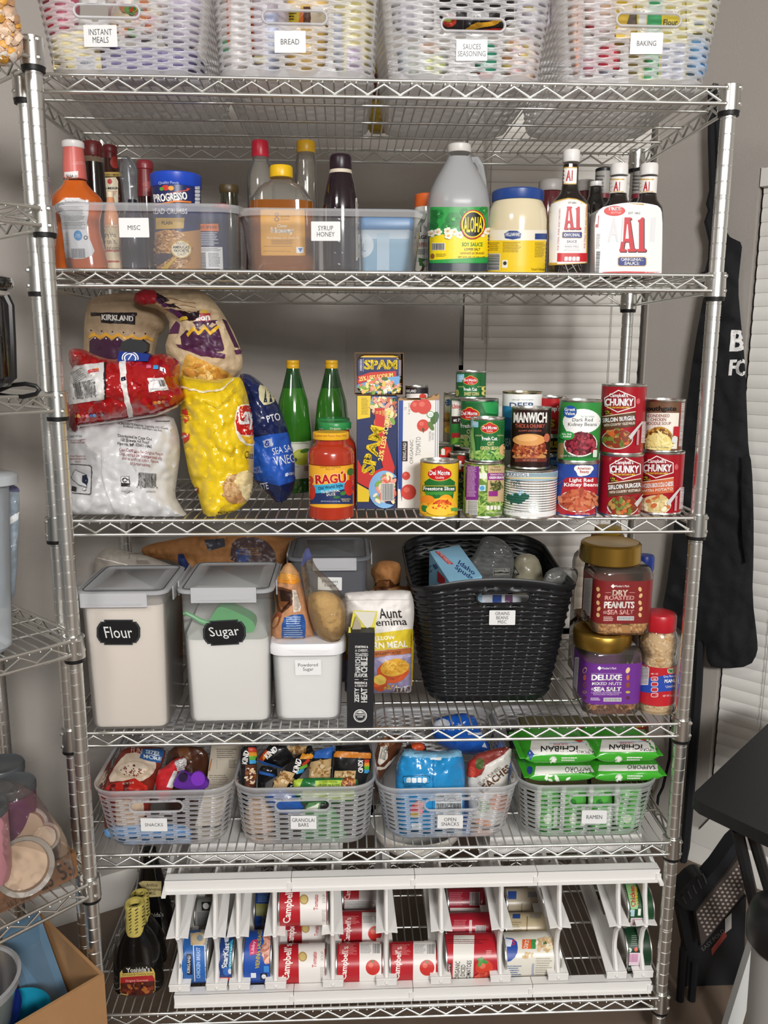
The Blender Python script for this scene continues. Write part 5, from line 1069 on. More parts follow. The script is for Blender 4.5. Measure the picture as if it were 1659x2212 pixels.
def a_dress(a):
    a.poly([(372, 470), (400, 448), (440, 438), (500, 440), (545, 452), (568, 478), (566, 540), (555, 600), (565, 680), (590, 740), (605, 775), (590, 805), (540, 825), (480, 828), (430, 815), (412, 780), (410, 700), (400, 620), (382, 540)], '#d9d9da')
    a.t('Tuscan Garden', 462, 462, 16, '#555', w=92).fine(388, 490, 545, 585, '#555', 9, 3).fine(395, 592, 550, 640, '#777', 7, 4).ell(500, 678, 27, 33, '#2f86c0').t('MADE\nIN U.S.A.', 500, 680, 22, '#dbe8f2', w=36).ell(549, 692, 13, 14, '#333').ell(549, 692, 7, 8, '#d9d9da').fine(412, 660, 445, 745, '#888', 8, 5).bar(458, 762, 545, 822, '#333', None, 6)
    a.t('NO GLUTEN\nSYNTHETIC DYES', 498, 214, 20, '#e8b8b4', w=80).poly([(413, 272), (500, 265), (500, 318), (416, 324)], '#e0dcda').t('22 JUL 21', 458, 298, 16, '#2a2a2a', w=70, rot=3, bold=.03)
bottle('orange dressing bottle with a pink shrink neck and white cap, in the MISC bin', 492, 500, .078, [
    ('bottle', [(150, 905), (176, 895), (178, 850), (158, 740), (140, 640), (142, 560), (160, 480), (165, 445), (150, 410), (105, 365), (76, 330), (70, 312)], ORG, (.6, .8)),
    ('neck_wrap', [(70, 322), (73, 318), (70, 230), (64, 150), (62, 118)], mat('#cf6a62', .35)), ('cap', [(64, 122), (69, 114), (68, 84), (60, 76), (20, 75)], mat('#e6e2e0', .35))], a_dress)
bottle('dark soy sauce bottle with a perforated dark red cap, behind the orange bottle', 612, 500, .14, [
    ('bottle', [(78, 905), (84, 890), (82, 600), (72, 470), (68, 300), (66, 215)], SOY), ('bottle_neck', [(66, 215), (64, 195), (56, 175)], mat('#6a5848', .1, coat=1)), ('cap', [(58, 178), (62, 170), (61, 90), (54, 80), (20, 79)], mat('#5e1f1f', .4))],
    lambda a: [a.ell(x, y, 4, 4, '#2a0c0c') for x in (596, 624) for y in range(98, 176, 14)])
bottle('cooking rice wine bottle with a cream mirin label, behind the soy bottle', 722, 500, .24, [
    ('bottle', [(72, 905), (78, 890), (78, 420), (70, 330), (52, 240), (46, 190)], mat('#33140f', .1, coat=1)), ('neck_wrap', [(50, 260), (46, 190), (42, 150)], DKR), ('cap', [(42, 156), (46, 148), (46, 112), (40, 103), (15, 102)], mat('#6a2022', .4))],
    lambda a: a.rect(640, 272, 780, 300, '#b89a50').t('KIKKOMAN', 715, 290, 14, '#3a2a1a', w=90, bold=.02).poly([(640, 310), (740, 305), (755, 330), (755, 470), (640, 470)], '#d8ccb0').ell(703, 332, 15, 17, '#b82a2a').t('AJI-MIRIN', 705, 378, 20, '#241814', w=110, bold=.04).fine(690, 395, 752, 425, '#a84a3a', 10, 4).ell(735, 210, 30, 40, '#8a2a22'))
bottle('pale orange hot sauce bottle with a cream label, behind the orange dressing bottle', 715, 600, .11, [
    ('bottle', [(44, 905), (50, 895), (50, 600), (44, 540), (28, 480), (20, 430)], mat('#d8956a', .2, coat=.5)), ('cap', [(21, 435), (22, 400), (10, 398)], mat('#e8d8b8', .5))],
    lambda a: a.rect(668, 610, 762, 895, '#e3cfa8').t('HOT SAUCE', 716, 622, 15, '#a8502a', w=90).t('Cry Ho\non It\noriginal', 714, 720, 130, '#3a2420', w=86, shear=.3).rect(668, 770, 762, 780, '#b8402a').rect(668, 838, 762, 850, '#b8402a'))
bottle('small dark red sauce bottle with a red cap, between the soy bottle and blue canister', 940, 500, .16, [
    ('bottle', [(52, 905), (56, 895), (56, 440), (52, 330), (45, 262)], mat('#2c1110', .12, coat=.8)), ('neck_wrap', [(58, 435), (52, 330), (46, 255)], mat('#6e2024', .35)), ('cap', [(46, 262), (52, 254), (52, 232), (50, 208), (44, 201), (15, 200)], mat('#7e2a30', .35))],
    lambda a: a.ell(940, 350, 28, 22, '#8a3a38').fine(918, 372, 965, 400, '#a8605a', 9, 4))
bottle('dark purple bottle standing low in the middle of the MISC bin', 860, 700, .13, [('bottle', [(60, 905), (66, 890), (66, 600), (50, 540), (30, 500), (26, 470)], mat('#2a2636', .3, coat=.5)), ('cap', [(28, 475), (28, 450), (10, 448)], mat('#1c1a22', .4))])
def a_prog(a):
    a.t('Quality Foods', 1080, 340, 22, '#cfd4e6', w=130, rot=0, arc=.0012).ell(1060, 372, 24, 18, '#c83a2a').ell(1095, 375, 18, 15, '#e0a03a').ell(1035, 380, 13, 12, '#5a9a3a').poly([(995, 425), (1195, 385), (1190, 375), (1215, 378), (1200, 392), (995, 440)], '#d8502a')
    a.poly([(990, 425), (1190, 392), (1192, 440), (992, 478)], '#16204e').t('PROGRESSO', 1092, 432, 52, '#f6f4f0', w=205, rot=-5, bold=.05).poly([(995, 478), (1130, 452), (1220, 460), (1220, 470), (1130, 464), (998, 486)], '#d87a2a').t('BREAD CRUMBS', 1075, 522, 36, '#dcdce4', w=245, bold=.03)
    a.poly([(998, 565), (1180, 565), (1175, 632), (998, 638)], '#c9a24a').t('PLAIN', 1070, 597, 22, '#3a3018', w=66, bold=.03).poly([(985, 660), (1060, 640), (1160, 655), (1290, 640), (1290, 906), (985, 906)], '#b8864e').blobs(1090, 770, 130, 125, ['#c99a62', '#a87440', '#d8ae78', '#966436'], 170, 12, 7, 3, (985, 650, 1240, 905)).poly([(990, 800), (1060, 790), (1130, 800), (1030, 870), (1000, 860)], '#3a2a3a', 1)
    a.poly([(1100, 835), (1150, 800), (1070, 905), (1030, 905)], '#c8a23a').ell(1158, 768, 60, 58, '#c8a23a').ell(1158, 768, 53, 51, '#e8dcc0').t("AMERICA'S\nFAVORITE", 1158, 765, 42, '#3a2c1a', w=94, bold=.03).t('FRIGATING\n\n\nQUALITY', 1158, 766, 88, '#8a6a3a', w=56)
    for i in range(5): a.rrect(1246, 362+i*24, 1278, 382+i*24, 5, '#d8dae2')
g = bottle('blue bread crumb canister with a bright blue lid, in the MISC bin', 1138, 620, .075, [('canister', [(146, 908), (148, 900), (150, 600), (152, 376)], mat('#1f2a5c', .35)), ('lid', [(153, 380), (158, 372), (160, 300), (154, 293), (60, 291)], mat('#1f47b8', .35))], a_prog, name='bread_crumb_canister', cat='canister')
bottle('dark blue drink mix canister with an orange tag, right in the MISC bin', 1345, 700, .10, [('canister', [(118, 908), (120, 900), (122, 530), (118, 520)], mat('#22284a', .4)), ('lid', [(122, 528), (124, 515), (60, 512)], mat('#1c2140', .4))],
    lambda a: a.poly([(1262, 605), (1395, 602), (1400, 650), (1264, 648)], '#d8702a').t('HEAT, SIP & GO!', 1328, 626, 22, '#5a2a12', w=116, bold=.02).fine(1250, 658, 1400, 742, '#c8ccd8', 11, 3).rect(1245, 752, 1425, 910, '#dcdcdc').fine(1252, 758, 1420, 780, '#555', 8, 5).bar(1248, 785, 1318, 905, '#444', None, 4, True).fine(1335, 790, 1415, 880, '#555', 9, 6), name='drink_mix_canister', cat='canister')
bottle('dark olive oil bottle with a brown cap, at the back right of the MISC bin', 1468, 500, .20, [('bottle', [(60, 905), (66, 895), (66, 560), (58, 500), (56, 410)], mat('#2a2a1c', .12, coat=1)), ('cap', [(56, 412), (60, 404), (62, 372), (58, 358), (20, 356)], mat('#4a3c22', .4))])
bottle('red lidded jar just showing above the MISC bin rim', 1425, 700, .15, [('jar_body', [(50, 905), (54, 895), (54, 540), (50, 510)], mat('#6a5a48', .15, coat=.6)), ('lid', [(54, 512), (58, 505), (57, 484), (50, 479), (15, 478)], mat('#a82a2a', .35))], name='jar', cat='jar')
cz_ = mat('#cfd2d8', .3)
bag('plastic_bag', 'crumpled clear plastic bag behind the dark bottles in the MISC bin', 'bag', [(760, 200), (800, 160), (850, 190), (900, 300), (890, 480), (860, 800), (790, 800), (780, 480)], .235, .02, frost('#d0d4da', .22, .2, .5), None, wr=.005, seed=61, z=z2)

zone('Z4')
# honey and syrup
HON = mat('#9c5a1e', .1, coat=1, trans=.25); CLR = frost('#f2efe6', .14, .08, .6)
def a_honey(a):
    a.rrect(188, 512, 470, 806, 10, '#d79a2c').rect(205, 508, 460, 512, '#d79a2c').ell(290, 545, 14, 14, '#8a6a4a').ell(290, 545, 7, 7, '#d79a2c').ell(290, 575, 17, 14, '#8a6a4a').ell(290, 575, 9, 7, '#d79a2c').t('Good&\nGather', 342, 563, 34, '#7a5c38', w=62).t('Clover', 325, 616, 22, '#f6ead0', w=64, bold=.02).t('Honey', 326, 650, 48, '#fbf6ea', w=144, bold=.05).rect(305, 675, 350, 677, '#e8c884')
    a.t('Pure Honey, U.S. Grade A', 328, 694, 17, '#f0e2c0', w=200, bold=.01).fine(255, 706, 405, 735, '#8a6228', 8, 3).fine(205, 745, 400, 755, '#8a6228', 8, 4).t('NET WT 40 OZ (2 LB 8 OZ) 1.13 kg', 290, 780, 11, '#8a6228', w=170).rect(415, 752, 460, 790, '#e4e6e8').poly([(425, 758), (440, 785), (455, 758)], '#2f6aa8')
HS = (.55, .7)
bottle('large honey jug with a yellow cap and amber label, in the SYRUP HONEY bin', 325, 650, .095, [
    ('honey', [(196, 910), (208, 895), (210, 600), (208, 500), (207, 448)], HON, HS), ('jug_shoulder', [(207, 448), (203, 432), (190, 412), (172, 390), (150, 355), (120, 330), (84, 318), (72, 305)], CLR, HS), ('cap', [(72, 310), (74, 300), (73, 245), (68, 236), (20, 234)], mat('#e2b414', .35))], a_honey, name='honey_jug', cat='jug')
bottle('clear syrup bottle with a red cap, behind the honey jug', 190, 400, .20, [('syrup', [(80, 910), (90, 900), (92, 500)], mat('#8a3a30', .15, coat=1)), ('bottle', [(92, 500), (90, 400), (88, 280), (70, 225), (52, 200), (50, 170)], CLR), ('cap', [(52, 178), (55, 168), (53, 84), (48, 74), (15, 73)], mat('#b81f34', .35))])
bottle('clear ribbed syrup bottle with a golden cap, behind the honey jug', 480, 400, .22, [('syrup', [(70, 910), (78, 900), (80, 600)], mat('#6a4a3a', .15, coat=1)), ('bottle', [(80, 600), (78, 480), (76, 430), (70, 340), (74, 300), (66, 260), (70, 220), (62, 180), (58, 148)], frost('#b8b0a4', .3, .08, .6)), ('cap', [(58, 152), (61, 145), (60, 84), (55, 76), (15, 75)], mat('#cf9f22', .35))])
bottle('dark chocolate syrup bottle with a dark cap and embossed dots, in the SYRUP HONEY bin', 700, 500, .08, [('bottle', [(105, 912), (116, 900), (118, 700), (117, 520), (110, 440), (92, 350), (74, 285)], mat('#1e1018', .14, coat=.8)), ('collar', [(74, 287), (70, 262)], mat('#cfc4b0', .4)), ('cap', [(67, 262), (70, 252), (69, 190), (65, 170), (60, 164), (15, 163)], mat('#261720', .35))],
    lambda a: ([a.rect(x-6, y-2, x+6, y+2, '#d8d4dc', rot=35) for i, y in enumerate(range(500, 900, 72)) for x in (664+(i % 2)*22, 710-(i % 2)*18)], a.poly([(792, 440), (812, 430), (818, 500), (818, 830), (795, 840)], '#c9c4ba'), a.fine(796, 460, 814, 820, '#555', 9, 4)))
bottle('blue and white lidded tub at the right end of the SYRUP HONEY bin', 990, 740, .11, [('tub', [(152, 912), (160, 900), (168, 640)], mat('#8fb4cc', .4), (.7, .2)), ('lid', [(170, 645), (174, 635), (174, 575), (168, 562), (80, 560)], mat('#4a7aa8', .35), (.7, .2))],
    lambda a: a.rect(820, 640, 1140, 700, '#b8c8d4').ell(840, 740, 70, 80, '#c8d4dc').t('OIL', 830, 755, 50, '#7f9cb0', w=60).rect(930, 660, 1010, 900, '#a8c0d0'), name='tub', cat='tub')
bottle('coconut oil jar with an orange lid, half hidden behind the big soy sauce jug', 1262, 700, .16, [('jar_body', [(90, 925), (96, 915), (97, 540), (92, 500)], mat('#d8d6cc', .2, coat=.5)), ('lid', [(92, 505), (94, 495), (93, 425), (86, 418), (20, 417)], mat('#d8642a', .35))],
    lambda a: a.t('VIRGIN', 1215, 688, 24, '#333', w=110, bold=.03).t('Coconut Oil', 1225, 730, 40, '#c8442a', w=230).t('I', 1210, 635, 40, '#222', bold=.05).fine(1195, 768, 1245, 806, '#333', 12, 4).ell(1200, 880, 34, 40, '#4a4038').ell(1195, 875, 26, 32, '#d8d2c4').poly([(1200, 820), (1245, 830), (1220, 850), (1245, 880), (1205, 870)], '#3f6a3a'), name='oil_jar', cat='jar')
# soy sauce jug
JUG = frost('#d6d8da', .72, .3, .3); JS = (.95, .75)
def a_aloha(a):
    a.rect(1270, 495, 1650, 855, '#2f9a48').poly([(1270, 690), (1350, 670), (1480, 680), (1560, 700), (1650, 660), (1650, 840), (1270, 840)], '#efd418').poly([(1270, 835), (1650, 815), (1650, 852), (1270, 855)], '#2f9a48')
    for x, y, r in ((1420, 575, 48), (1330, 540, 30), (1380, 620, 30), (1490, 530, 28), (1610, 520, 28)):
        for k in range(6): a.ell(x+r*.6*math.cos(k*1.05), y+r*.6*math.sin(k*1.05), r*.42, r*.42, '#257f3a')
        a.ell(x, y, r*.25, r*.25, '#4fb45c')
    for x, y in ((1285, 665), (1325, 655), (1385, 650), (1425, 655), (1460, 675), (1390, 680), (1600, 665), (1630, 650)):
        for k in range(5): a.ell(x+14*math.cos(k*1.257), y+14*math.sin(k*1.257), 12, 10, '#f4ead8')
        a.ell(x, y, 6, 6, '#e8b04a')
    a.ell(1541, 608, 78, 94, '#b8262a').ell(1541, 608, 70, 86, '#f0d81c').ell(1541, 608, 62, 78, '#1c1a14').t('ALOHA', 1541, 610, 100, '#f0d81c', w=112, bold=.02).t('SOY SAUCE', 1540, 735, 26, '#3a9a3a', w=132, bold=.03).t('LOWER SALT', 1540, 766, 17, '#3a3a1a', w=100, bold=.02).t("HAWAII'S #1 BRAND", 1540, 792, 17, '#8a5a1a', w=150, bold=.02).t('NET 64 FL OZ (1/2 GALLON)', 1535, 817, 14, '#3a3a1a', w=170)
    a.bar(1288, 728, 1365, 770, '#222', '#f2f0ea', 5).fine(1310, 795, 1375, 815, '#6a5a14', 7, 3).ell(1290, 810, 13, 17, '#8a5a2a').fine(1282, 515, 1330, 640, '#1c5a2c', 10, 6)
gj = bottle('large white plastic jug of soy sauce with a green and yellow label', 1448, 600, .10, [
    ('soy_sauce', [(180, 962), (198, 945), (200, 700), (200, 640)], mat('#3c424a', .25, coat=.5), JS), ('jug', [(200, 640), (201, 480), (203, 465), (200, 440), (196, 405), (180, 350), (150, 285), (112, 215), (84, 165), (76, 140)], JUG, JS), ('cap', [(72, 150), (76, 140), (74, 104), (66, 96), (20, 95)], mat('#d4d0ca', .4))], a_aloha, name='soy_sauce_jug', cat='jug')
hx = [at_(x, y, .17) for x, y in ((1535, 200), (1565, 195), (1590, 240), (1605, 330), (1610, 420))]; gj.th.part('handle', MB().add(tube(hx, .008, 8), JUG))
zone('Z5')
MAYO = mat('#dccfae', .15, coat=.7)
bottle('large mayonnaise jar with a dark blue lid and a yellow label', 502, 500, .085, [('jar_body', [(125, 700), (135, 690), (137, 640), (137, 460), (136, 420), (128, 370), (112, 335), (108, 322)], MAYO), ('lid', [(116, 334), (118, 328), (118, 290), (112, 284), (40, 281)], mat('#25458a', .35))],
    lambda a: a.rect(365, 462, 640, 516, '#e8e2d2').rect(365, 510, 640, 656, '#e8c31c').poly([(447, 478), (470, 465), (505, 465), (524, 478), (520, 500), (485, 506), (450, 500)], '#23407e').t("HELLMANN'S", 486, 482, 17, '#f0f2f6', w=66, bold=.04).rect(586, 478, 640, 505, '#23407e').fine(440, 518, 525, 570, '#8a7420', 7, 3).fine(380, 520, 425, 560, '#8a7420', 8, 4).fine(585, 520, 632, 590, '#8a7420', 7, 6)
    .bar(374, 572, 426, 645, '#333', '#eee', 4, True).rect(438, 600, 462, 636, '#e8e4d8').ell(450, 615, 8, 9, '#333').t('Richard Hellmann', 600, 642, 12, '#6a5a14', w=60, shear=.4), name='mayonnaise_jar', cat='jar')
A1S = (.78, .62)
def a1face(a, cx, y0, h, w, s=1):
    """red slab A and 1 with square dots over a dark edge: y0 top, h height, w width"""
    for d, c in ((w*.035, '#3a1418'), (0, '#c4212b')):
        X = lambda t: cx-w/2+w*t+d
        Y = lambda t: y0+h*t+d
        P = lambda L: a.poly([(X(x), Y(y)) for x, y in L], c)
        P([(.17, 0), (.45, 0), (.45, .06), (.40, .06), (.56, .92), (.40, .92), (.36, .72), (.20, .72), (.16, .92), (.02, .92), (.19, .06), (.17, .06)])
        for x0, x1 in ((0, .25), (.31, .60)): P([(x0, .92), (x1, .92), (x1, 1), (x0, 1)])
        P([(.70, .08), (.78, .06), (.84, 0), (.92, 0), (.92, .92), (.74, .92), (.74, .13), (.70, .13)])
        P([(.66, .92), (.97, .92), (.97, 1), (.66, 1)])
        for x in (.60, .97): a.ell(X(x), Y(.95), w*.04, h*.045, c, n=12)
    a.poly([(cx-w/2+w*t, y0+h*q) for t, q in ((.285, .2), (.315, .2), (.355, .62), (.225, .62))], '#ebe9e7').rect(cx-w*.25, y0+h*.74, cx-w*.155, y0+h*.9, '#ebe9e7')
def a_a1(a):
    a.poly([(652, 340), (680, 330), (705, 322), (740, 314), (775, 318), (805, 330), (828, 345), (826, 615), (652, 625)], '#c9a24a').poly([(654, 346), (690, 333), (740, 320), (780, 324), (822, 346), (820, 612), (654, 620)], '#eceae8').t('EST 1862', 758, 338, 8, '#333', w=36)
    a1face(a, 758, 354, 106, 76); a.rrect(711, 470, 803, 500, 6, '#c9a24a').rrect(713, 472, 801, 498, 5, '#28357e').t('ORIGINAL', 757, 485, 14, '#fff', w=74, bold=.04).t('SAUCE', 756, 515, 12, '#5a5a6a', w=46, bold=.02).t('SHAKE WELL', 756, 538, 8, '#5a5a6a', w=66).rect(722, 528, 790, 529, '#999').rect(722, 547, 790, 548, '#999').t('NET WT 20 OZ (1 LB 4 OZ) 567g', 755, 556, 6, '#777', w=70)
    a.rect(690, 568, 824, 608, '#c4242c').rect(652, 612, 690, 620, '#c9a24a')
    for i in range(4): a.rrect(722+i*18, 585, 737+i*18, 604, 3, '#f0e8e4')
    a.t('FOR STEAK, PORK AND CHICKEN', 698, 460, 8, '#b84a4a', w=190, rot=-90).t('FOR STEAK PORK AND CHICKEN', 818, 450, 7, '#b84a4a', w=190, rot=-90)
def neck(a, cx, y0, y1, w, s=1):
    a.rect(cx-w, y0, cx+w, y1, '#c9a24a').rect(cx-w, y0+6, cx+w, y1-5, '#e9e6e2').t('A1', cx+w*.12, (y0+y1)/2, (y1-y0)*.62, '#b8232c', w=w*.75, bold=.05).rect(cx-w*.8, (y0+y1)/2-20, cx-w*.76, (y0+y1)/2+20, '#555').rect(cx-w*.5, (y0+y1)/2, cx-w*.28, (y0+y1)/2+1, '#999')
A1C = mat('#e2dfdc', .35)
bottle('steak sauce bottle with a white cap and A.1. label, standing alone', 740, 450, .075, [('bottle', [(84, 672), (90, 664), (91, 400), (88, 340), (70, 312), (46, 285), (38, 262), (35, 240), (34, 148)], SOY, A1S), ('cap', [(37, 152), (39, 146), (39, 104), (36, 96), (12, 95)], A1C)],
    lambda a: (a_a1(a), neck(a, 741, 172, 252, 37)), name='sauce_bottle')
tw = Th('sauce_twin_pack', 'white wrapped twin pack of steak sauce bottles with a large red A.1.', 'sauce pack', (atY(gx(1020), gy(670), .085).x, .085, z2), None)
for xc, lab in ((960, None), (1096, None)):
    g = axis(xc, 450, .085, z2); bo = tw.part('bottle', rev(g, [(70, 678), (74, 668), (75, 400), (66, 350), (44, 318), (38, 295), (37, 210)], SOY, sq=A1S))
    cm_ = rev(g, [(40, 212), (41, 205), (40, 165), (36, 158), (12, 156)], A1C); tw.part('cap', cm_, bo)
    nk = rev(g, [(39, 296), (39, 222)], mat('#e9e6e2', .4), caps=(False, False)); a = Art(L=6); a.set_ref(g.X, g.Y, 1.65); neck(a, xc, 226, 296, 36); a.bake(nk.bvh(), nk); tw.part('neck_label', nk, bo)
wq = [(862, 690), (862, 560), (862, 400), (890, 360), (930, 348), (1000, 336), (1060, 334), (1120, 342), (1160, 352), (1174, 390), (1172, 560), (1168, 690)]
Yw = .04; A_ = [at_(x, y, Yw) for x, y in smooth_poly(wq[1:-1], 1)[:-2]]; A_.insert(0, at_(*wq[0], Yw)); A_.append(at_(*wq[-1], Yw))
for p in A_: p.z = max(p.z, z2)
wm = MB().add(loft([A_, [p+V((0, .085, 0)) for p in A_]], True, True), mat('#e4e2e2', .35)); tw.part('wrap', wm)
a = Art(L=60); a.set_ref(tw.base.x, .05, z2+.1)
a.poly([(880, 345), (1010, 330), (1165, 352), (1168, 358), (1010, 338), (884, 352)], '#c9a24a').ell(953, 374, 49, 23, '#c9302c').ell(953, 374, 46, 20, '#d83a34').t('FREE', 955, 364, 16, '#fff', w=58, bold=.04, shear=.2).t('BOTTLES', 960, 382, 8, '#f6d8d4', w=46).t('EST 1862', 1044, 384, 10, '#444', w=54)
a1face(a, 1036, 404, 158, 122, 1.6); a.t('A1', 960, 460, 112, '#d9d8da', w=70, bold=.02).t('1', 1130, 460, 110, '#d9d8da', bold=.02)
a.poly([(967, 592), (975, 585), (1092, 585), (1100, 592), (1100, 622), (1092, 629), (975, 629), (967, 622)], '#c9a24a').poly([(970, 594), (977, 588), (1090, 588), (1097, 594), (1097, 620), (1090, 626), (977, 626), (970, 620)], '#28347e').t('ORIGINAL\nSAUCE', 1033, 606, 32, '#fff', w=104, bold=.04)
a.poly([(862, 662), (900, 655), (1000, 652), (1165, 655), (1170, 690), (862, 690)], '#c8282e').t('OF BOTTLES', 940, 672, 8, '#f0d8d4', w=70, bold=.03).t('PER TABLESPOON', 1118, 656, 5, '#f0d8d4', w=50)
for i in range(4): a.rrect(1045+i*24, 662, 1065+i*24, 680, 4, '#f2ecea')
a.rect(866, 395, 880, 450, '#a8232c').bar(866, 560, 884, 660, '#444', None, 6, True).fine(868, 480, 886, 550, '#777', 5, 3)
tw.part('wrap_print', a.bake(wm.bvh()))
# dim bottles behind
SB = 'sauce bottles at the back of the second shelf'
for xc, yt, lab in ((890, 178, 'black capped bottle with a grey back label, behind the twin pack left cap'), (1062, 176, 'black capped bottle with a grey back label, behind the twin pack right cap')):
    bottle(lab, xc, 450, .22, [('bottle', [(52, 640), (58, 630), (58, 400), (50, 340), (40, 320)], SOY), ('neck_wrap', [(40, 325), (38, 298)], mat('#7a2430', .4)), ('label', [(38, 298), (36, 192)], mat('#9a9692', .5)), ('cap', [(37, 195), (37, 182), (30, 177), (10, 176)], mat('#17181b', .4))],
        lambda a: a.fine(xc-26, 210, xc+18, 285, '#55504c', 16, 4), group=SB, artp='back_print', name='sauce_bottle')
bottle('steak sauce bottle half hidden between the single bottle and the twin pack', 855, 500, .20, [('bottle', [(48, 655), (52, 645), (52, 400), (44, 340), (30, 300), (26, 260)], SOY, A1S), ('cap', [(27, 262), (27, 240), (10, 239)], A1C)], lambda a: a.rect(815, 410, 905, 640, '#a8a49f').fine(820, 480, 860, 600, '#666', 9, 4).bar(820, 615, 846, 650, '#444', None, 3), group=SB, name='sauce_bottle')
for xc, hw, lab in ((654, 60, 'grey lidded jar of dark red sauce, behind the mayonnaise jar'), (812, 44, 'grey lidded jar of dark red sauce, behind the single steak sauce bottle')):
    bottle(lab, xc, 450, .30, [('jar_body', [(hw*.9, 660), (hw, 650), (hw, 340), (hw*.85, 300), (hw*.8, 280)], mat('#5a2026', .15, coat=.8)), ('lid', [(hw*.92, 286), (hw*.96, 278), (hw*.95, 242), (hw*.85, 234), (10, 233)], mat('#a8a29e', .4))], name='jar', cat='jar', group='grey lidded jars at the back')

# ---------------------------------------------------------------- fourth shelf: nut jars and the black basket's contents
zone('F3')
def nuts(th, g, prof, cols, n, a, b, seed, sq, parent=None):
    """loose nuts pressed against the jar wall (uncountable)"""
    R = random.Random(seed); mb = MB(); core = rev(g, [(h*.86, y) for h, y in prof], mat(cols[0], .8), sq=sq); mb.v, mb.f, mb.m, mb.mats = core.v, core.f, core.m, core.mats
    k = g.s/ZN[2]; zs = [atY(g.xc, gy(y), g.Y-(prof[0][0]*k*sq[0]*.9 if sq else 0)).z for _, y in prof]
    for i in range(n):
        t = R.random()*(len(prof)-1); j = int(t); u = t-j; hw = (prof[j][0]*(1-u)+prof[j+1][0]*u)*k*.985-a*1.05; z = zs[j]*(1-u)+zs[j+1]*u; z = max(z, g.z+.0115); ph = R.uniform(math.pi*1.0, math.pi*2.0) if i % 4 else R.uniform(0, math.pi)
        if sq:
            e = .32; c, s = math.cos(ph), math.sin(ph); x = hw*math.copysign(abs(c)**e, c); y = hw*sq[0]*math.copysign(abs(s)**e, s)
        else: x, y = hw*math.cos(ph), hw*math.sin(ph)
        rot = Matrix.Rotation(R.uniform(0, 6.28), 3, (R.random()-.5, R.random()-.5, R.random()-.5+.01))
        mb.add(ellipsoid((g.X+x, g.Y+y, z), a*R.uniform(.8, 1.2), b*R.uniform(.8, 1.15), b*.95, 7, 5, rot), mat(R.choice(cols), .55))
    o = th.part('nuts', mb, parent, angle=80); o['kind'] = 'stuff'
GLD = mat('#a8843a', .32, .9); PJ = frost('#e8dccc', .07, .06, .6); NS = (1.0, .42)
def nutjar(label, xc, yref, Y, z, y0, ytop, hw, lid, col, art, cols, fill2, seed, side=True, lc='#d8d2cc'):
    g = axis(xc, yref, Y, z); th = Th('nut_jar', label, 'jar', (g.X, g.Y, z), None); H = y0-ytop
    prof = [(hw*.9, y0), (hw*.98, y0-12), (hw, y0-30), (hw, ytop+H*.25), (hw*.97, ytop+H*.17), (hw*.9, ytop+H*.11), (hw*.8, ytop+H*.085)]
    body = rev(g, prof, PJ, sq=NS); th.part('jar_body', body)
    nuts(th, g, [(hw*.92, y0-4), (hw*.97, y0-60), (hw*.97, fill2)], cols, 330, .0095, .0058, seed, NS)
    lx0, lx1, ly0, ly1 = lid; lg = axis((lx0+lx1)/2, ly1, Y, z); lh = (lx1-lx0)/2
    th.part('lid', rev(lg, [(lh*.97, ly1), (lh, ly1-6), (lh, ly0+12), (lh*.96, ly0+4), (lh*.9, ly0), (lh*.86, ly0+3), (10, ly0+3)], GLD))
    lb = rev(g, [(hw+1.2, col[1]), (hw+1.2, col[2])], mat(col[0], .4), sq=NS, caps=(False, False)); a = Art(L=10); a.set_ref(g.X, g.Y, z+.08); art(a); a.bake(lb.bvh(), lb); th.part('label', lb)
    g.top = atY(g.xc, gy(ly0+3), Y).z; g.th = th; return g
pk = mpp(V((1, .1, .8)))
Yn = atZ(gx(1170), gy(1052), z4).y + 163/ZN[2]*pk
def a_mix(a):
    a.rect(1018, 758, 1328, 985, '#6a2f8a').rect(985, 725, 1008, 960, '#d4cfd6').fine(988, 735, 1006, 950, '#666', 8, 3).poly([(1115, 786), (1127, 774), (1140, 786), (1127, 798)], '#f2eef4').t("Member's Mark", 1182, 786, 13, '#f2eef4', w=80).rect(1080, 815, 1250, 817, '#b89ac8')
    a.t('DELUXE', 1168, 838, 32, '#fff', w=168, bold=.05).t('MIXED NUTS', 1168, 872, 18, '#f6f0fa', w=164, bold=.03).t('WITH', 1090, 903, 16, '#fff', w=14, rot=-90).t('SEA SALT', 1172, 903, 25, '#fff', w=150, bold=.05).t('CASHEWS ALMONDS PECANS\nPISTACHIOS HAZELNUTS', 1165, 928, 18, '#d8c4e4', w=170).fine(1078, 952, 1138, 974, '#e8e0f0', 9, 2).bar(1152, 954, 1248, 970, '#555', '#eee', 4)
    for x in (1046, 1286):
        a.ell(x, 798, 11, 17, '#e8c89a', rot=20).ell(x, 838, 8, 16, '#c86a3a').ell(x, 880, 10, 16, '#8a4a2a').ell(x, 920, 13, 7, '#b8a84a').ell(x, 952, 10, 10, '#5a2a3a')
gm_ = nutjar('square jar of mixed nuts with a purple label and gold lid, bottom of its stack', 1165, 850, Yn, z4, 1052, 650, 163, (980, 1300, 560, 652), ('#6a2f8a', 985, 758), a_mix, ['#6a3a26', '#8a5432', '#a8744a', '#4f2a1e', '#c08a5a'], 990, 3)
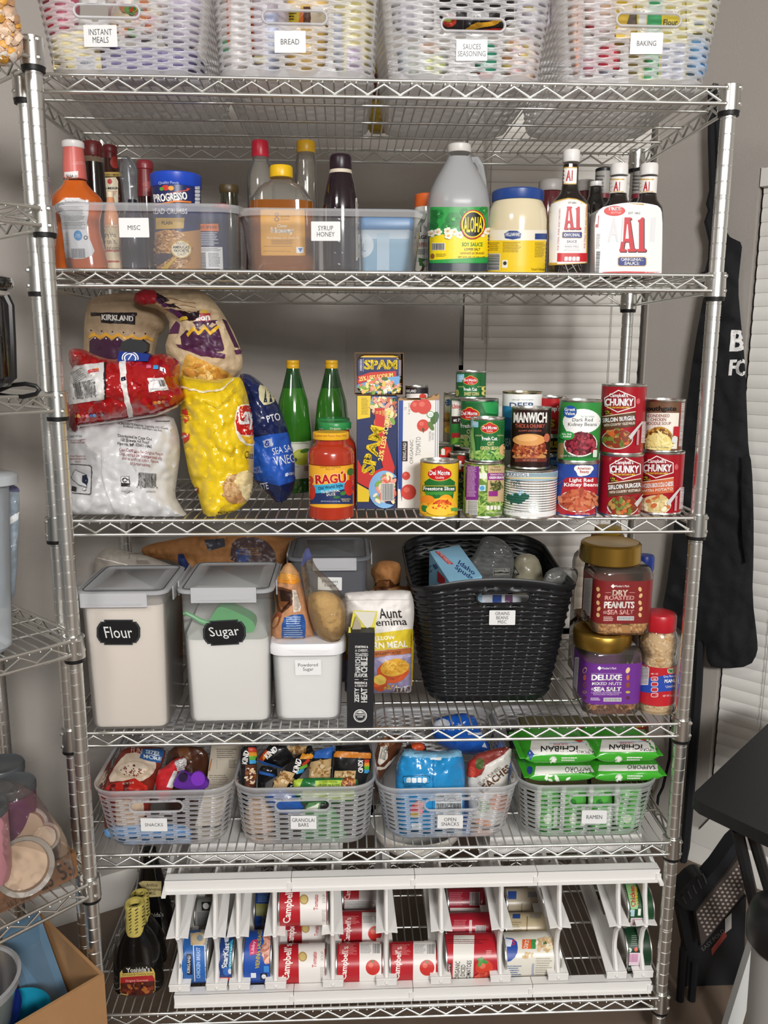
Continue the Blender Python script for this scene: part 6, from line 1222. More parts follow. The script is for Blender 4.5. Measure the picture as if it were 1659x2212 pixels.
def a_dry(a):
    a.rect(1086, 302, 1386, 536, '#7a1f20').rect(1038, 282, 1084, 522, '#cfc8c2').fine(1042, 290, 1078, 515, '#777', 8, 4).poly([(1190, 327), (1203, 315), (1216, 327), (1203, 339)], '#f2eae4').t("Member's Mark", 1255, 326, 13, '#f2eae4', w=78)
    a.t('DRY', 1243, 364, 32, '#f2d8c4', w=86, bold=.04).rect(1160, 362, 1192, 364, '#d8a89a').rect(1294, 362, 1326, 364, '#d8a89a').t('ROASTED', 1240, 392, 24, '#e8a8a0', w=164, bold=.04).t('PEANUTS', 1238, 432, 38, '#f8f0ea', w=168, bold=.05).t('WITH', 1160, 474, 20, '#f2e0d8', w=16, rot=-90).t('SEA SALT', 1245, 472, 27, '#f2b0aa', w=146, bold=.04).fine(1150, 498, 1212, 524, '#e8d0c8', 9, 2).bar(1228, 498, 1318, 516, '#555', '#eee', 4)
    for i, y in enumerate((344, 380, 420, 454, 488)):
        for x in (1122, 1356): a.ell(x+(i % 2)*4-2, y, 9, 13, '#d8b07a', rot=20*(1 if i % 2 else -1))
nutjar('square jar of dry roasted peanuts with a dark red label, topmost of its stack', 1222, 380, Yn+.004, gm_.top+.001, 602, 190, 166, (1022, 1352, 74, 184), ('#7a1f20', 534, 296), a_dry, ['#c9975a', '#d8ac70', '#b8824a', '#e0bb84'], 545, 5)
g = axis(1445, 800, atZ(gx(1440), gy(1048), z4).y+108/ZN[2]*pk, z4); th = Th('nut_jar', 'round plastic jar of peanuts with a red lid and blue band', 'jar', (g.X, g.Y, z4))
rp = [(88, 1050), (108, 1035), (114, 1000), (112, 965), (108, 955), (108, 745), (104, 730), (98, 700), (104, 680), (108, 640), (104, 600), (92, 572), (86, 560)]
th.part('jar_body', rev(g, rp, PJ)); nuts(th, g, [(100, 1040), (106, 990), (104, 900), (102, 740), (95, 700), (100, 640), (90, 580)], ['#d8c09a', '#e4d0ae', '#c8a878', '#ead9bb'], 420, .0088, .0056, 9, None)
th.part('lid', rev(g, [(86, 566), (90, 560), (90, 490), (84, 476), (70, 470), (10, 469)], mat('#b01a26', .35)))
lb = rev(g, [(109.5, 955), (109.5, 745)], mat('#b8232c', .35), caps=(False, False)); a = Art(L=7); a.set_ref(g.X, g.Y, z4+.1)
a.poly([(1330, 830), (1400, 842), (1560, 815), (1560, 910), (1400, 925), (1330, 910)], '#2748a4').rect(1336, 752, 1405, 880, '#e4dedc').bar(1340, 760, 1402, 875, '#666', None, 5, True).rrect(1508, 765, 1548, 815, 12, '#d8d0b0').rrect(1512, 769, 1546, 811, 10, '#3a6a3a').t('Planters', 1529, 790, 8, '#eee', w=28).t('Dry Roasted', 1530, 832, 17, '#f0f0f4', w=84, rot=-5, shear=.2).t('PEANUTS', 1535, 856, 19, '#fff', w=88, rot=-4, bold=.04).t('Unsalted', 1528, 886, 15, '#e8d8d8', w=60, rot=-8, shear=.2).t('PER 1 OZ', 1436, 818, 8, '#fff', w=38)
for i in range(4): a.rrect(1416, 834+i*30, 1456, 858+i*30, 10, '#f0dcdc').rrect(1419, 837+i*30, 1453, 855+i*30, 8, '#b8303a')
a.t('160', 1436, 847, 11, '#f4e4e4', bold=.03).t('NET WT 16 OZ', 1515, 940, 11, '#f0d8d8', w=66, rot=-3)
a.bake(lb.bvh(), lb); th.part('label', lb)
zone('F3')
g = axis(1372, 350, .25, z4); th = Th('jar', 'dark seasoning jar with a blue lid, behind the dry roasted peanut jar', 'jar', (g.X, g.Y, z4)); th.part('jar_body', rev(g, [(44, 900), (48, 890), (48, 260), (42, 236)], mat('#5a4a44', .2, coat=.6)))
th.part('lid', rev(g, [(46, 238), (50, 228), (50, 165), (44, 152), (10, 148)], mat('#1f3a92', .35))); lb = rev(g, [(48.8, 440), (48.8, 290)], mat('#c8c4cc', .4), caps=(False, False)); a = Art(L=7); a.set_ref(g.X, g.Y, 1); a.rect(1380, 290, 1422, 330, '#2a3a7a').fine(1380, 340, 1418, 430, '#444', 9, 3); a.bake(lb.bvh(), lb); th.part('label', lb)
g = axis(1170, 100, .34, z4); th = Th('jar', 'brown jar with a golden lid, standing behind the gold lidded peanut jar', 'jar', (g.X, g.Y, z4)); th.part('jar_body', rev(g, [(80, 800), (88, 790), (90, 120), (84, 90)], mat('#5a3a20', .2, coat=.6))); th.part('lid', rev(g, [(86, 92), (90, 84), (90, 40), (84, 32), (10, 30)], mat('#8a6a30', .4))); th.part('cap_top', rev(g, [(70, 32), (74, 26), (72, -6), (10, -8)], mat('#c9a424', .4)))
g = axis(1130, 380, .245, z4); th = Th('nut_jar', 'clear square jar of nuts standing behind the two gold lidded jars', 'jar', (g.X, g.Y, z4)); th.part('jar_body', rev(g, [(130, 860), (140, 845), (142, 240), (135, 200), (118, 175)], PJ, sq=NS)); nuts(th, g, [(135, 850), (137, 700), (137, 520)], ['#c9975a', '#d8ac70', '#b8824a'], 160, .0095, .0058, 15, NS); th.part('lid', rev(g, [(118, 178), (124, 170), (124, 110), (110, 100), (10, 99)], GLD))
# inside the black basket
A_, B_, C_ = at_(293, 312, .135), at_(470, 272, .155), at_(175, 132, .26)
ob = MB().add(obox((A_+B_+C_-A_+C_-A_+A_)/2*0+A_+(B_-A_)/2+(C_-A_)/2+V((0, 0, -.05)), (B_-A_)/2, (C_-A_)/2, V((0, 0, .05))), mat('#86b8d4', .45))
th = Th('instant_potato_carton', 'light blue instant potato carton lying in the black basket', 'carton', (A_.x, A_.y+.05, A_.z-.1)); 
a = Art(L=40); a.set_ref(A_.x, A_.y, A_.z); a.poly([(205, 133), (232, 132), (312, 205), (280, 205)], '#b8343c').t('BUTTERY HOMESTYLE', 258, 168, 14, '#f0d8d4', w=100, rot=44).t('Idaho\nSpuds', 375, 240, 62, '#1f3a78', w=120, rot=35, bold=.02, shear=.15).t('Idaho\nSpuds', 192, 225, 80, '#1f3a78', w=34, rot=62, bold=.02).poly([(222, 240), (265, 285), (262, 330), (222, 300)], '#b8343c'); a.bake(ob.bvh(), ob); th.part('carton', ob)
PLB = frost('#dadbd8', .16, .12, .5)
bag('plastic_bag', 'crumpled clear bag with a small black printed tag, sticking up inside the black basket', 'bag', [(390, 200), (440, 130), (465, 60), (500, 45), (545, 50), (590, 70), (645, 130), (650, 200), (640, 280), (600, 420), (420, 420), (400, 300)], .25, .03, frost('#c9cac8', .2, .12, .5), lambda a: a.rrect(530, 226, 622, 270, 8, '#9a9a94').rrect(533, 229, 619, 267, 7, '#2a2a2a').rrect(536, 232, 616, 264, 6, '#8a8a84').rect(536, 246, 616, 251, '#2a2a2a'), wr=.006, seed=71)
bag('grain_bag', 'cream bag of grain with a tilted brand tag, in the back of the black basket', 'bag', [(640, 230), (655, 160), (720, 140), (780, 160), (810, 240), (820, 420), (640, 420)], .27, .035, mat('#8a8470', .4, coat=.3), lambda a: a.poly([(635, 225), (655, 218), (682, 262), (662, 270)], '#2a2624').t('KIRK', 658, 243, 15, '#e8e4dc', w=44, rot=60), wr=.005, seed=72)
bag('plastic_bag', 'clear zip bag leaning over the right rim of the black basket', 'bag', [(820, 260), (860, 225), (930, 218), (1000, 228), (1010, 260), (995, 325), (900, 310), (830, 400), (800, 330)], .17, .02, frost('#d8d8d4', .24, .12, .5), None, wr=.005, seed=73)
bag('grain_bag', 'blue and white bag low inside the black basket, seen through its handle slot', 'bag', [(400, 380), (600, 370), (800, 380), (820, 560), (400, 560)], .14, .03, mat('#b8bcc4', .4), lambda a: a.rect(440, 365, 470, 420, '#7f9cb4').rect(530, 365, 580, 420, '#27407e').rect(600, 365, 640, 420, '#5a3a5a'), wr=.004, seed=74)

# ================================================================ fifth shelf: what the baskets hold
zone('G1')
Yi = Y5+.02
bag('cookie_bag', 'brown cookie bag with a blue corner flash, in the SNACKS basket', 'bag', [(150, 362), (190, 280), (230, 200), (262, 140), (380, 132), (500, 140), (490, 200), (450, 300), (420, 400), (400, 640), (170, 640)], lambda x, y: Yi+.05+.10*max(0, min(1, (gy(360)-y)/90)), .035, mat('#7a2a1e', .3, coat=.4),
    lambda a: a.poly([(175, 330), (240, 215), (300, 160), (430, 190), (450, 240), (420, 290), (360, 330), (260, 320)], '#d8c4ae', 1).ell(320, 262, 95, 48, '#cbb59c', rot=-5).ell(320, 255, 78, 34, '#e0cfbb', rot=-5).blobs(315, 270, 62, 30, ['#6a2a1e', '#8a4030'], 40, 4, 3, 3).poly([(355, 200), (375, 150), (490, 150), (465, 222), (410, 215)], '#2f5f9a').t('SIZE!\nMORE', 425, 183, 46, '#e4ecf4', w=92, rot=8, bold=.03).t('FUN', 340, 160, 30, '#d8b8a8', w=60, rot=8)
    .poly([(165, 362), (200, 340), (330, 308), (395, 350), (400, 380), (160, 420)], '#b8281f').poly([(200, 345), (230, 338), (225, 370), (195, 372)], '#5a1414').poly([(270, 330), (300, 322), (300, 365), (270, 370)], '#5a1414').t('NET WT 21 OZ', 295, 336, 11, '#f0d8c8', w=64, rot=-6).rect(230, 420, 380, 600, '#cdb49c'), wr=.004, seed=81, z=z5+.003)
bag('candy_packet', 'small red and white candy packet beside the purple clip, in the SNACKS basket', 'bag', [(445, 265), (500, 240), (540, 200), (612, 186), (606, 260), (560, 270), (540, 340), (520, 420), (440, 420)], Yi+.06, .02, mat('#c0262c', .3, coat=.4), lambda a: a.poly([(545, 215), (610, 190), (605, 262), (560, 262)], '#e2dedc').fine(552, 205, 604, 255, '#666', 8, 3, rot=-20).poly([(500, 350), (540, 262), (560, 262), (540, 360)], '#e4e0de').rect(448, 440, 590, 520, '#d8d4d0'), wr=.004, seed=82)
bag('snack_bag', 'dark brown snack bag standing at the back of the SNACKS basket', 'bag', [(490, 240), (520, 135), (620, 130), (720, 140), (740, 260), (720, 600), (500, 600)], Yi+.19, .03, mat('#4a2a1c', .3, coat=.4), lambda a: a.poly([(560, 140), (620, 135), (640, 200), (580, 210)], '#6a4228'), wr=.005, seed=83, z=z5+.003)
pc = Th('bag_clip', 'purple plastic bag clip with two round discs, in the SNACKS basket', 'clip', at_(630, 350, Yi+.035)); PU = mat('#5e2a92', .3)
def disc(x, y, r, Y, d, m, sq=1): A_ = [at_(x+r*c, y+r*sq*s, Y) for c, s in [(math.cos(2*math.pi*i/24), math.sin(2*math.pi*i/24)) for i in range(24)]]; return loft([[p+V((0, 0, 0)) for p in A_], [p+V((0, d, 0)) for p in A_]])
b = MB(); P = smooth_poly([(535, 340), (560, 290), (580, 272), (620, 290), (680, 300), (730, 320), (728, 362), (640, 366), (560, 362)], 1); A_ = [at_(x, y, Yi+.035) for x, y in P]; b.add(loft([A_, [p+V((0, .012, 0)) for p in A_]]), PU); pc.part('clip_base', b)
pc.part('clip_disc', MB().add(disc(672, 308, 38, Yi+.03, .005, PU), mat('#7a34b4', .3))); pc.part('clip_knob', MB().add(disc(590, 302, 24, Yi+.03, .005, PU), mat('#2a1a3a', .4)))
def slab(name, label, cat, P, Y, d, m, art=None, group=None, L=40, z=None):
    """a flat-faced carton or packet from its front outline (crop px); Y may be a list per corner"""
    A_ = [at_(x, y, Y[i] if isinstance(Y, (list, tuple)) else Y) for i, (x, y) in enumerate(P)]
    if z is not None:
        for p in A_: p.z = max(p.z, z)
    mb = MB().add(loft([A_, [p+V((0, d, 0)) for p in A_]]), mat(m, .5) if isinstance(m, str) else m)
    lo = min(A_, key=lambda p: p.z); c = sum(A_, V((0, 0, 0)))/len(A_); th = Th(name, label, cat, (c.x, c.y+d/2, lo.z), group); 
    if art: a = Art(L=L); a.set_ref(c.x, c.y, c.z); art(a); a.bake(mb.bvh(), mb)
    th.part('carton', mb)
    return th
slab('snack_carton', 'beige cardboard snack carton with printed panels, at the right of the SNACKS basket', 'carton', [(745, 135), (905, 128), (862, 330), (790, 640), (660, 640), (720, 330)], [Yi+.21, Yi+.21, Yi+.09, Yi+.05, Yi+.05, Yi+.09], .03, '#cabfae', z=z5+.003, art=lambda a: a.fine(775, 145, 890, 200, '#7a7266', 11, 3).rect(775, 205, 830, 255, '#b0a896').fine(840, 205, 885, 250, '#7a7266', 8, 4).rect(735, 280, 830, 282, '#8a8272').fine(735, 288, 840, 345, '#7a7266', 10, 5).poly([(715, 330), (745, 200), (750, 200), (722, 335)], '#c8702a'))
bag('snack_bag', 'blue snack packet at the bottom of the SNACKS basket', 'bag', [(160, 560), (400, 545), (640, 560), (645, 660), (170, 665)], Yi+.028, .02, mat('#6a9cd0', .35), None, wr=.003, seed=85, z=z5+.003)
# granola bars
def kind_bar(label, P, Y, strip, nut, txt, seed, T=.012):
    cx, cy = sum(p[0] for p in P)/len(P), sum(p[1] for p in P)/len(P)
    def art(a):
        for q, c in strip: a.poly(q, c)
        for q, cols in nut: a.poly(q, cols[0]); xs = [p[0] for p in q]; ys = [p[1] for p in q]; a.blobs((min(xs)+max(xs))/2, (min(ys)+max(ys))/2, (max(xs)-min(xs))*.42, (max(ys)-min(ys))*.42, cols, 36, 9, 6, seed)
        for s, x, y, h, w, r in txt: a.t(s, x, y, h, '#f2f0ee', w=w, rot=r, bold=.04)
    bag('granola_bar', label, 'granola bar', P, Y, T, mat('#151416', .28, coat=.4), art, 'granola bars in the GRANOLA BARS basket', wr=.0025, seed=seed, smooth=0, g=6)
OA = ['#c8a878', '#a8824e', '#e0c8a0', '#8a6030']; RB_ = ['#c8b038', '#6aa83a', '#3f8ad0', '#d8702a', '#c03a2a']
def rain(x, y, w, h, dx=0, vert=True):
    o = []
    for i, c in enumerate(('#b83a24', '#d8902a', '#5fa83a', '#3f9ad0')):
        o.append(([(x+dx*i, y+h*i/4), (x+w+dx*i, y+h*i/4), (x+w+dx*(i+1), y+h*(i+1)/4), (x+dx*(i+1), y+h*(i+1)/4)], c))
    return o
kind_bar('upright granola bar with a nut window, at the left wall of the GRANOLA BARS basket', [(905, 150), (925, 132), (992, 130), (990, 250), (985, 600), (905, 600)], Yi+.06, rain(945, 140, 42, 85, 2), [([(930, 232), (985, 228), (982, 350), (930, 352)], ['#5a3020', '#d8b890', '#8a5030', '#e8d8c0'])], [('KIND', 932, 190, 26, 72, -80)], 91)
kind_bar('black granola bar with rainbow corner slanting across the upper left, behind the others', [(1000, 195), (1060, 125), (1150, 128), (1195, 200), (1128, 250), (1010, 222)], Yi+.12, [([(1005, 200), (1045, 150), (1065, 165), (1025, 215)], '#b83a24'), ([(1025, 190), (1050, 160), (1060, 168), (1030, 205)], '#d8902a'), ([(1000, 200), (1125, 240), (1118, 255), (1000, 215)], '#2f6ac0')], [], [('KIND', 1070, 165, 28, 76, -38)], 92)
kind_bar('granola bar with an oat window slanting in the middle of the basket', [(1080, 330), (1180, 205), (1230, 172), (1308, 168), (1280, 230), (1200, 330), (1170, 420), (1060, 420)], Yi+.045, [([(1225, 200), (1240, 172), (1308, 165), (1300, 195), (1250, 200)], '#d8902a'), ([(1235, 225), (1270, 195), (1280, 205), (1240, 245)], '#b83a24'), ([(1225, 240), (1265, 222), (1265, 238), (1225, 262)], '#6aa83a'), ([(1215, 260), (1250, 245), (1240, 268), (1205, 280)], '#3f9ad0')], [([(1090, 330), (1140, 262), (1200, 275), (1150, 355), (1080, 355)], OA)], [('KIND', 1212, 235, 28, 74, -70), ('Oats', 1185, 330, 14, 50, -60)], 93)
kind_bar('granola bar with a pale oat window topped by a blue wrapper end', [(1280, 200), (1300, 160), (1415, 130), (1405, 200), (1398, 300), (1380, 420), (1260, 420)], Yi+.07, [([(1290, 195), (1310, 160), (1412, 132), (1405, 195)], '#2f62b0')], [([(1285, 215), (1395, 195), (1388, 305), (1275, 305)], OA)], [], 94)
kind_bar('granola bar with an orange top band at the right of the GRANOLA BARS basket', [(1408, 160), (1500, 152), (1618, 160), (1612, 250), (1590, 300), (1550, 420), (1400, 420)], Yi+.05, [([(1412, 190), (1415, 158), (1612, 168), (1608, 196)], '#c87a24')]+[(q, c) for q, c in rain(1575, 200, 26, 75)], [([(1418, 262), (1530, 262), (1525, 305), (1412, 308)], OA)], [('KIND', 1555, 240, 26, 66, 90)], 95)
kind_bar('black granola bar with blue trim deep at the left of the GRANOLA BARS basket', [(1000, 265), (1020, 235), (1100, 250), (1105, 290), (1040, 330), (1020, 480), (990, 480)], Yi+.10, [([(1010, 262), (1095, 285), (1090, 298), (1005, 278)], '#2f62b0')], [], [], 96)
kind_bar('brown oat granola bar at the back, top edge of the GRANOLA BARS basket', [(1130, 130), (1290, 128), (1300, 160), (1230, 190), (1180, 170)], Yi+.16, [], [([(1140, 132), (1270, 130), (1230, 180), (1185, 165)], OA)], [], 97)
kind_bar('black granola bar at the back right, under the shelf edge', [(1420, 128), (1600, 122), (1612, 160), (1420, 160)], Yi+.14, [], [], [], 98)
bag('granola_bar', 'green oats and honey granola bar lying across the front of the GRANOLA BARS basket', 'granola bar', [(1185, 330), (1200, 306), (1400, 302), (1535, 305), (1545, 330), (1530, 430), (1400, 450), (1195, 440)], Yi+.028, .015, mat('#1f6a34', .3, coat=.4),
    lambda a: a.poly([(1310, 318), (1455, 315), (1450, 350), (1308, 350)], '#a8c03a').t("OATS 'N HONEY", 1380, 341, 13, '#2a5a24', w=118, rot=180, bold=.02).t('CRUNCHY GRANOLA', 1380, 325, 9, '#2a5a24', w=100, rot=180).ell(1490, 330, 38, 26, '#8a4a2a').blobs(1490, 330, 34, 22, ['#c88a4a', '#7a3a1e', '#e0b070'], 24, 8, 5, 4).poly([(1195, 320), (1205, 310), (1245, 310), (1225, 350), (1195, 350)], '#a8c03a', 0).rect(1240, 370, 1520, 420, '#b8c88a'), 'granola bars in the GRANOLA BARS basket', wr=.003, seed=99)
bag('granola_bar', 'blue granola bar seen through the handle slot of the GRANOLA BARS basket', 'granola bar', [(1040, 370), (1160, 360), (1250, 450), (1240, 500), (1110, 500), (1050, 440)], Yi+.012, .012, mat('#2456a4', .3, coat=.4), None, 'granola bars in the GRANOLA BARS basket', wr=.003, seed=100)
bag('granola_bar', 'green and white granola bar low at the right of the handle slot', 'granola bar', [(1255, 440), (1330, 430), (1400, 440), (1480, 600), (1480, 640), (1240, 640), (1230, 560)], Yi+.014, .012, mat('#5a8a5a', .3, coat=.4), lambda a: a.poly([(1340, 430), (1390, 440), (1385, 480), (1335, 480)], '#1c1c1c').poly([(1260, 470), (1330, 440), (1320, 480)], '#dfe4d0'), 'granola bars in the GRANOLA BARS basket', wr=.003, seed=101)
bag('granola_bar', 'pale brown granola bar low at the left of the GRANOLA BARS basket', 'granola bar', [(930, 420), (1030, 400), (1090, 520), (1080, 640), (930, 640)], Yi+.03, .02, mat('#b89a80', .4), None, 'granola bars in the GRANOLA BARS basket', wr=.003, seed=102, z=z5+.003)
# open snacks
zone('G2')
bag('snack_bag', 'bright blue snack bag folded at the top, in the OPEN SNACKS basket', 'bag', [(172, 225), (195, 165), (215, 135), (330, 150), (400, 152), (495, 135), (505, 165), (518, 220), (516, 400), (505, 605), (180, 605), (172, 400)], Yi+.05, .045, mat('#1f88c4', .25, coat=.4),
    lambda a: a.poly([(205, 168), (218, 138), (330, 152), (495, 138), (500, 172), (400, 182), (300, 178)], '#7fb4d4').poly([(340, 178), (402, 178), (398, 192), (342, 190)], '#e8ecf0').rect(356, 190, 359, 600, '#1a74ac').rrect(210, 266, 342, 305, 8, '#16455e').rrect(213, 269, 339, 302, 7, '#2f93cc')
    .fine(215, 310, 330, 325, '#16455e', 7, 3).ell(278, 435, 32, 36, '#d84a5a').ell(290, 410, 22, 20, '#e8705a').ell(270, 460, 24, 14, '#c8a83a').rect(250, 500, 300, 560, '#d8e4ec').poly([(368, 350), (500, 350), (500, 585), (375, 590)], '#cfd4d8').bar(372, 402, 495, 440, '#222', None, 4).fine(375, 360, 495, 395, '#555', 6, 4).fine(375, 540, 480, 585, '#444', 6, 5, fill=.6)
    and [a.rrect(228+i*26, 275, 250+i*26, 299, 6, '#e6eef2') for i in range(4)], wr=.005, seed=111, pw=.4, z=z5+.003)
bag('fruit_pouch', 'white dried peach pouch with a red peach picture, in the OPEN SNACKS basket', 'bag', [(525, 210), (560, 165), (640, 140), (750, 118), (748, 180), (728, 260), (735, 400), (715, 600), (545, 600), (535, 400)], Yi+.06, .035, mat('#d6d2cc', .35, coat=.2),
    lambda a: a.poly([(530, 200), (560, 165), (650, 140), (750, 118), (700, 170), (620, 215), (600, 260), (570, 275), (530, 262)], '#8a3a34').ell(560, 230, 38, 42, '#b8322a').ell(548, 245, 26, 28, '#c84a38').ell(592, 208, 22, 26, '#4a5a2a').t('SUN-DRIED', 640, 265, 18, '#8a8070', w=130, rot=-42).t('PEACHES', 665, 280, 34, '#5a3a24', w=180, rot=-42, bold=.02).ell(595, 520, 55, 40, '#d89a7a').ell(690, 400, 50, 44, '#d8a088').ell(610, 420, 30, 30, '#a8b89a'), wr=.005, seed=112, z=z5+.003)
bag('snack_bag', 'orange and dark brown snack bag behind the bright blue bag', 'bag', [(205, 140), (240, 105), (310, 100), (330, 140), (330, 400), (210, 400)], Yi+.20, .025, mat('#3a241a', .3, coat=.4), lambda a: a.poly([(248, 108), (305, 102), (316, 130), (290, 150), (255, 130)], '#d8552a'), wr=.005, seed=113)
bag('snack_bag', 'brown nut snack bag with a white panel, left rear of the OPEN SNACKS basket', 'bag', [(55, 240), (70, 150), (95, 80), (190, 60), (215, 90), (180, 170), (110, 260), (90, 300), (80, 420)], Yi+.12, .025, mat('#5a3420', .3, coat=.4), lambda a: a.poly([(85, 200), (100, 110), (135, 105), (130, 180), (95, 215)], '#d8d0c4').bar(100, 120, 128, 185, '#444', None, 3, rot=15).blobs(120, 90, 60, 25, ['#8a5a38', '#a8744a', '#6a3a22'], 40, 12, 5, 4).poly([(60, 225), (110, 215), (210, 120), (212, 128), (115, 225), (64, 238)], '#c8beb2'), wr=.005, seed=114)
bag('snack_bag', 'large royal blue snack bag across the back, behind the OPEN SNACKS basket', 'bag', [(340, 10), (400, -30), (560, -50), (600, 60), (655, 130), (600, 165), (500, 160), (430, 130), (370, 100)], Yi+.24, .04, mat('#1f62c8', .25, coat=.4), lambda a: a.poly([(350, 0), (430, -20), (450, 20), (380, 40)], '#d4dae4', 1).poly([(460, 20), (500, 10), (490, 40)], '#c8d0e0').rect(530, 52, 600, 62, '#dfe4ee').poly([(600, 120), (612, 100), (625, 128)], '#e8ecf4'), wr=.006, seed=115)
bag('snack_bag', 'dark snack bags bundled at the back between the blue bag and the noodle packs', 'bag', [(640, 60), (700, 20), (780, 40), (790, 140), (700, 160), (650, 150)], Yi+.26, .03, mat('#3a3a3e', .3, coat=.4), lambda a: a.poly([(690, 40), (720, 30), (740, 120), (715, 130)], '#b8b8b8'), wr=.006, seed=116)
# ramen
def ramen(label, x0, x1, yt, yb, Y0, Y1, top_txt, front_txt, seed, blue=True):
    """flat noodle packet lying down: printed top (white) and green front edge; zt from the front edge pixels"""
    zt, zb = at_((x0+x1)/2, yt, Y0).z, at_((x0+x1)/2, yb, Y0).z; X0_, X1_ = at_(x0, (yt+yb)/2, Y0).x, at_(x1, (yt+yb)/2, Y0).x; n = 14; rings = []
    X, w, Yc, d, h = (X0_+X1_)/2, X1_-X0_, (Y0+Y1)/2, Y1-Y0, zt-zb
    for i in range(n+1):
        t = i/n; u = abs(2*t-1); k = (1-u**6)**.5 if u < 1 else 0; x = X-w/2+w*t; hh = h/2*max(.06, k); r = rr2(d, 2*hh, min(hh*.95, .011), 4)
        rings.append([V((x, Yc+a_+.0012*noise.noise(V((x*70, a_*60, seed))), zb+h/2+b_+.0016*noise.noise(V((x*60, b_*70, seed+4.)))) ) for a_, b_ in r])
    G_ = mat('#3ea52a', .25, coat=.4); mb = MB().add(loft(rings), G_)
    for sx in (-1, 1): mb.add(obox((X+sx*(w/2+.004), Yc, zb+h/2), V((.006, 0, 0)), V((0, d/2*.94, .0)), V((0, 0, .0012))), G_)
    th = Th('noodle_packet', label, 'noodle packet', (X, Yc, zb), 'green and white noodle packets'); 
    a = Art(L=7); a.set_ref(X, Yc, zt)
    top_txt(a); front_txt(a); a.bake(mb.bvh(), mb, eps=.0008, step=.0003); th.part('packet', mb, angle=60); return th
def r_top(x0, x1, y0, y1):
    def f(a):
        a.poly([(x0+20, y1), (x0+30, y0), (x1-30, y0), (x1-12, y1)], '#e4e2dc').t('ICHIBAN', (x0+x1)/2-8, y0+(y1-y0)*.62, (y1-y0)*.42, '#1c1c1c', w=(x1-x0)*.52, rot=180, bold=.02).t('JAPANESE STYLE NOODLES', (x0+x1)/2+30, y0+(y1-y0)*.18, 9, '#4f9fd0', w=(x1-x0)*.5, rot=178).t('CHICKEN', (x0+x1)/2, y0+(y1-y0)*.30, 10, '#c83a4a', w=70, rot=178).poly([((x0+x1)/2+60, y0), ((x0+x1)/2+120, y0), ((x0+x1)/2+95, y0+12)], '#c8302a').t('SAPPORO', x1-50, y1-10, 14, '#222', w=90, rot=182, shear=-.2)
    return f
def r_front(cx, cy):
    def f(a):
        for k in range(8): a.rect(cx-18, cy-2, cx+18, cy+2, '#e8ece0', rot=k*22.5)
        a.ell(cx, cy, 9, 9, '#e8ece0').fine(cx+42, cy-12, cx+125, cy+16, '#e8ece0', 11, 3, fill=.55)
    return f
Yr_ = Y5+.012
ramen('upper left noodle packet of the two topmost, in the RAMEN basket', 818, 1170, 148, 212, Yr_, Yr_+.12, lambda a: (r_top(818, 1170, 92, 160)(a), a.poly([(828, 160), (842, 138), (862, 160), (842, 188)], '#2a4a9a')), r_front(955, 186), 1)
ramen('upper right noodle packet of the two topmost, in the RAMEN basket', 1168, 1482, 140, 205, Yr_, Yr_+.12, r_top(1168, 1482, 88, 148), r_front(1280, 184), 2)
ramen('lower left noodle packet level with the rim of the RAMEN basket', 838, 1160, 250, 302, Yr_-.004, Yr_+.12, lambda a: a.poly([(862, 262), (870, 220), (1150, 216), (1160, 250)], '#e4e2dc').t('SAPPORO', 1080, 240, 26, '#222', w=130, rot=182).ell(840, 240, 14, 20, '#2a4a9a'), lambda a: a.blobs(960, 280, 70, 14, ['#e8f0e0'], 8, 14, 6, 3), 3)
ramen('lower right noodle packet level with the rim of the RAMEN basket', 1165, 1500, 245, 302, Yr_-.004, Yr_+.12, lambda a: a.poly([(1180, 245), (1185, 215), (1475, 212), (1478, 243)], '#e4e2dc').t('SAPPORO', 1395, 226, 20, '#222', w=140, rot=181), r_front(1282, 276), 4)
for i, (x0, x1, lab) in enumerate(((868, 985, 'noodle packet standing on edge at the left inside the RAMEN basket'), (990, 1120, 'noodle packet standing on edge left of the RAMEN card'), (1125, 1250, 'noodle packet standing on edge behind the RAMEN card'), (1255, 1395, 'noodle packet standing on edge at the right inside the RAMEN basket'))):
    bag('noodle_packet', lab, 'noodle packet', [(x0, 330), (x0+10, 318), (x1-8, 318), (x1, 330), (x1, 570), (x0+8, 574)], Yi+.03, .022, mat('#57b04a', .3, coat=.3), lambda a: a.rect(x0+6, 320, x0+26, 570, '#e4e6de').rect(x1-30, 420, x1-12, 560, '#dfe4d8').ell((x0+x1)/2, 400, 16, 18, '#2f7f2a').ell((x0+x1)/2, 480, 20, 24, '#d8e8c8'), 'green and white noodle packets', wr=.003, seed=120+i, smooth=0, z=z5+.003)
for x0, x1, lab in ((805, 1110, 'noodle carton with a yellow noodle picture, rear left behind the RAMEN basket packets'), (1130, 1430, 'noodle carton with a yellow noodle picture, rear right behind the RAMEN basket packets')):
    Yq = Yr_+.15; slab('noodle_carton', lab, 'carton', [(x0, 18), (x1, 10), (x1+10, 520), (x0+10, 520)], Yq, .045, '#5a5232', z=z5+.003, art=lambda a: a.poly([(x0, 20), (x1, 12), (x1+5, 78), (x0+5, 86)], '#d8b44a').blobs((x0+x1)/2-40, 48, 90, 26, ['#e8cc6a', '#d89a3a', '#7a9a3a', '#c8502a', '#f0dc90'], 60, 16, 6, 3).poly([(x1-80, 30), (x1, 20), (x1+4, 72), (x1-60, 78)], '#b8302a').fine(x1-70, 35, x1-5, 60, '#f0d8c8', 10, 2))

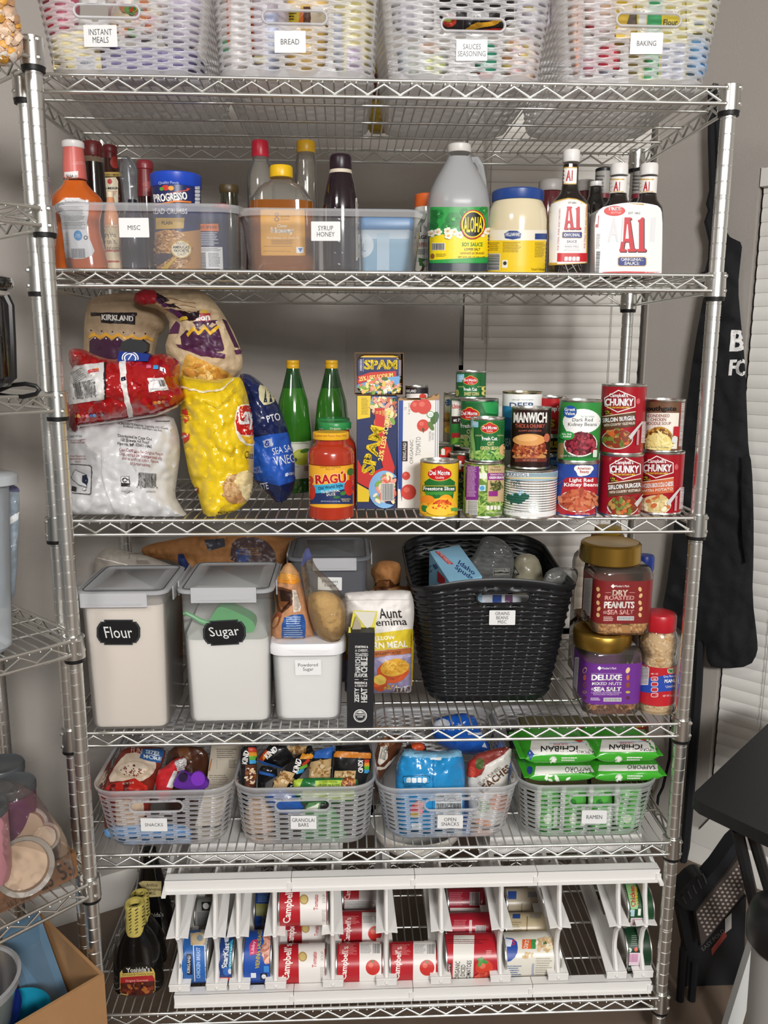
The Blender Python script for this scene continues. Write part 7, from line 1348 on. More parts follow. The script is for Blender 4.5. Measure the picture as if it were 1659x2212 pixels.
# ================================================================ top shelf: what the baskets hold
zone('T1')
zc1 = z1+.004
def pack(label, P, Y, T, col, art=None, seed=0, name='food_packet', cat='packet', **kw): return bag(name, label, cat, P, Y, T, mat(col, .4, coat=.2) if isinstance(col, str) else col, art, None, wr=.003, seed=seed, z=zc1, **kw)
slab('meal_carton', 'cream instant meal carton with a barcode, at the front left of the INSTANT MEALS basket', 'carton', [(225, 150), (420, 120), (440, 300), (232, 300)], .03, .05, '#e6d8a4', lambda a: a.bar(330, 245, 410, 298, '#3a4a6a', '#e8e8ea', 4).fine(215, 250, 300, 295, '#8a6a3a', 9, 2).rect(205, 190, 225, 300, '#b8bcc4'))
slab('meal_carton', 'purple instant meal carton in the INSTANT MEALS basket', 'carton', [(440, 200), (640, 205), (850, 215), (835, 302), (445, 302)], .032, .09, '#6d6490', lambda a: a.rect(700, 225, 755, 270, '#8a80a8').fine(470, 230, 680, 290, '#8a80a8', 14, 3))
pack('pink and red instant meal packet at the upper left of the INSTANT MEALS basket', [(175, -60), (330, -70), (350, 60), (320, 160), (200, 170), (185, 60)], .09, .035, '#d8708a', lambda a: a.ell(210, 80, 40, 40, '#c83a5a').rect(200, -20, 240, 120, '#c8384a'), 141)
pack('round salad bowl packet with greens in the middle of the INSTANT MEALS basket', [(450, -70), (720, -70), (735, 60), (700, 160), (600, 190), (480, 150)], .09, .03, '#dcd4cc', lambda a: a.ell(590, 70, 120, 100, '#c8b0b0').ell(590, 70, 108, 90, '#e4dad0').blobs(590, 80, 90, 70, ['#6a9a5a', '#d88a5a', '#e8d8b8', '#c86a7a'], 40, 26, 16, 4).rect(395, -60, 465, 70, '#7a2432').blobs(580, 40, 20, 16, ['#4a8a3a', '#c84a2a', '#e8c83a'], 14, 10, 7, 5), 142)
pack('lavender packet at the right side of the INSTANT MEALS basket', [(720, -70), (880, -70), (870, 120), (850, 220), (700, 220), (700, 60)], .12, .04, '#b8aec4', None, 143)
pack('white bread bag with a green mark, at the left of the BREAD basket', [(935, -60), (1080, -60), (1085, 120), (1075, 330), (960, 330)], .06, .035, '#dfd8d4', lambda a: a.poly([(950, 170), (985, 160), (990, 225), (960, 225)], '#6aa880').poly([(980, 0), (1000, 0), (995, 200), (985, 200)], '#c8602a'), 144)
pack('orange edged bread bag in the middle of the BREAD basket', [(1075, -60), (1240, -60), (1250, 120), (1230, 330), (1085, 330)], .08, .035, '#cfc4d0', lambda a: a.rect(1078, 0, 1098, 240, '#d87a4a').rect(1100, 240, 1220, 275, '#e0d8a0').rect(1150, 60, 1200, 330, '#b8c0dc'), 145)
pack('yellow and brown bread bag behind the handle slot of the BREAD basket', [(1180, -60), (1420, -60), (1420, 120), (1400, 330), (1200, 330)], .12, .03, '#d8b46a', lambda a: a.poly([(1205, 38), (1300, 38), (1295, 102), (1205, 102)], '#c8b02a').fine(1215, 45, 1280, 95, '#3a3420', 12, 3).rect(1310, 30, 1340, 110, '#5a3424').rect(1340, 30, 1410, 110, '#d8ccb8').poly([(1295, 50), (1312, 45), (1310, 104), (1290, 102)], '#c8682a'), 146)
pack('pale yellow bread bag at the right of the BREAD basket', [(1430, -60), (1620, -60), (1610, 120), (1590, 330), (1420, 330)], .07, .04, '#e4d890', lambda a: a.rect(1440, 60, 1480, 330, '#c8d0e0').rect(1500, 200, 1560, 330, '#c8b8d0'), 147)
zone('T2')
pack('dark sauce packet with a flame picture, behind the SAUCES SEASONING basket handle slot', [(270, -40), (600, -40), (600, 140), (280, 150)], .05, .025, '#1e1a1c', lambda a: a.ell(330, 85, 30, 26, '#b83a2a').ell(325, 82, 16, 12, '#a8c03a').poly([(395, 120), (440, 95), (500, 90), (530, 72), (558, 80), (520, 104), (470, 112), (420, 126)], '#e0a42a').poly([(420, 128), (560, 112), (560, 130), (420, 132)], '#c82a22').rect(385, 60, 390, 135, '#5a4a4a'), 151)
pack('green seasoning packet in the SAUCES SEASONING basket', [(430, 170), (525, 165), (530, 330), (440, 335)], .06, .02, '#3fa888', lambda a: a.rect(430, 300, 530, 340, '#d86a5a'), 152)
pack('yellow green seasoning packet at the left of the SAUCES SEASONING basket', [(110, 180), (320, 170), (330, 335), (120, 335)], .06, .03, '#c8ccc4', lambda a: a.ell(270, 270, 40, 40, '#dfe4a0').ell(250, 200, 50, 24, '#d8b8a0').rect(110, 200, 150, 330, '#a8b0b8'), 153)
pack('red and cream seasoning packet at the right of the SAUCES SEASONING basket', [(545, 150), (700, 150), (710, 330), (550, 335)], .06, .03, '#e0ccc4', lambda a: a.blobs(620, 240, 70, 70, ['#d8a0a0', '#e8d080', '#d89a6a', '#e6d8d0'], 26, 18, 12, 4).rect(550, 300, 700, 330, '#d8b090'), 154)
pack('pale packet at the top right of the SAUCES SEASONING basket', [(600, -40), (760, -40), (750, 150), (610, 150)], .08, .03, '#d0ccd8', lambda a: a.rect(640, 30, 690, 50, '#d8c87a'), 155)
pack('pale packet at the top left of the SAUCES SEASONING basket', [(80, -40), (260, -40), (270, 160), (100, 160)], .08, .03, '#d8d6da', lambda a: a.rect(120, 20, 180, 140, '#b8b4c0'), 156)
pack('red drink mix tub in the BAKING basket', [(945, 182), (1045, 180), (1040, 320), (948, 325)], .05, .025, '#c8384a', lambda a: a.rect(945, 290, 1045, 325, '#a8b0c0'), 161)
pack('white and pink packet at the lower left of the BAKING basket', [(885, 180), (948, 178), (945, 320), (880, 318)], .045, .02, '#d8a4b0', lambda a: a.ell(915, 215, 26, 34, '#e0dcdc').rect(885, 280, 945, 310, '#c86a80').rect(880, 110, 930, 180, '#5a6070'), 162)
slab('baking_carton', 'yellow baking carton with a green strip down its front, in the BAKING basket', 'carton', [(1110, -40), (1320, -40), (1320, 330), (1118, 335)], .055, .05, '#d8cc74', lambda a: a.rect(1152, -40, 1212, 330, '#27a05a').rect(1120, 45, 1152, 105, '#dfe0dc').poly([(1035, 50), (1115, 48), (1115, 100), (1040, 90)], '#d8b82a').poly([(1215, 60), (1300, 70), (1290, 108), (1215, 104)], '#e0c82a').t('Flour', 1252, 94, 26, '#2a2a24', w=60, bold=.02).t('Mulberry', 1245, 52, 18, '#8a3a5a', w=90, bold=.02).rect(1215, 180, 1310, 330, '#c8cadc').fine(1220, 200, 1300, 320, '#8a90b0', 14, 3))
pack('blue baking packet at the lower right of the BAKING basket', [(1325, 170), (1370, 150), (1412, 165), (1405, 330), (1322, 332)], .05, .03, '#6aa4d8', None, 163)
slab('baking_carton', 'pale yellow baking carton at the upper right of the BAKING basket', 'carton', [(1318, -40), (1425, -40), (1420, 138), (1322, 138)], .05, .04, '#e6e098', lambda a: a.rect(1350, 90, 1390, 105, '#6a7a8a').rect(1320, 130, 1420, 138, '#b88a5a').fine(1335, 30, 1410, 80, '#c8a04a', 16, 2))
slab('baking_carton', 'yellow carton showing at the left of the handle slot of the BAKING basket', 'carton', [(1020, -40), (1118, -40), (1115, 160), (1025, 160)], .06, .04, '#d8b42a', lambda a: a.poly([(1085, 50), (1115, 45), (1115, 105), (1070, 100)], '#5a4a3a'))
pack('peach packet at the left side of the BAKING basket', [(815, -40), (890, -40), (885, 150), (880, 330), (842, 330)], .08, .03, '#e4c4b0', lambda a: a.rect(860, 20, 885, 300, '#e8a080'), 164)
pack('pink packet behind the yellow carton in the BAKING basket', [(890, -40), (1030, -40), (1030, 160), (900, 160)], .09, .03, '#e0d0d0', lambda a: a.rect(900, 90, 935, 130, '#c85a6a').rect(960, 20, 1000, 60, '#e8c0a0'), 165)
zone('P')
bag('bread_bag', 'yellow and brown bag lying on the top shelf between the BREAD and SAUCES baskets', 'bag', [(790, 290), (796, 200), (805, 120), (822, 60), (836, 120), (842, 200), (838, 300)], .34, .02, mat('#b89a2a', .35, coat=.3), lambda a: a.poly([(800, 160), (836, 160), (840, 215), (796, 215)], '#6a3a24'), wr=.004, seed=171, z=z1)

# ================================================================ bottom shelf: can rack, cans, sauce bottles
z6 = SH[5]+.0036
zone('H1'); RW = mat('#e4e2df', .4)
Y6 = atZ(gx(800), gy(858), z6).y
rk = Th('can_rack', 'white plastic can rack with sloping lanes of cans, on the bottom shelf', 'rack', (.62, Y6+.15, z6), None)
def zy(y): return max(atY(gx(800), gy(y), Y6).z, z6)
def xat(zn, x, y): zone(zn); q = atY(gx(x), gy(y), Y6).x; zone('H1'); return q
dv = [xat('H1', x, 560) for x in (497, 712, 845, 1055, 1388)]+[xat('H2', x, 500) for x in (85, 372, 688, 992, 1300, 1440)]
zU0, zU1, zL0, zL1 = zy(470), zy(205), zy(745), zy(480)
zb0, zb1, zt0, zt1 = zy(858), zy(790), zy(205), zy(130)
for X in dv:
    prU = [(Y6+.012, zU1+.01), (Y6+.018, zU1-.02), (Y6+.014, (zU0+zU1)/2), (Y6+.004, zU0+.02), (Y6-.004, zU0)]
    prL = [(Y6-.002, zL1), (Y6+.012, zL1-.02), (Y6+.018, (zL0+zL1)/2), (Y6+.014, zL0+.03), (Y6-.002, zL0)]
    m = MB(); front = prU+prL; back = [(Y6+.30, zL0+.05), (Y6+.30, zL1+.05), (Y6+.30, zU0+.06), (Y6+.30, zU1+.01)]
    for pr, bk_ in ((prU, [(Y6+.30, zU0+.06), (Y6+.30, zU0+.085), (Y6+.12, zU0+.05), (Y6+.06, zU1+.01)]), (prL, [(Y6+.30, zL0+.05), (Y6+.30, zL0+.075), (Y6+.10, zL0+.05), (Y6+.04, zL1)])):
        lp = pr+bk_; m.add(loft([[V((X-.0022, y, z)) for y, z in lp], [V((X+.0022, y, z)) for y, z in lp]]), RW)
        m.add(tube([(X, y-.002, z) for y, z in pr], .0052, 6), RW)
    d = rk.part('divider', m)
    for z0, nm in ((zU0, 'upper_ramp'), (zL0, 'lower_ramp')):
        R_ = MB(); w0, w1 = .022, .016
        for sx in (-1, 1):
            A_ = [V((X, Y6-.006, z0)), V((X+sx*w0, Y6-.008, z0-.001)), V((X+sx*w1, Y6+.12, z0+.022)), V((X+sx*w1, Y6+.30, z0+.055)), V((X, Y6+.30, z0+.055)), V((X, Y6+.12, z0+.022))]
            B_ = [p-V((0, 0, .003)) for p in A_]
            R_.add(loft([A_, B_] if sx < 0 else [B_, A_]), RW)
        rk.part(nm, R_, d)
    rk.part('foot_tab', MB().add(rbox(X, Y6-.008, zy(782), zy(742), .042, .003, .001, .0008), RW).add(ellipsoid((X, Y6-.0105, zy(764)), .0035, .003, .0035, 8, 5), WHITE), d)
xs0, xs3 = xat('H1', 478, 820), xat('H2', 1464, 735); xt0, xt3 = xat('H1', 425, 165), xat('H2', 1508, 130)
def bars(x0, x1, cuts, za, zb, Yq, nm):
    e = [x0]+cuts+[x1]
    for a_, b_ in zip(e[:-1], e[1:]):
        m = MB().add(box(a_+.0006, b_-.0006, Yq-.004, Yq+.018, za, zb), RW).add(box(a_+.0006, b_-.0006, Yq-.0075, Yq-.003, za, za+.006), RW).add(box(a_+.0006, b_-.0006, Yq-.006, Yq-.003, zb-.005, zb), RW)
        m.add(box(b_-.008, b_+.002, Yq-.0066, Yq-.0036, (za+zb)/2-.008, (za+zb)/2+.004), RW); rk.part(nm, m)
bars(xs0, xs3, [xat('H1', 1165, 815), xat('H2', 222, 735), xat('H2', 845, 730)], zb0, zb1, Y6-.01, 'front_rail')
bars(xt0, xt3, [xat('H1', 1152, 165), xat('H2', 230, 150), xat('H2', 870, 135)], zt0, zt1, Y6-.012, 'top_rail')
for x in (xt0, xt3): rk.part('rail_end', MB().add(loft([[V((x-.004, Y6+.17, zt1+.03)), V((x-.004, Y6-.03, zt0+.004)), V((x-.004, Y6-.03, zt0)), V((x-.004, Y6+.17, zt0+.004))], [V((x+.004, Y6+.17, zt1+.03)), V((x+.004, Y6-.03, zt0+.004)), V((x+.004, Y6-.03, zt0)), V((x+.004, Y6+.17, zt0+.004))]]), RW))
for x0, x1 in ((xat('H1', 540, 90), xat('H1', 1446, 90)), (xat('H2', 652, 60), xat('H2', 1470, 60))):
    m = MB().add(box(x0, x1, Y6+.05, Y6+.054, zt1-.002, zt1+.036), RW)
    for x in (x0+.02, x1-.02): m.add(rbox(x, Y6+.047, zt1+.012, zt1+.026, .012, .008, .002), RW)
    m.add(box(x0, x1, Y6+.054, Y6+.30, zt1+.028, zt1+.031), RW); rk.part('upper_tray', m)
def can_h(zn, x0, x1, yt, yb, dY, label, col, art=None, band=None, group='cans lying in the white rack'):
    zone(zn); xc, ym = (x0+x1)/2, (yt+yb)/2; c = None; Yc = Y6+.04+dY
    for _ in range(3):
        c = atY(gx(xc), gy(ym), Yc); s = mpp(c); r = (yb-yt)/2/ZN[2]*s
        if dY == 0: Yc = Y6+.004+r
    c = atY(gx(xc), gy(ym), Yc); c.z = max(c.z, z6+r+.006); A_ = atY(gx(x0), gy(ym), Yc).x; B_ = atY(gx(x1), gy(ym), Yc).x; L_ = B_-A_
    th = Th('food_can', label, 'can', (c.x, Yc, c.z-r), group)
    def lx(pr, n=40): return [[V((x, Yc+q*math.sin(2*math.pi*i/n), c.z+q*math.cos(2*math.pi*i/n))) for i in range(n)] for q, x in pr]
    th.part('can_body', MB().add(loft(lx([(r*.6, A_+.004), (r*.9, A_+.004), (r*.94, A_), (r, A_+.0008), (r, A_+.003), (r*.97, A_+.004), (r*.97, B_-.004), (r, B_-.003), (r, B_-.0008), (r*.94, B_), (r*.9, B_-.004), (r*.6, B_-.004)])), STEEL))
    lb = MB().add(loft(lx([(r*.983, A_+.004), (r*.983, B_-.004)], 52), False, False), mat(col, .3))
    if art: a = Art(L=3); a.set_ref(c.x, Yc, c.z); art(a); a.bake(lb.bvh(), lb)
    th.part('label', lb); zone('H1')
def camp(a, x0, x1, y0, y1, txt=1):
    w = x1-x0; h = y1-y0; xm = x0+w*.42
    a.rect(xm, y0-20, x1-11, y1+20, '#e6e2dd')
    if txt: a.t("Campbell's", x0+w*.2, y0+h*.46, w*.2, '#f4efe8', w=h*1.0, rot=-84, shear=.25, bold=.02).t('Tomato', x0+w*.74, y0+h*.4, w*.09, '#b8262c', w=h*.42, rot=-88, bold=.02).t('SOUP', x0+w*.9, y0+h*.3, w*.06, '#8a8480', w=h*.24, rot=-88).ell(x0+w*.5, y0+h*.32, w*.09, w*.1, '#a88a4a').ell(x0+w*.5, y0+h*.32, w*.065, w*.075, '#c8b070').fine(x0+w*.86, y0+h*.6, x0+w*.95, y0+h*.95, '#a09a94', 6, 3)
def camp2(a, x0, x1, y0, y1):
    w = x1-x0; h = y1-y0; xm = x0+w*.5
    a.rect(xm, y0-20, x1-11, y1+20, '#e8e4e0').t("Campbell's", x0+w*.2, y0+h*.52, w*.17, '#f4efe8', w=h*.9, rot=-86, shear=.25, bold=.02).ell(x0+w*.78, y0+h*.64, w*.15, w*.16, '#c8302a').ell(x0+w*.74, y0+h*.58, w*.05, w*.05, '#dd6a58').poly([(x0+w*.74, y0+h*.48), (x0+w*.78, y0+h*.44), (x0+w*.82, y0+h*.48), (x0+w*.78, y0+h*.52)], '#5a7a3a').fine(x0+w*.08, y0+2, x0+w*.45, y0+h*.3, '#d88a8a', 7, 3).fine(x0+w*.52, y0+2, x0+w*.76, y0+h*.28, '#888', 7, 4).bar(x0+w*.78, y0, x0+w*.94, y0+h*.26, '#555', None, 5)
can_h('H1', 528, 690, 462, 742, 0, 'chicken breast can with a blue label, lowest in the leftmost rack lane', '#2a62a8', lambda a: a.rect(630, 440, 700, 750, '#a8a49a').blobs(660, 650, 30, 90, ['#6a7a3a', '#c8b890', '#4a5a2a'], 40, 12, 7, 3).rect(566, 470, 640, 540, '#c8a878').ell(612, 505, 40, 40, '#d8c09a').ell(620, 500, 18, 18, '#8a9aa8').rect(585, 540, 655, 745, '#e0e4ea').rect(590, 545, 650, 745, '#2a66b4').t('CHICKEN BREAST', 612, 640, 22, '#b8d0f0', w=170, rot=-88, bold=.02).rect(545, 590, 575, 710, '#1c2038').t('KIRKLAND', 556, 650, 17, '#eee', w=100, rot=-86, bold=.03).rect(650, 460, 690, 500, '#b8402a'))
can_h('H1', 600, 700, 270, 450, .13, 'silver labelled can further back in the leftmost rack lane', '#8a8a88', lambda a: a.rect(630, 290, 690, 340, '#1c1c1c').ell(655, 314, 18, 18, '#e0e0e0').bar(605, 350, 680, 430, '#555', None, 4))
can_h('H1', 736, 832, 482, 742, 0, 'dark blue flat tuna can in the narrow second rack lane', '#24407e', lambda a: a.t('StarKist', 768, 600, 32, '#f0f4f8', w=150, rot=-82, bold=.04).poly([(795, 520), (815, 505), (830, 520), (825, 650), (800, 690), (785, 690)], '#3aa0b8').t('Chunk Light', 803, 600, 20, '#e8f4f6', w=130, rot=-82).ell(775, 690, 22, 24, '#3a6ab8').ell(795, 690, 12, 16, '#d8dce4').poly([(760, 495), (790, 488), (785, 520), (765, 525)], '#d8e0ec').rect(735, 725, 800, 745, '#c8502a'))
can_h('H1', 880, 1048, 462, 742, 0, 'blue sausage can lowest in the third rack lane', '#2450a8', lambda a: a.t('VIENNA SAUSAGE', 960, 560, 24, '#d8c03a', w=230, rot=-84, bold=.03).poly([(905, 540), (925, 510), (955, 505), (950, 590), (908, 600)], '#c83a6a').t('Libby', 930, 552, 22, '#f4e4ea', w=70, rot=-80, shear=.2).poly([(985, 540), (1005, 480), (1045, 470), (1045, 640), (1000, 650), (980, 600)], '#c8907a').blobs(1015, 560, 26, 80, ['#d8a08a', '#b8705a', '#e8b8a4'], 30, 22, 9, 4).rect(915, 700, 945, 728, '#e8ecf0').rect(970, 702, 1010, 740, '#1c1c24').ell(990, 720, 13, 13, '#e8ecf0').rect(990, 660, 1030, 695, '#3f8ad0'))
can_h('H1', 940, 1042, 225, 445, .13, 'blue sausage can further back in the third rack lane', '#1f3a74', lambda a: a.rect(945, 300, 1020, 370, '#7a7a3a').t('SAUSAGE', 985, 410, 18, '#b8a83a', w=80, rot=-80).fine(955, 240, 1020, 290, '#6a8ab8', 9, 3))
can_h('H1', 1078, 1366, 208, 420, 0, 'red and white tomato soup can up in the top tier of the rack', '#b3202a', lambda a: camp(a, 1078, 1366, 208, 420))
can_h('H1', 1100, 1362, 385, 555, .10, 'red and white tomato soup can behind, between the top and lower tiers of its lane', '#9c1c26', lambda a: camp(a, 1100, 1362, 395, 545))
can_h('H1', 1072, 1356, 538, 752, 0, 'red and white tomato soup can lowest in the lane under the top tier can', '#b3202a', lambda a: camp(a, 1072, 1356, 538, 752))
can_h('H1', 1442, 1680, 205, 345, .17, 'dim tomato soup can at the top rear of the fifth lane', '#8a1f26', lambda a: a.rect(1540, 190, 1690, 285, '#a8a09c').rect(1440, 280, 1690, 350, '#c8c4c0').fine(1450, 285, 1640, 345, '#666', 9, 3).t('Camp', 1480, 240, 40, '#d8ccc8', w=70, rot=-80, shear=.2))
can_h('H1', 1425, 1690, 345, 545, .09, 'tomato soup can in the middle of the fifth lane showing a red tomato', '#a81f2a', lambda a: (camp2(a, 1425, 1690, 370, 530)))
can_h('H1', 1405, 1680, 532, 745, 0, 'tomato soup can lowest in the fifth lane, with a tomato picture at its right', '#b3202a', lambda a: camp2(a, 1405, 1680, 532, 745))
can_h('H2', 95, 356, 488, 680, 0, 'tomato soup can alone in the sixth lane below an empty top tier', '#b3202a', lambda a: camp2(a, 95, 356, 488, 680))
can_h('H2', 385, 668, 462, 680, 0, 'organic diced tomatoes can, lowest in the seventh lane', '#b3202c', lambda a: a.rect(436, 440, 545, 690, '#e2dfd8').t('ORGANIC\nDICED\nTOMATOES', 488, 625, 84, '#2a2a24', w=108, rot=-88, bold=.01).rect(400, 588, 424, 665, '#1c1a1a').t('KIRKLAND', 412, 627, 15, '#eee', w=72, rot=-88, bold=.03).ell(600, 610, 46, 40, '#d0402a').ell(590, 600, 18, 16, '#e0705a').ell(592, 575, 32, 10, '#3f8a3a', rot=20).ell(580, 580, 10, 28, '#4f9a44', rot=15).fine(405, 462, 630, 488, '#6a1c20', 9, 3).blobs(600, 655, 50, 16, ['#d8503a', '#c0382a', '#e0765a'], 22, 10, 7, 5).fine(610, 520, 640, 560, '#e8b0b0', 8, 4))
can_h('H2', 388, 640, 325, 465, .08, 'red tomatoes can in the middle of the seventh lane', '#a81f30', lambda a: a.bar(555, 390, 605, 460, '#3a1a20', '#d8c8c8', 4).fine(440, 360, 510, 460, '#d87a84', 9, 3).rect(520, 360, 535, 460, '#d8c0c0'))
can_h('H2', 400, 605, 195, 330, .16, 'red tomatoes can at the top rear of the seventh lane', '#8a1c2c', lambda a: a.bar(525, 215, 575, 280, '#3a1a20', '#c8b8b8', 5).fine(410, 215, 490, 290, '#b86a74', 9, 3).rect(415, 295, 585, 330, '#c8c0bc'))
can_h('H2', 690, 982, 456, 672, 0, 'white chicken noodle soup can with a blue corner, lowest in the eighth lane', '#dcd8cc', lambda a: a.poly([(695, 450), (770, 460), (780, 520), (755, 570), (695, 590)], '#24459a', 1).poly([(700, 455), (750, 465), (740, 500), (700, 500)], '#d8dce8').t("S", 755, 478, 30, '#d83a6a', bold=.03).rect(800, 462, 850, 512, '#d8602a').t('CHICK', 822, 488, 22, '#fbe8d8', w=48, rot=-80, bold=.04).rect(848, 462, 872, 512, '#3a8a4a').blobs(920, 490, 45, 32, ['#e8d8b0', '#4a6a3a', '#c8a878', '#f0e8d8', '#d8b890'], 30, 14, 8, 3).blobs(840, 550, 30, 20, ['#d8c090', '#c8a870'], 10, 12, 6, 4).fine(705, 600, 800, 665, '#4a6a9a', 11, 3).fine(850, 590, 865, 650, '#24459a', 7, 4).fine(870, 560, 960, 660, '#a8a090', 12, 5))
can_h('H2', 700, 930, 325, 470, .08, 'cream soup can in the middle of the eighth lane', '#b8a888', lambda a: a.rect(750, 328, 790, 352, '#2a4a8a').rect(840, 325, 900, 350, '#9a9284').rect(822, 340, 828, 460, '#8a6a3a').fine(715, 370, 800, 450, '#8a7a5a', 12, 3))
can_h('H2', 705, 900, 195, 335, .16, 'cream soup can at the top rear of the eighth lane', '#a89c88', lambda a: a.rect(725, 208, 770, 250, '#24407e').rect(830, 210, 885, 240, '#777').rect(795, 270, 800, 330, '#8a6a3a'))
def tunny(a, y0, dim=0):
    pass
can_h('H2', 1322, 1462, 168, 388, 0, 'dark green chicken can up in the top tier at the right end of the rack', '#1f4a2a', lambda a: a.poly([(1345, 170), (1400, 168), (1410, 300), (1375, 305), (1360, 240)], '#8ab87a').t('Chicken', 1382, 235, 26, '#c8302a', w=110, rot=-98, bold=.03).t('& DUMPLINGS', 1402, 235, 14, '#e0b82a', w=96, rot=-98, bold=.04).rect(1368, 305, 1392, 340, '#a8c8d0').rect(1410, 300, 1425, 335, '#dfe8df').rect(1360, 348, 1450, 392, '#d8ccd0').bar(1380, 354, 1436, 386, '#8a3a5a', None, 4))
can_h('H2', 1308, 1440, 400, 655, 0, 'dark green chicken can lowest at the right end of the rack', '#1c3a26', lambda a: a.rect(1336, 532, 1424, 598, '#e0ccd8').bar(1352, 538, 1410, 580, '#c87aa4', None, 5).ell(1366, 518, 12, 12, '#c8d8c8').ell(1350, 485, 9, 9, '#d8e0d8').ell(1400, 514, 9, 12, '#d8604a').fine(1375, 440, 1410, 500, '#7a8a7a', 10, 3).rect(1395, 608, 1420, 634, '#7ab0a0').fine(1345, 610, 1385, 630, '#dfe4df', 10, 4))
# marinade bottles
DKB = mat('#0d0c0c', .16, coat=.6)
YB_ = atZ(gx(265), gy(868), z6).y+.05; NK = mat('#c9b862', .5)
def yosh(label, xc, Yq, k, dy, dx=0, full=True):
    f = lambda L: [(h*k, 870+(y-870)*k+dy) for h, y in L]
    g = axis(xc, 640+dy, Yq, z6); th = Th('marinade_bottle', label, 'bottle', (g.X, g.Y, z6), 'dark marinade bottles')
    m = rev(g, f([(128, 885), (142, 860), (144, 800), (142, 700), (132, 620), (112, 560), (88, 520), (66, 490), (60, 470)]), DKB, sq=(.62, .7)); th.part('bottle', m)
    nk = MB(); rev(g, f([(58, 456), (60, 450), (57, 420), (54, 380), (56, 350), (52, 330), (56, 300), (50, 290), (34, 292), (33, 320)]), NK, mb=nk, caps=(True, False)); rev(g, f([(34, 322), (5, 321)]), BLACKP, mb=nk, caps=(False, True))
    a = Art(L=6); a.set_ref(g.X, g.Y, .3); R = random.Random(int(xc))
    for i in range(26): a.rect(xc-58+R.random()*90, 310+dy+R.random()*160, xc-58+R.random()*90+2, 0, '#3a3418') if 0 else a.poly([(xc-60+(i % 3)*38+R.random()*10, 318+dy+(i//3)*19*k), (xc-40+(i % 3)*38, 306+dy+(i//3)*19*k), (xc-37+(i % 3)*38, 311+dy+(i//3)*19*k), (xc-57+(i % 3)*38+R.random()*10, 324+dy+(i//3)*19*k)], '#4a4420')
    th.part('foil_neck', a.bake(nk.bvh(), nk, maxd=9))
    if full:
        a = Art(L=6); a.set_ref(g.X, g.Y, .2)
        a.poly([(158, 700), (170, 682), (330, 662), (352, 680), (360, 700), (362, 800), (340, 840), (300, 856), (220, 858), (178, 842), (158, 805)], '#c8ac5a').poly([(170, 680), (185, 662), (330, 655), (345, 690), (175, 702)], '#1c1814').t("Yoshida's", 262, 680, 28, '#ece8e0', w=136, rot=-3, bold=.03).t('Marinade & Cooking Sauce', 262, 708, 15, '#5a4418', w=180, rot=-3).poly([(162, 725), (345, 712), (358, 735), (358, 745), (162, 760)], '#a8282a').t('Original Gourmet', 256, 744, 17, '#e8b8b0', w=130, rot=-2).poly([(162, 758), (358, 745), (358, 815), (320, 826), (220, 828), (165, 815)], '#4a1c14').blobs(260, 790, 90, 26, ['#7a3018', '#a8602a', '#5a2214', '#8a4a30', '#3a1410'], 40, 14, 8, 4)
        th.part('label', a.bake(m.bvh()))
    return th
yosh('dark marinade bottle with a foil neck and red label, nearest of the three', 263, YB_, 1, 0)
yosh('dark marinade bottle with a foil neck, close behind the nearest one', 290, YB_+.075, .95, -78, full=False)
g = axis(345, 300, YB_+.17, z6); th = Th('marinade_bottle', 'tall dark marinade bottle with a cream neck tag, rearmost of the three', 'bottle', (g.X, g.Y, z6), 'dark marinade bottles')
m = rev(g, [(110, 830), (122, 790), (124, 600), (120, 450), (104, 330), (84, 250), (72, 190), (56, 120), (40, 70), (38, 20)], DKB, sq=(.62, .7)); th.part('bottle', m)
a = Art(L=6); a.set_ref(g.X, g.Y, .3); a.poly([(265, 180), (290, 168), (398, 170), (396, 258), (330, 262)], '#b8a878').t('Artificial\nPreservatives\nMSG', 345, 215, 66, '#3a3220', w=100, bold=.01); th.part('label', a.bake(m.bvh())); a = Art(L=6); a.set_ref(g.X, g.Y, .3); a.t("Yoshida's", 350, 365, 26, '#8a8680', w=120, rot=-4, bold=.02); th.part('lettering', a.bake(m.bvh()))
# things kept on top of the rack
zone('H2'); zk = zU1+.0125; bX = atY(gx(245), gy(60), Y6+.1).x; bw = Th('bowl', 'white bowl standing on top of the can rack', 'bowl', (bX, Y6+.108, zk))
bw.part('bowl', MB().add(lathe(bX, Y6+.108, [(.045, zk), (.05, zk+.003), (.075, zk+.016), (.092, zk+.04), (.098, zk+.062), (.0955, zk+.0625), (.089, zk+.042), (.072, zk+.02), (.045, zk+.008)], 48), mat('#dcd8d0', .3)))
slab('storage_box', 'dark red and black box on top of the can rack beside the white bowl', 'box', [(455, -10), (560, -10), (560, 100), (455, 104)], Y6+.215, .06, '#3a1218', z=zk)
zone('H1'); slab('storage_box', 'black box on top of the can rack, left of the white bowl', 'box', [(1450, 10), (1640, 10), (1640, 108), (1450, 108)], Y6+.215, .06, '#241a1e', z=zk)

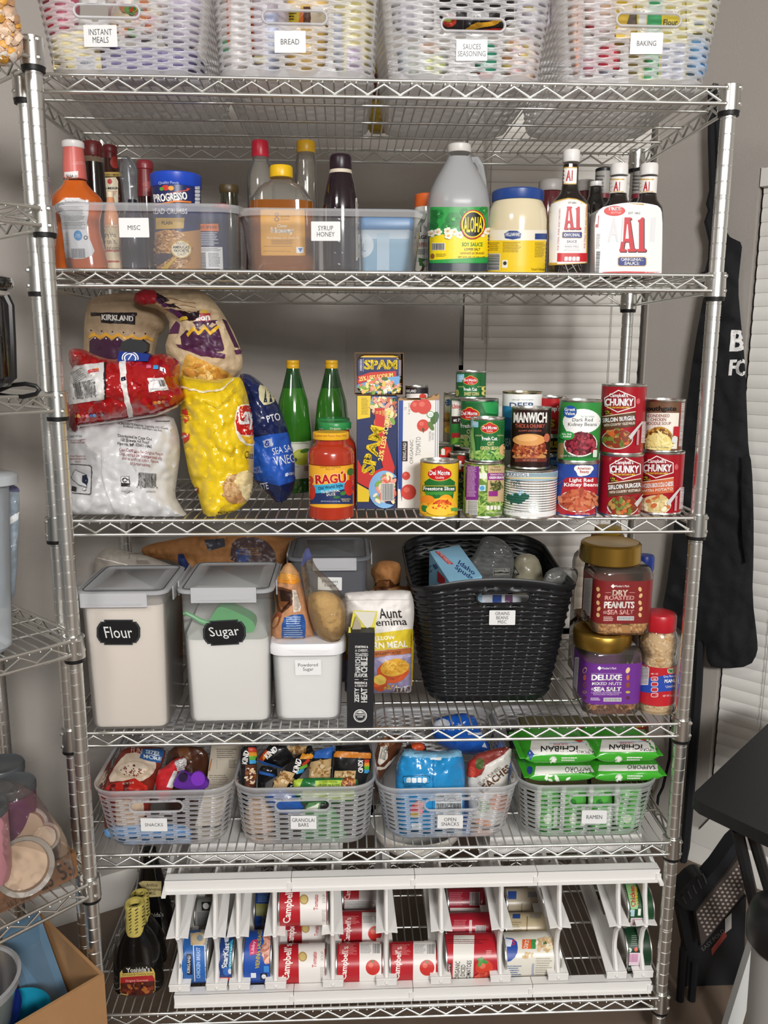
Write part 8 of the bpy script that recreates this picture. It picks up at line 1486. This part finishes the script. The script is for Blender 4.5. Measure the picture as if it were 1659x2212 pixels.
# ================================================================ left shelving unit: what it holds
zone('P'); E1, E2 = V((-.7071, -.7071, 0)), V((-.7071, .7071, 0))
def rot45(x): return math.radians(45)
bag('snack_bag', 'clear bag of peach coloured snacks on the top left shelf', 'bag', [(-70, -60), (20, -30), (40, 40), (52, 95), (45, 128), (10, 138), (-70, 130)], -.12, .03, mat('#d8b394', .35, coat=.5, bump=.3, bscale=120), lambda a: a.blobs(15, 60, 30, 60, ['#e8cdb4', '#c89a74', '#dfc0a4', '#d8a04a'], 40, 9, 6, 3).blobs(20, 125, 24, 12, ['#d8a03a', '#e8e0d8', '#b8603a'], 14, 8, 5, 4), wr=.006, seed=201)
zc_ = LZ[2]+.004; g = axis(-48, 700, -.20, zc_); cf = Th('coffee_carafe', 'black coffee carafe with a glossy lid at the left edge', 'carafe', (g.X, g.Y, zc_)); KB = mat('#121112', .12, coat=.8)
cf.part('carafe_body', rev(g, [(54, 835), (60, 828), (66, 815), (66, 640)], KB)); cf.part('lid', rev(g, [(58, 628), (74, 622), (78, 612), (76, 600), (66, 596), (20, 595)], KB)); cf.part('lid_ring', rev(g, [(66, 641), (70, 638), (68, 629), (60, 627)], mat('#9a948e', .35)))
cf.part('handle', MB().add(tube([at_(x, y, -.25) for x, y in ((12, 640), (22, 660), (26, 740), (28, 815), (14, 822))], .006, 8), mat('#191819', .4)), label='dark handle strip')
solo('power_cord', MB().add(tube([at_(x, y, -.14) for x, y in ((-30, 858), (0, 842), (25, 832), (55, 829), (78, 834), (85, 842), (78, 851), (50, 857), (20, 856), (0, 853), (-30, 858))], .0035, 8), mat('#17171a', .45)), 'black power cord looped on the left shelf beside the carafe', 'cord', at_(40, 855, -.14))
zb_ = LZ[3]+.004; cB = atZ(64, 1345, zb_); cB = V((cB.x, max(cB.y, -.36), zb_)); tub = Th('storage_bin', 'frosted lidded storage tub at the left edge, holding a plastic bag', 'bin', cB+E1*.2)
cB = at_(66, 1340, -.14); cB.z = zb_; zT = at_(72, 1020, -.14).z; M_ = cB+E1*.16+E2*.10
fr2 = frost('#d6dce2', .5, .25, .3)
def q45(zz, w, d, r, o=0): return [V((M_.x, M_.y, zz))+V((p.x, p.y, 0)) for p in rrect(0, 0, 0, w+2*o, d+2*o, r, 6, math.radians(45))]
tub.part('tub', MB().add(loft([q45(zb_, .27, .17, .03), q45(zb_+.008, .285, .185, .035), q45(zT-.012, .31, .205, .035)], True, False), fr2)); tub.part('lid', MB().add(loft([q45(zT-.02, .31, .205, .035, .004), q45(zT-.018, .31, .205, .035, .01), q45(zT-.003, .31, .205, .035, .01), q45(zT, .31, .205, .035, .004)], True, True), frost('#e2e8ee', .75, .25, .3)))
bag('plastic_bag', 'grey zip bag folded inside the frosted tub at the left edge', 'bag', [(-30, 1050), (40, 1040), (42, 1100), (38, 1200), (30, 1310), (-30, 1320)], -.10, .02, mat('#8a97a2', .3, coat=.4), lambda a: a.rect(-30, 1045, 40, 1062, '#5a5a82').poly([(10, 1125), (40, 1105), (38, 1122), (12, 1138)], '#e0e4e8'), wr=.005, seed=203)
# shelf with soup cups in a torn tray
zs_ = LZ[4]+.004
pR = atZ(168, 1893, zs_); tr = Th('cardboard_tray', 'torn brown cardboard tray with large printed numbers, on the left shelf', 'tray', pR+E1*.12)
TC = mat('#8a5f3c', .8, bump=.2, bscale=60); qh = .05
def t45(a_, b_, h): return pR+E1*a_+E2*b_+V((0, 0, h))
fA = [t45(0, 0, 0), t45(.3, 0, 0), t45(.3, 0, qh*.7), t45(.22, 0, qh*.62), t45(.16, 0, qh*.8), t45(.08, 0, qh*.9), t45(0, 0, qh)]
tm = MB().add(loft([fA, [p+E2*.004 for p in fA]]), TC); tr.part('front_panel', tm); tr.part('side_panel', MB().add(obox(t45(.002, .10, qh/2), E1*.002, E2*.095, V((0, 0, qh/2))), TC)); tr.part('tray_base', MB().add(obox(t45(.15, .10, .002), E1*.148, E2*.095, V((0, 0, .002))), TC))
a = Art(L=20); a.set_ref(pR.x, pR.y, pR.z); a.t('25', 98, 1904, 32, '#3a2414', w=32, rot=-25, bold=.02).t('53', 142, 1880, 34, '#3a2414', w=36, rot=-25, bold=.02).t('163 OZ', 40, 1944, 13, '#4a2c18', w=52, rot=-25); tr.part('print', a.bake(tm.bvh()))
def tilt_can(cx, cy, w, h, label, col, Yq):
    g = axis(cx, cy+h*.4, Yq, zs_); th = Th('soup_cup', label, 'cup', (g.X, g.Y, zs_), 'soup cups on the left shelf')
    th.part('cup_body', rev(g, [(w*.42, 1900), (w*.47, 1880), (w*.49, cy+14), (w*.46, cy+8)], mat(col, .35))); th.part('lid', rev(g, [(w*.47, cy+10), (w*.51, cy+6), (w*.51, cy-6), (w*.49, cy-10), (w*.44, cy-7), (4, cy-7)], mat('#4a4d50', .35))); return th
tilt_can(2, 1660, 98, 60, 'purple soup cup with a dark grey lid, further back on the left shelf', '#5a3a5a', -.03)
tilt_can(28, 1700, 96, 60, 'purple soup cup with a dark grey lid, nearer on the left shelf', '#6a2e58', -.09)
tilt_can(-30, 1748, 90, 60, 'red and white soup cup cut off at the left edge', '#b07a82', -.20)
def pot(cx, cy, r, label, Yq, tilt):
    c = at_(cx, cy, Yq); s = mpp(c); R_ = r*s; th = Th('sauce_cup', label, 'cup', c, 'clear sauce cups under plastic film'); M3 = Matrix.Rotation(math.radians(tilt), 3, 'X') @ Matrix.Rotation(math.radians(12), 3, 'Y')
    def rg(q, h): return [c+M3 @ V((q*math.cos(2*math.pi*i/32), q*math.sin(2*math.pi*i/32), h)) for i in range(32)]
    th.part('flange', MB().add(loft([rg(R_*.9, -.004), rg(R_, -.003), rg(R_, .001), rg(R_*.86, .003)]), mat('#b4afa8', .35)))
    th.part('cup_wall', MB().add(loft([rg(R_*.84, .002), rg(R_*.80, .014), rg(R_*.72, .017)], True, True), mat('#b98a62', .35, coat=.6)))
    th.part('cup_base', MB().add(loft([rg(R_*.8, .0155), rg(R_*.79, .0185), rg(R_*.6, .019)], True, True), mat('#c4a98e', .35)))
pot(52, 1872, 62, 'tan sauce cup lying face down with a white flange, nearest under the film', -.17, 50)
pot(62, 1785, 40, 'tan sauce cup leaning behind, under the film', -.10, 70); pot(98, 1808, 30, 'small tan sauce cup leaning at the right, under the film', -.11, 62)
bag('plastic_film', 'crinkled clear plastic film stretched over the cups and tray on the left shelf', 'plastic film', [(-40, 1680), (40, 1690), (78, 1715), (110, 1760), (140, 1800), (152, 1840), (166, 1890), (150, 1905), (60, 1950), (-40, 1990)], -.19, .03, frost('#e0dcd8', .04, .08, .1), None, wr=.007, seed=207)
# cardboard box and plastic tubs at the bottom left
pB = at_(225, 2104, -.145); hb = pB.z-.104; bxx = Th('cardboard_box', 'open brown cardboard box at the bottom left corner, full of plastic tubs', 'box', V((pB.x, pB.y, .104))+E1*.15)
CB = mat('#a07850', .8, bump=.1, bscale=40, vary=.08)
def bx3(a0, a1, b0, b1, h0, h1): return obox(pB+E1*(a0+a1)/2+E2*(b0+b1)/2+V((0, 0, (h0+h1)/2-hb)), E1*(a1-a0)/2, E2*(b1-b0)/2, V((0, 0, (h1-h0)/2)))
bxx.part('front_panel', MB().add(bx3(0, .36, 0, .006, 0, hb), CB)); bxx.part('side_panel', MB().add(bx3(0, .006, .006, .25, 0, hb), CB)); bxx.part('back_panel', MB().add(bx3(.006, .36, .244, .25, 0, hb), CB)); bxx.part('box_base', MB().add(bx3(.006, .36, .006, .244, 0, .005), CB))
def i45(a_, b_, h): return pB+E1*a_+E2*b_+V((0, 0, h-hb))
def tubb(label, a_, b_, h0, h1, r0, r1, m, rim=None, name='food_tub', n=40):
    c = i45(a_, b_, h0); th = Th(name, label, 'tub', c); th.part('tub', MB().add(lathe(c.x, c.y, [(r0*.9, c.z), (r0, c.z+.006), (r1, c.z+h1-h0)], n, True, False), m))
    if rim: th.part('rim', MB().add(lathe(c.x, c.y, [(r1, c.z+h1-h0-.016), (r1+.004, c.z+h1-h0-.014), (r1+.006, c.z+h1-h0), (r1, c.z+h1-h0+.001), (r1-.002, c.z+h1-h0-.004)], n, False, False), rim))
    return th
tubb('blue plastic lid bowl under the clear tub in the cardboard box', .20, .10, .03, hb-.015, .05, .085, mat('#1f2f8a', .3))
tubb('large clear round tub with a frosted rim, in the cardboard box at the left edge', .205, .10, .085, hb+.055, .06, .088, frost('#cfc8b8', .4, .2, .35), frost('#d8dade', .6, .2, .35))
tubb('teal plastic tub beside the clear round tub in the cardboard box', .135, .065, .02, hb-.03, .045, .058, mat('#1f8fae', .2, coat=.6))
sl = [i45(.015, .05, .02), i45(.095, .03, .015), i45(.10, .19, hb+.045), i45(.015, .225, hb+.03)]
lt = Th('square_lid', 'translucent blue square plastic lid leaning in the cardboard box', 'container', i45(.08, .06, .01)); nn = (sl[1]-sl[0]).cross(sl[3]-sl[0]).normalized()*.004
lt.part('container', MB().add(loft([sl, [p+nn for p in sl]]), frost('#7fa6c4', .75, .2, .35)))  # this flat piece is a loose tub lid, not a container

# ================================================================ right side: apron, table, stool, bin
zone('P')
def Yw(off): return lambda x, y: rpx(x, y, -off).y
AP = mat('#16171b', .9, bump=.15, bscale=200)
ap = Th('apron', 'black apron with white lettering hanging on the wall at the right', 'apron', rpx(1560, 1440, -.02))
am = pillow([(1570, 508), (1585, 516), (1604, 525), (1600, 560), (1594, 620), (1600, 690), (1610, 790), (1614, 900), (1617, 975), (1624, 1000), (1628, 1100), (1628, 1200), (1625, 1290), (1636, 1380), (1637, 1410), (1620, 1440), (1560, 1445), (1528, 1438), (1524, 1385), (1500, 1382), (1470, 1360), (1428, 1330), (1445, 1240), (1465, 1050), (1480, 900), (1500, 750), (1520, 640), (1535, 560)], Yw(.045), .03, AP, wr=.012, seed=301, wf=.6, smooth=1, g=9); ap.part('apron_body', am, angle=80)
a = Art(L=8); a.set_ref(1.57, .56, 1.4); a.t('B', 1594, 736, 46, '#e4e3e2', w=30, bold=.06).t('FO', 1596, 794, 36, '#e4e3e2', w=40, bold=.06); a.q = [(p, f, m, b, l) for p, f, m, b, l in a.q]; ap.part('lettering', a.bake(am.bvh(), eps=.0012))
ap.part('pocket', pillow([(1600, 985), (1622, 980), (1628, 1100), (1627, 1210), (1604, 1220)], Yw(.08), .006, AP, wr=.004, seed=302))
ap.part('neck_strap', MB().add(tube([rpx(x, y, -.03) for x, y in ((1538, 190), (1538, 300), (1541, 410), (1534, 440), (1538, 455), (1530, 478), (1540, 520), (1538, 560), (1530, 590), (1510, 600))], .010, 6), AP))
ap.part('neck_strap', MB().add(tube([rpx(x, y, -.03) for x, y in ((1546, 190), (1552, 300), (1556, 400), (1560, 500), (1572, 520))], .009, 6), AP))
ap.part('waist_tie', MB().add(tube([rpx(x, y, -.03) for x, y in ((1512, 1370), (1506, 1500), (1497, 1620), (1488, 1740), (1480, 1830), (1475, 1862))], [.013, .013, .013, .013, .013, .011], 6), AP))
ap.part('waist_tie', MB().add(tube([rpx(x, y, -.03) for x, y in ((1452, 1400), (1450, 1560), (1446, 1640), (1432, 1700), (1422, 1720), (1419, 1745))], .004, 6), AP))
hk = rpx(1542, 186, -.02); ap.part('loop', MB().add(tube([hk+V((.0, .0, -.02)), hk+V((0, 0, .004)), hk+rn*.02+V((0, 0, .006))], .004, 6), mat('#222', .4)))
# folding table
zt_ = .60; TA, TB, TC_ = atZ(1489, 1722, zt_), atZ(1700, 1524, zt_), atZ(1700, 1822, zt_)
u_, w_ = (TB-TA), (TC_-TA); tp = [TA+w_*.30*0+u_*.10, TA+u_*1.0, TA+u_*1.0+w_*1.0, TA+w_*1.0, TA+w_*.12, TA+w_*.045+u_*.012, TA+u_*.03+w_*.0]
tb_ = Th('folding_table', 'black folding tray table at the right edge', 'table', V(((TA+TC_).x/2+.05, (TA+TC_).y/2, 0)))
BT = mat('#161617', .5, bump=.05, bscale=300)
tb_.part('table_top', MB().add(loft([[p-V((0, 0, .024)) for p in tp], [p-V((0, 0, .002)) for p in tp], tp]), BT))
for P in (((1592, 1790), (1640, 2000), -.02), ((1625, 1800), (1655, 1900), .08), ):
    pa, pb = TA+w_*(.35+P[2])-V((0, 0, .02)), None
    d0 = atY(P[0][0], P[0][1], TA.y-.03); d1 = atY(P[1][0], P[1][1], TA.y+.02); d2 = d0+(d1-d0)*((d0.z-.0)/max(.01, d0.z-d1.z))
    tb_.part('leg', MB().add(tube([d0, d2], .011, 8), mat('#26272a', .4, .3)))
# step stool
st = Th('step_stool', 'folded black step stool with a dotted grey tread, leaning at the lower right', 'stool', at_(1535, 2230, .10)); SK = mat('#18191d', .5)
def prismP(P, Y, d, m, sm=0): A_ = [at_(x, y, Y) for x, y in (smooth_poly(P, sm) if sm else P)]; return MB().add(loft([A_, [p+V((0, d, 0)) for p in A_]]), m)
st.part('body', prismP([(1462, 1948), (1500, 1950), (1508, 2045), (1612, 1935), (1608, 2060), (1600, 2260), (1470, 2260), (1475, 2150), (1482, 2050)], .14, .03, SK)); st.part('handle', prismP([(1462, 1940), (1468, 1925), (1500, 1892), (1520, 1890), (1530, 1900), (1600, 1800), (1604, 1830), (1505, 1965), (1492, 1968), (1470, 1960)], .11, .04, mat('#1f2126', .4), 1))
trd = prismP([(1503, 1970), (1598, 1852), (1612, 1905), (1606, 1932), (1515, 2044)], .105, .02, mat('#4a423e', .6)); st.part('tread', trd); a = Art(L=40); a.set_ref(1.45, .1, .2)
for i in range(15):
    for j in range(9):
        x, y = 1508+i*6.9+j*4.2-(j*.2), 1975-i*8.3+j*8.6+i*.2
        if inpoly(x, y, [(1506, 1970), (1596, 1857), (1608, 1905), (1602, 1930), (1517, 2038)]): a.ell(x, y, 3.1, 2.6, '#b3a59c', n=8)
st.part('tread_dots', a.bake(trd.bvh(), eps=.0008)); a = Art(L=40); a.set_ref(1.45, .1, .2); a.poly([(1536, 2050), (1566, 2010), (1570, 2022), (1538, 2064)], '#8a3a34').poly([(1566, 1985), (1580, 1972), (1580, 2005), (1566, 2016)], '#a8a4a0').t('EASY FOLD', 1540, 2030, 9, '#6a6664', w=60, rot=-45); st.part('sticker', a.bake(bvh_of(prismP([(1462, 1948), (1640, 1900), (1640, 2260), (1470, 2260)], .138, .001, SK))))
for x, y0 in ((1476, 2050), (1500, 2075)): st.part('leg', MB().add(tube([at_(x, y0, .10), at_(x-14, 2260, .10)], .009, 8), SK))
rb = MB()
for i in range(5): rb.add(tube([at_(1474+i*11, 1936-i*12, .106), at_(1482+i*11, 1952-i*11, .106)], .0016, 6), mat('#50545c', .35))
st.part('grip_ribs', rb)
pl = Th('white_board', 'narrow white board leaning in the bottom right corner', 'board', at_(1575, 2300, -.02)); pl.part('board', prismP([(1668, 1905), (1690, 1905), (1580, 2300), (1545, 2300)], -.02, .02, mat('#c9cac8', .4)))
g = axis(1700, 2050, -.30, 0); bn = Th('waste_bin', 'white waste bin with a black lid cut off at the right edge', 'bin', (g.X, g.Y, 0)); bn.part('bin_body', rev(g, [(58, 2500), (62, 2400), (70, 2045), (66, 2035)], mat('#8f8c88', .5))); bn.part('lid', rev(g, [(72, 2048), (84, 2035), (86, 2000), (78, 1970), (60, 1955), (20, 1950)], mat('#131316', .4)))
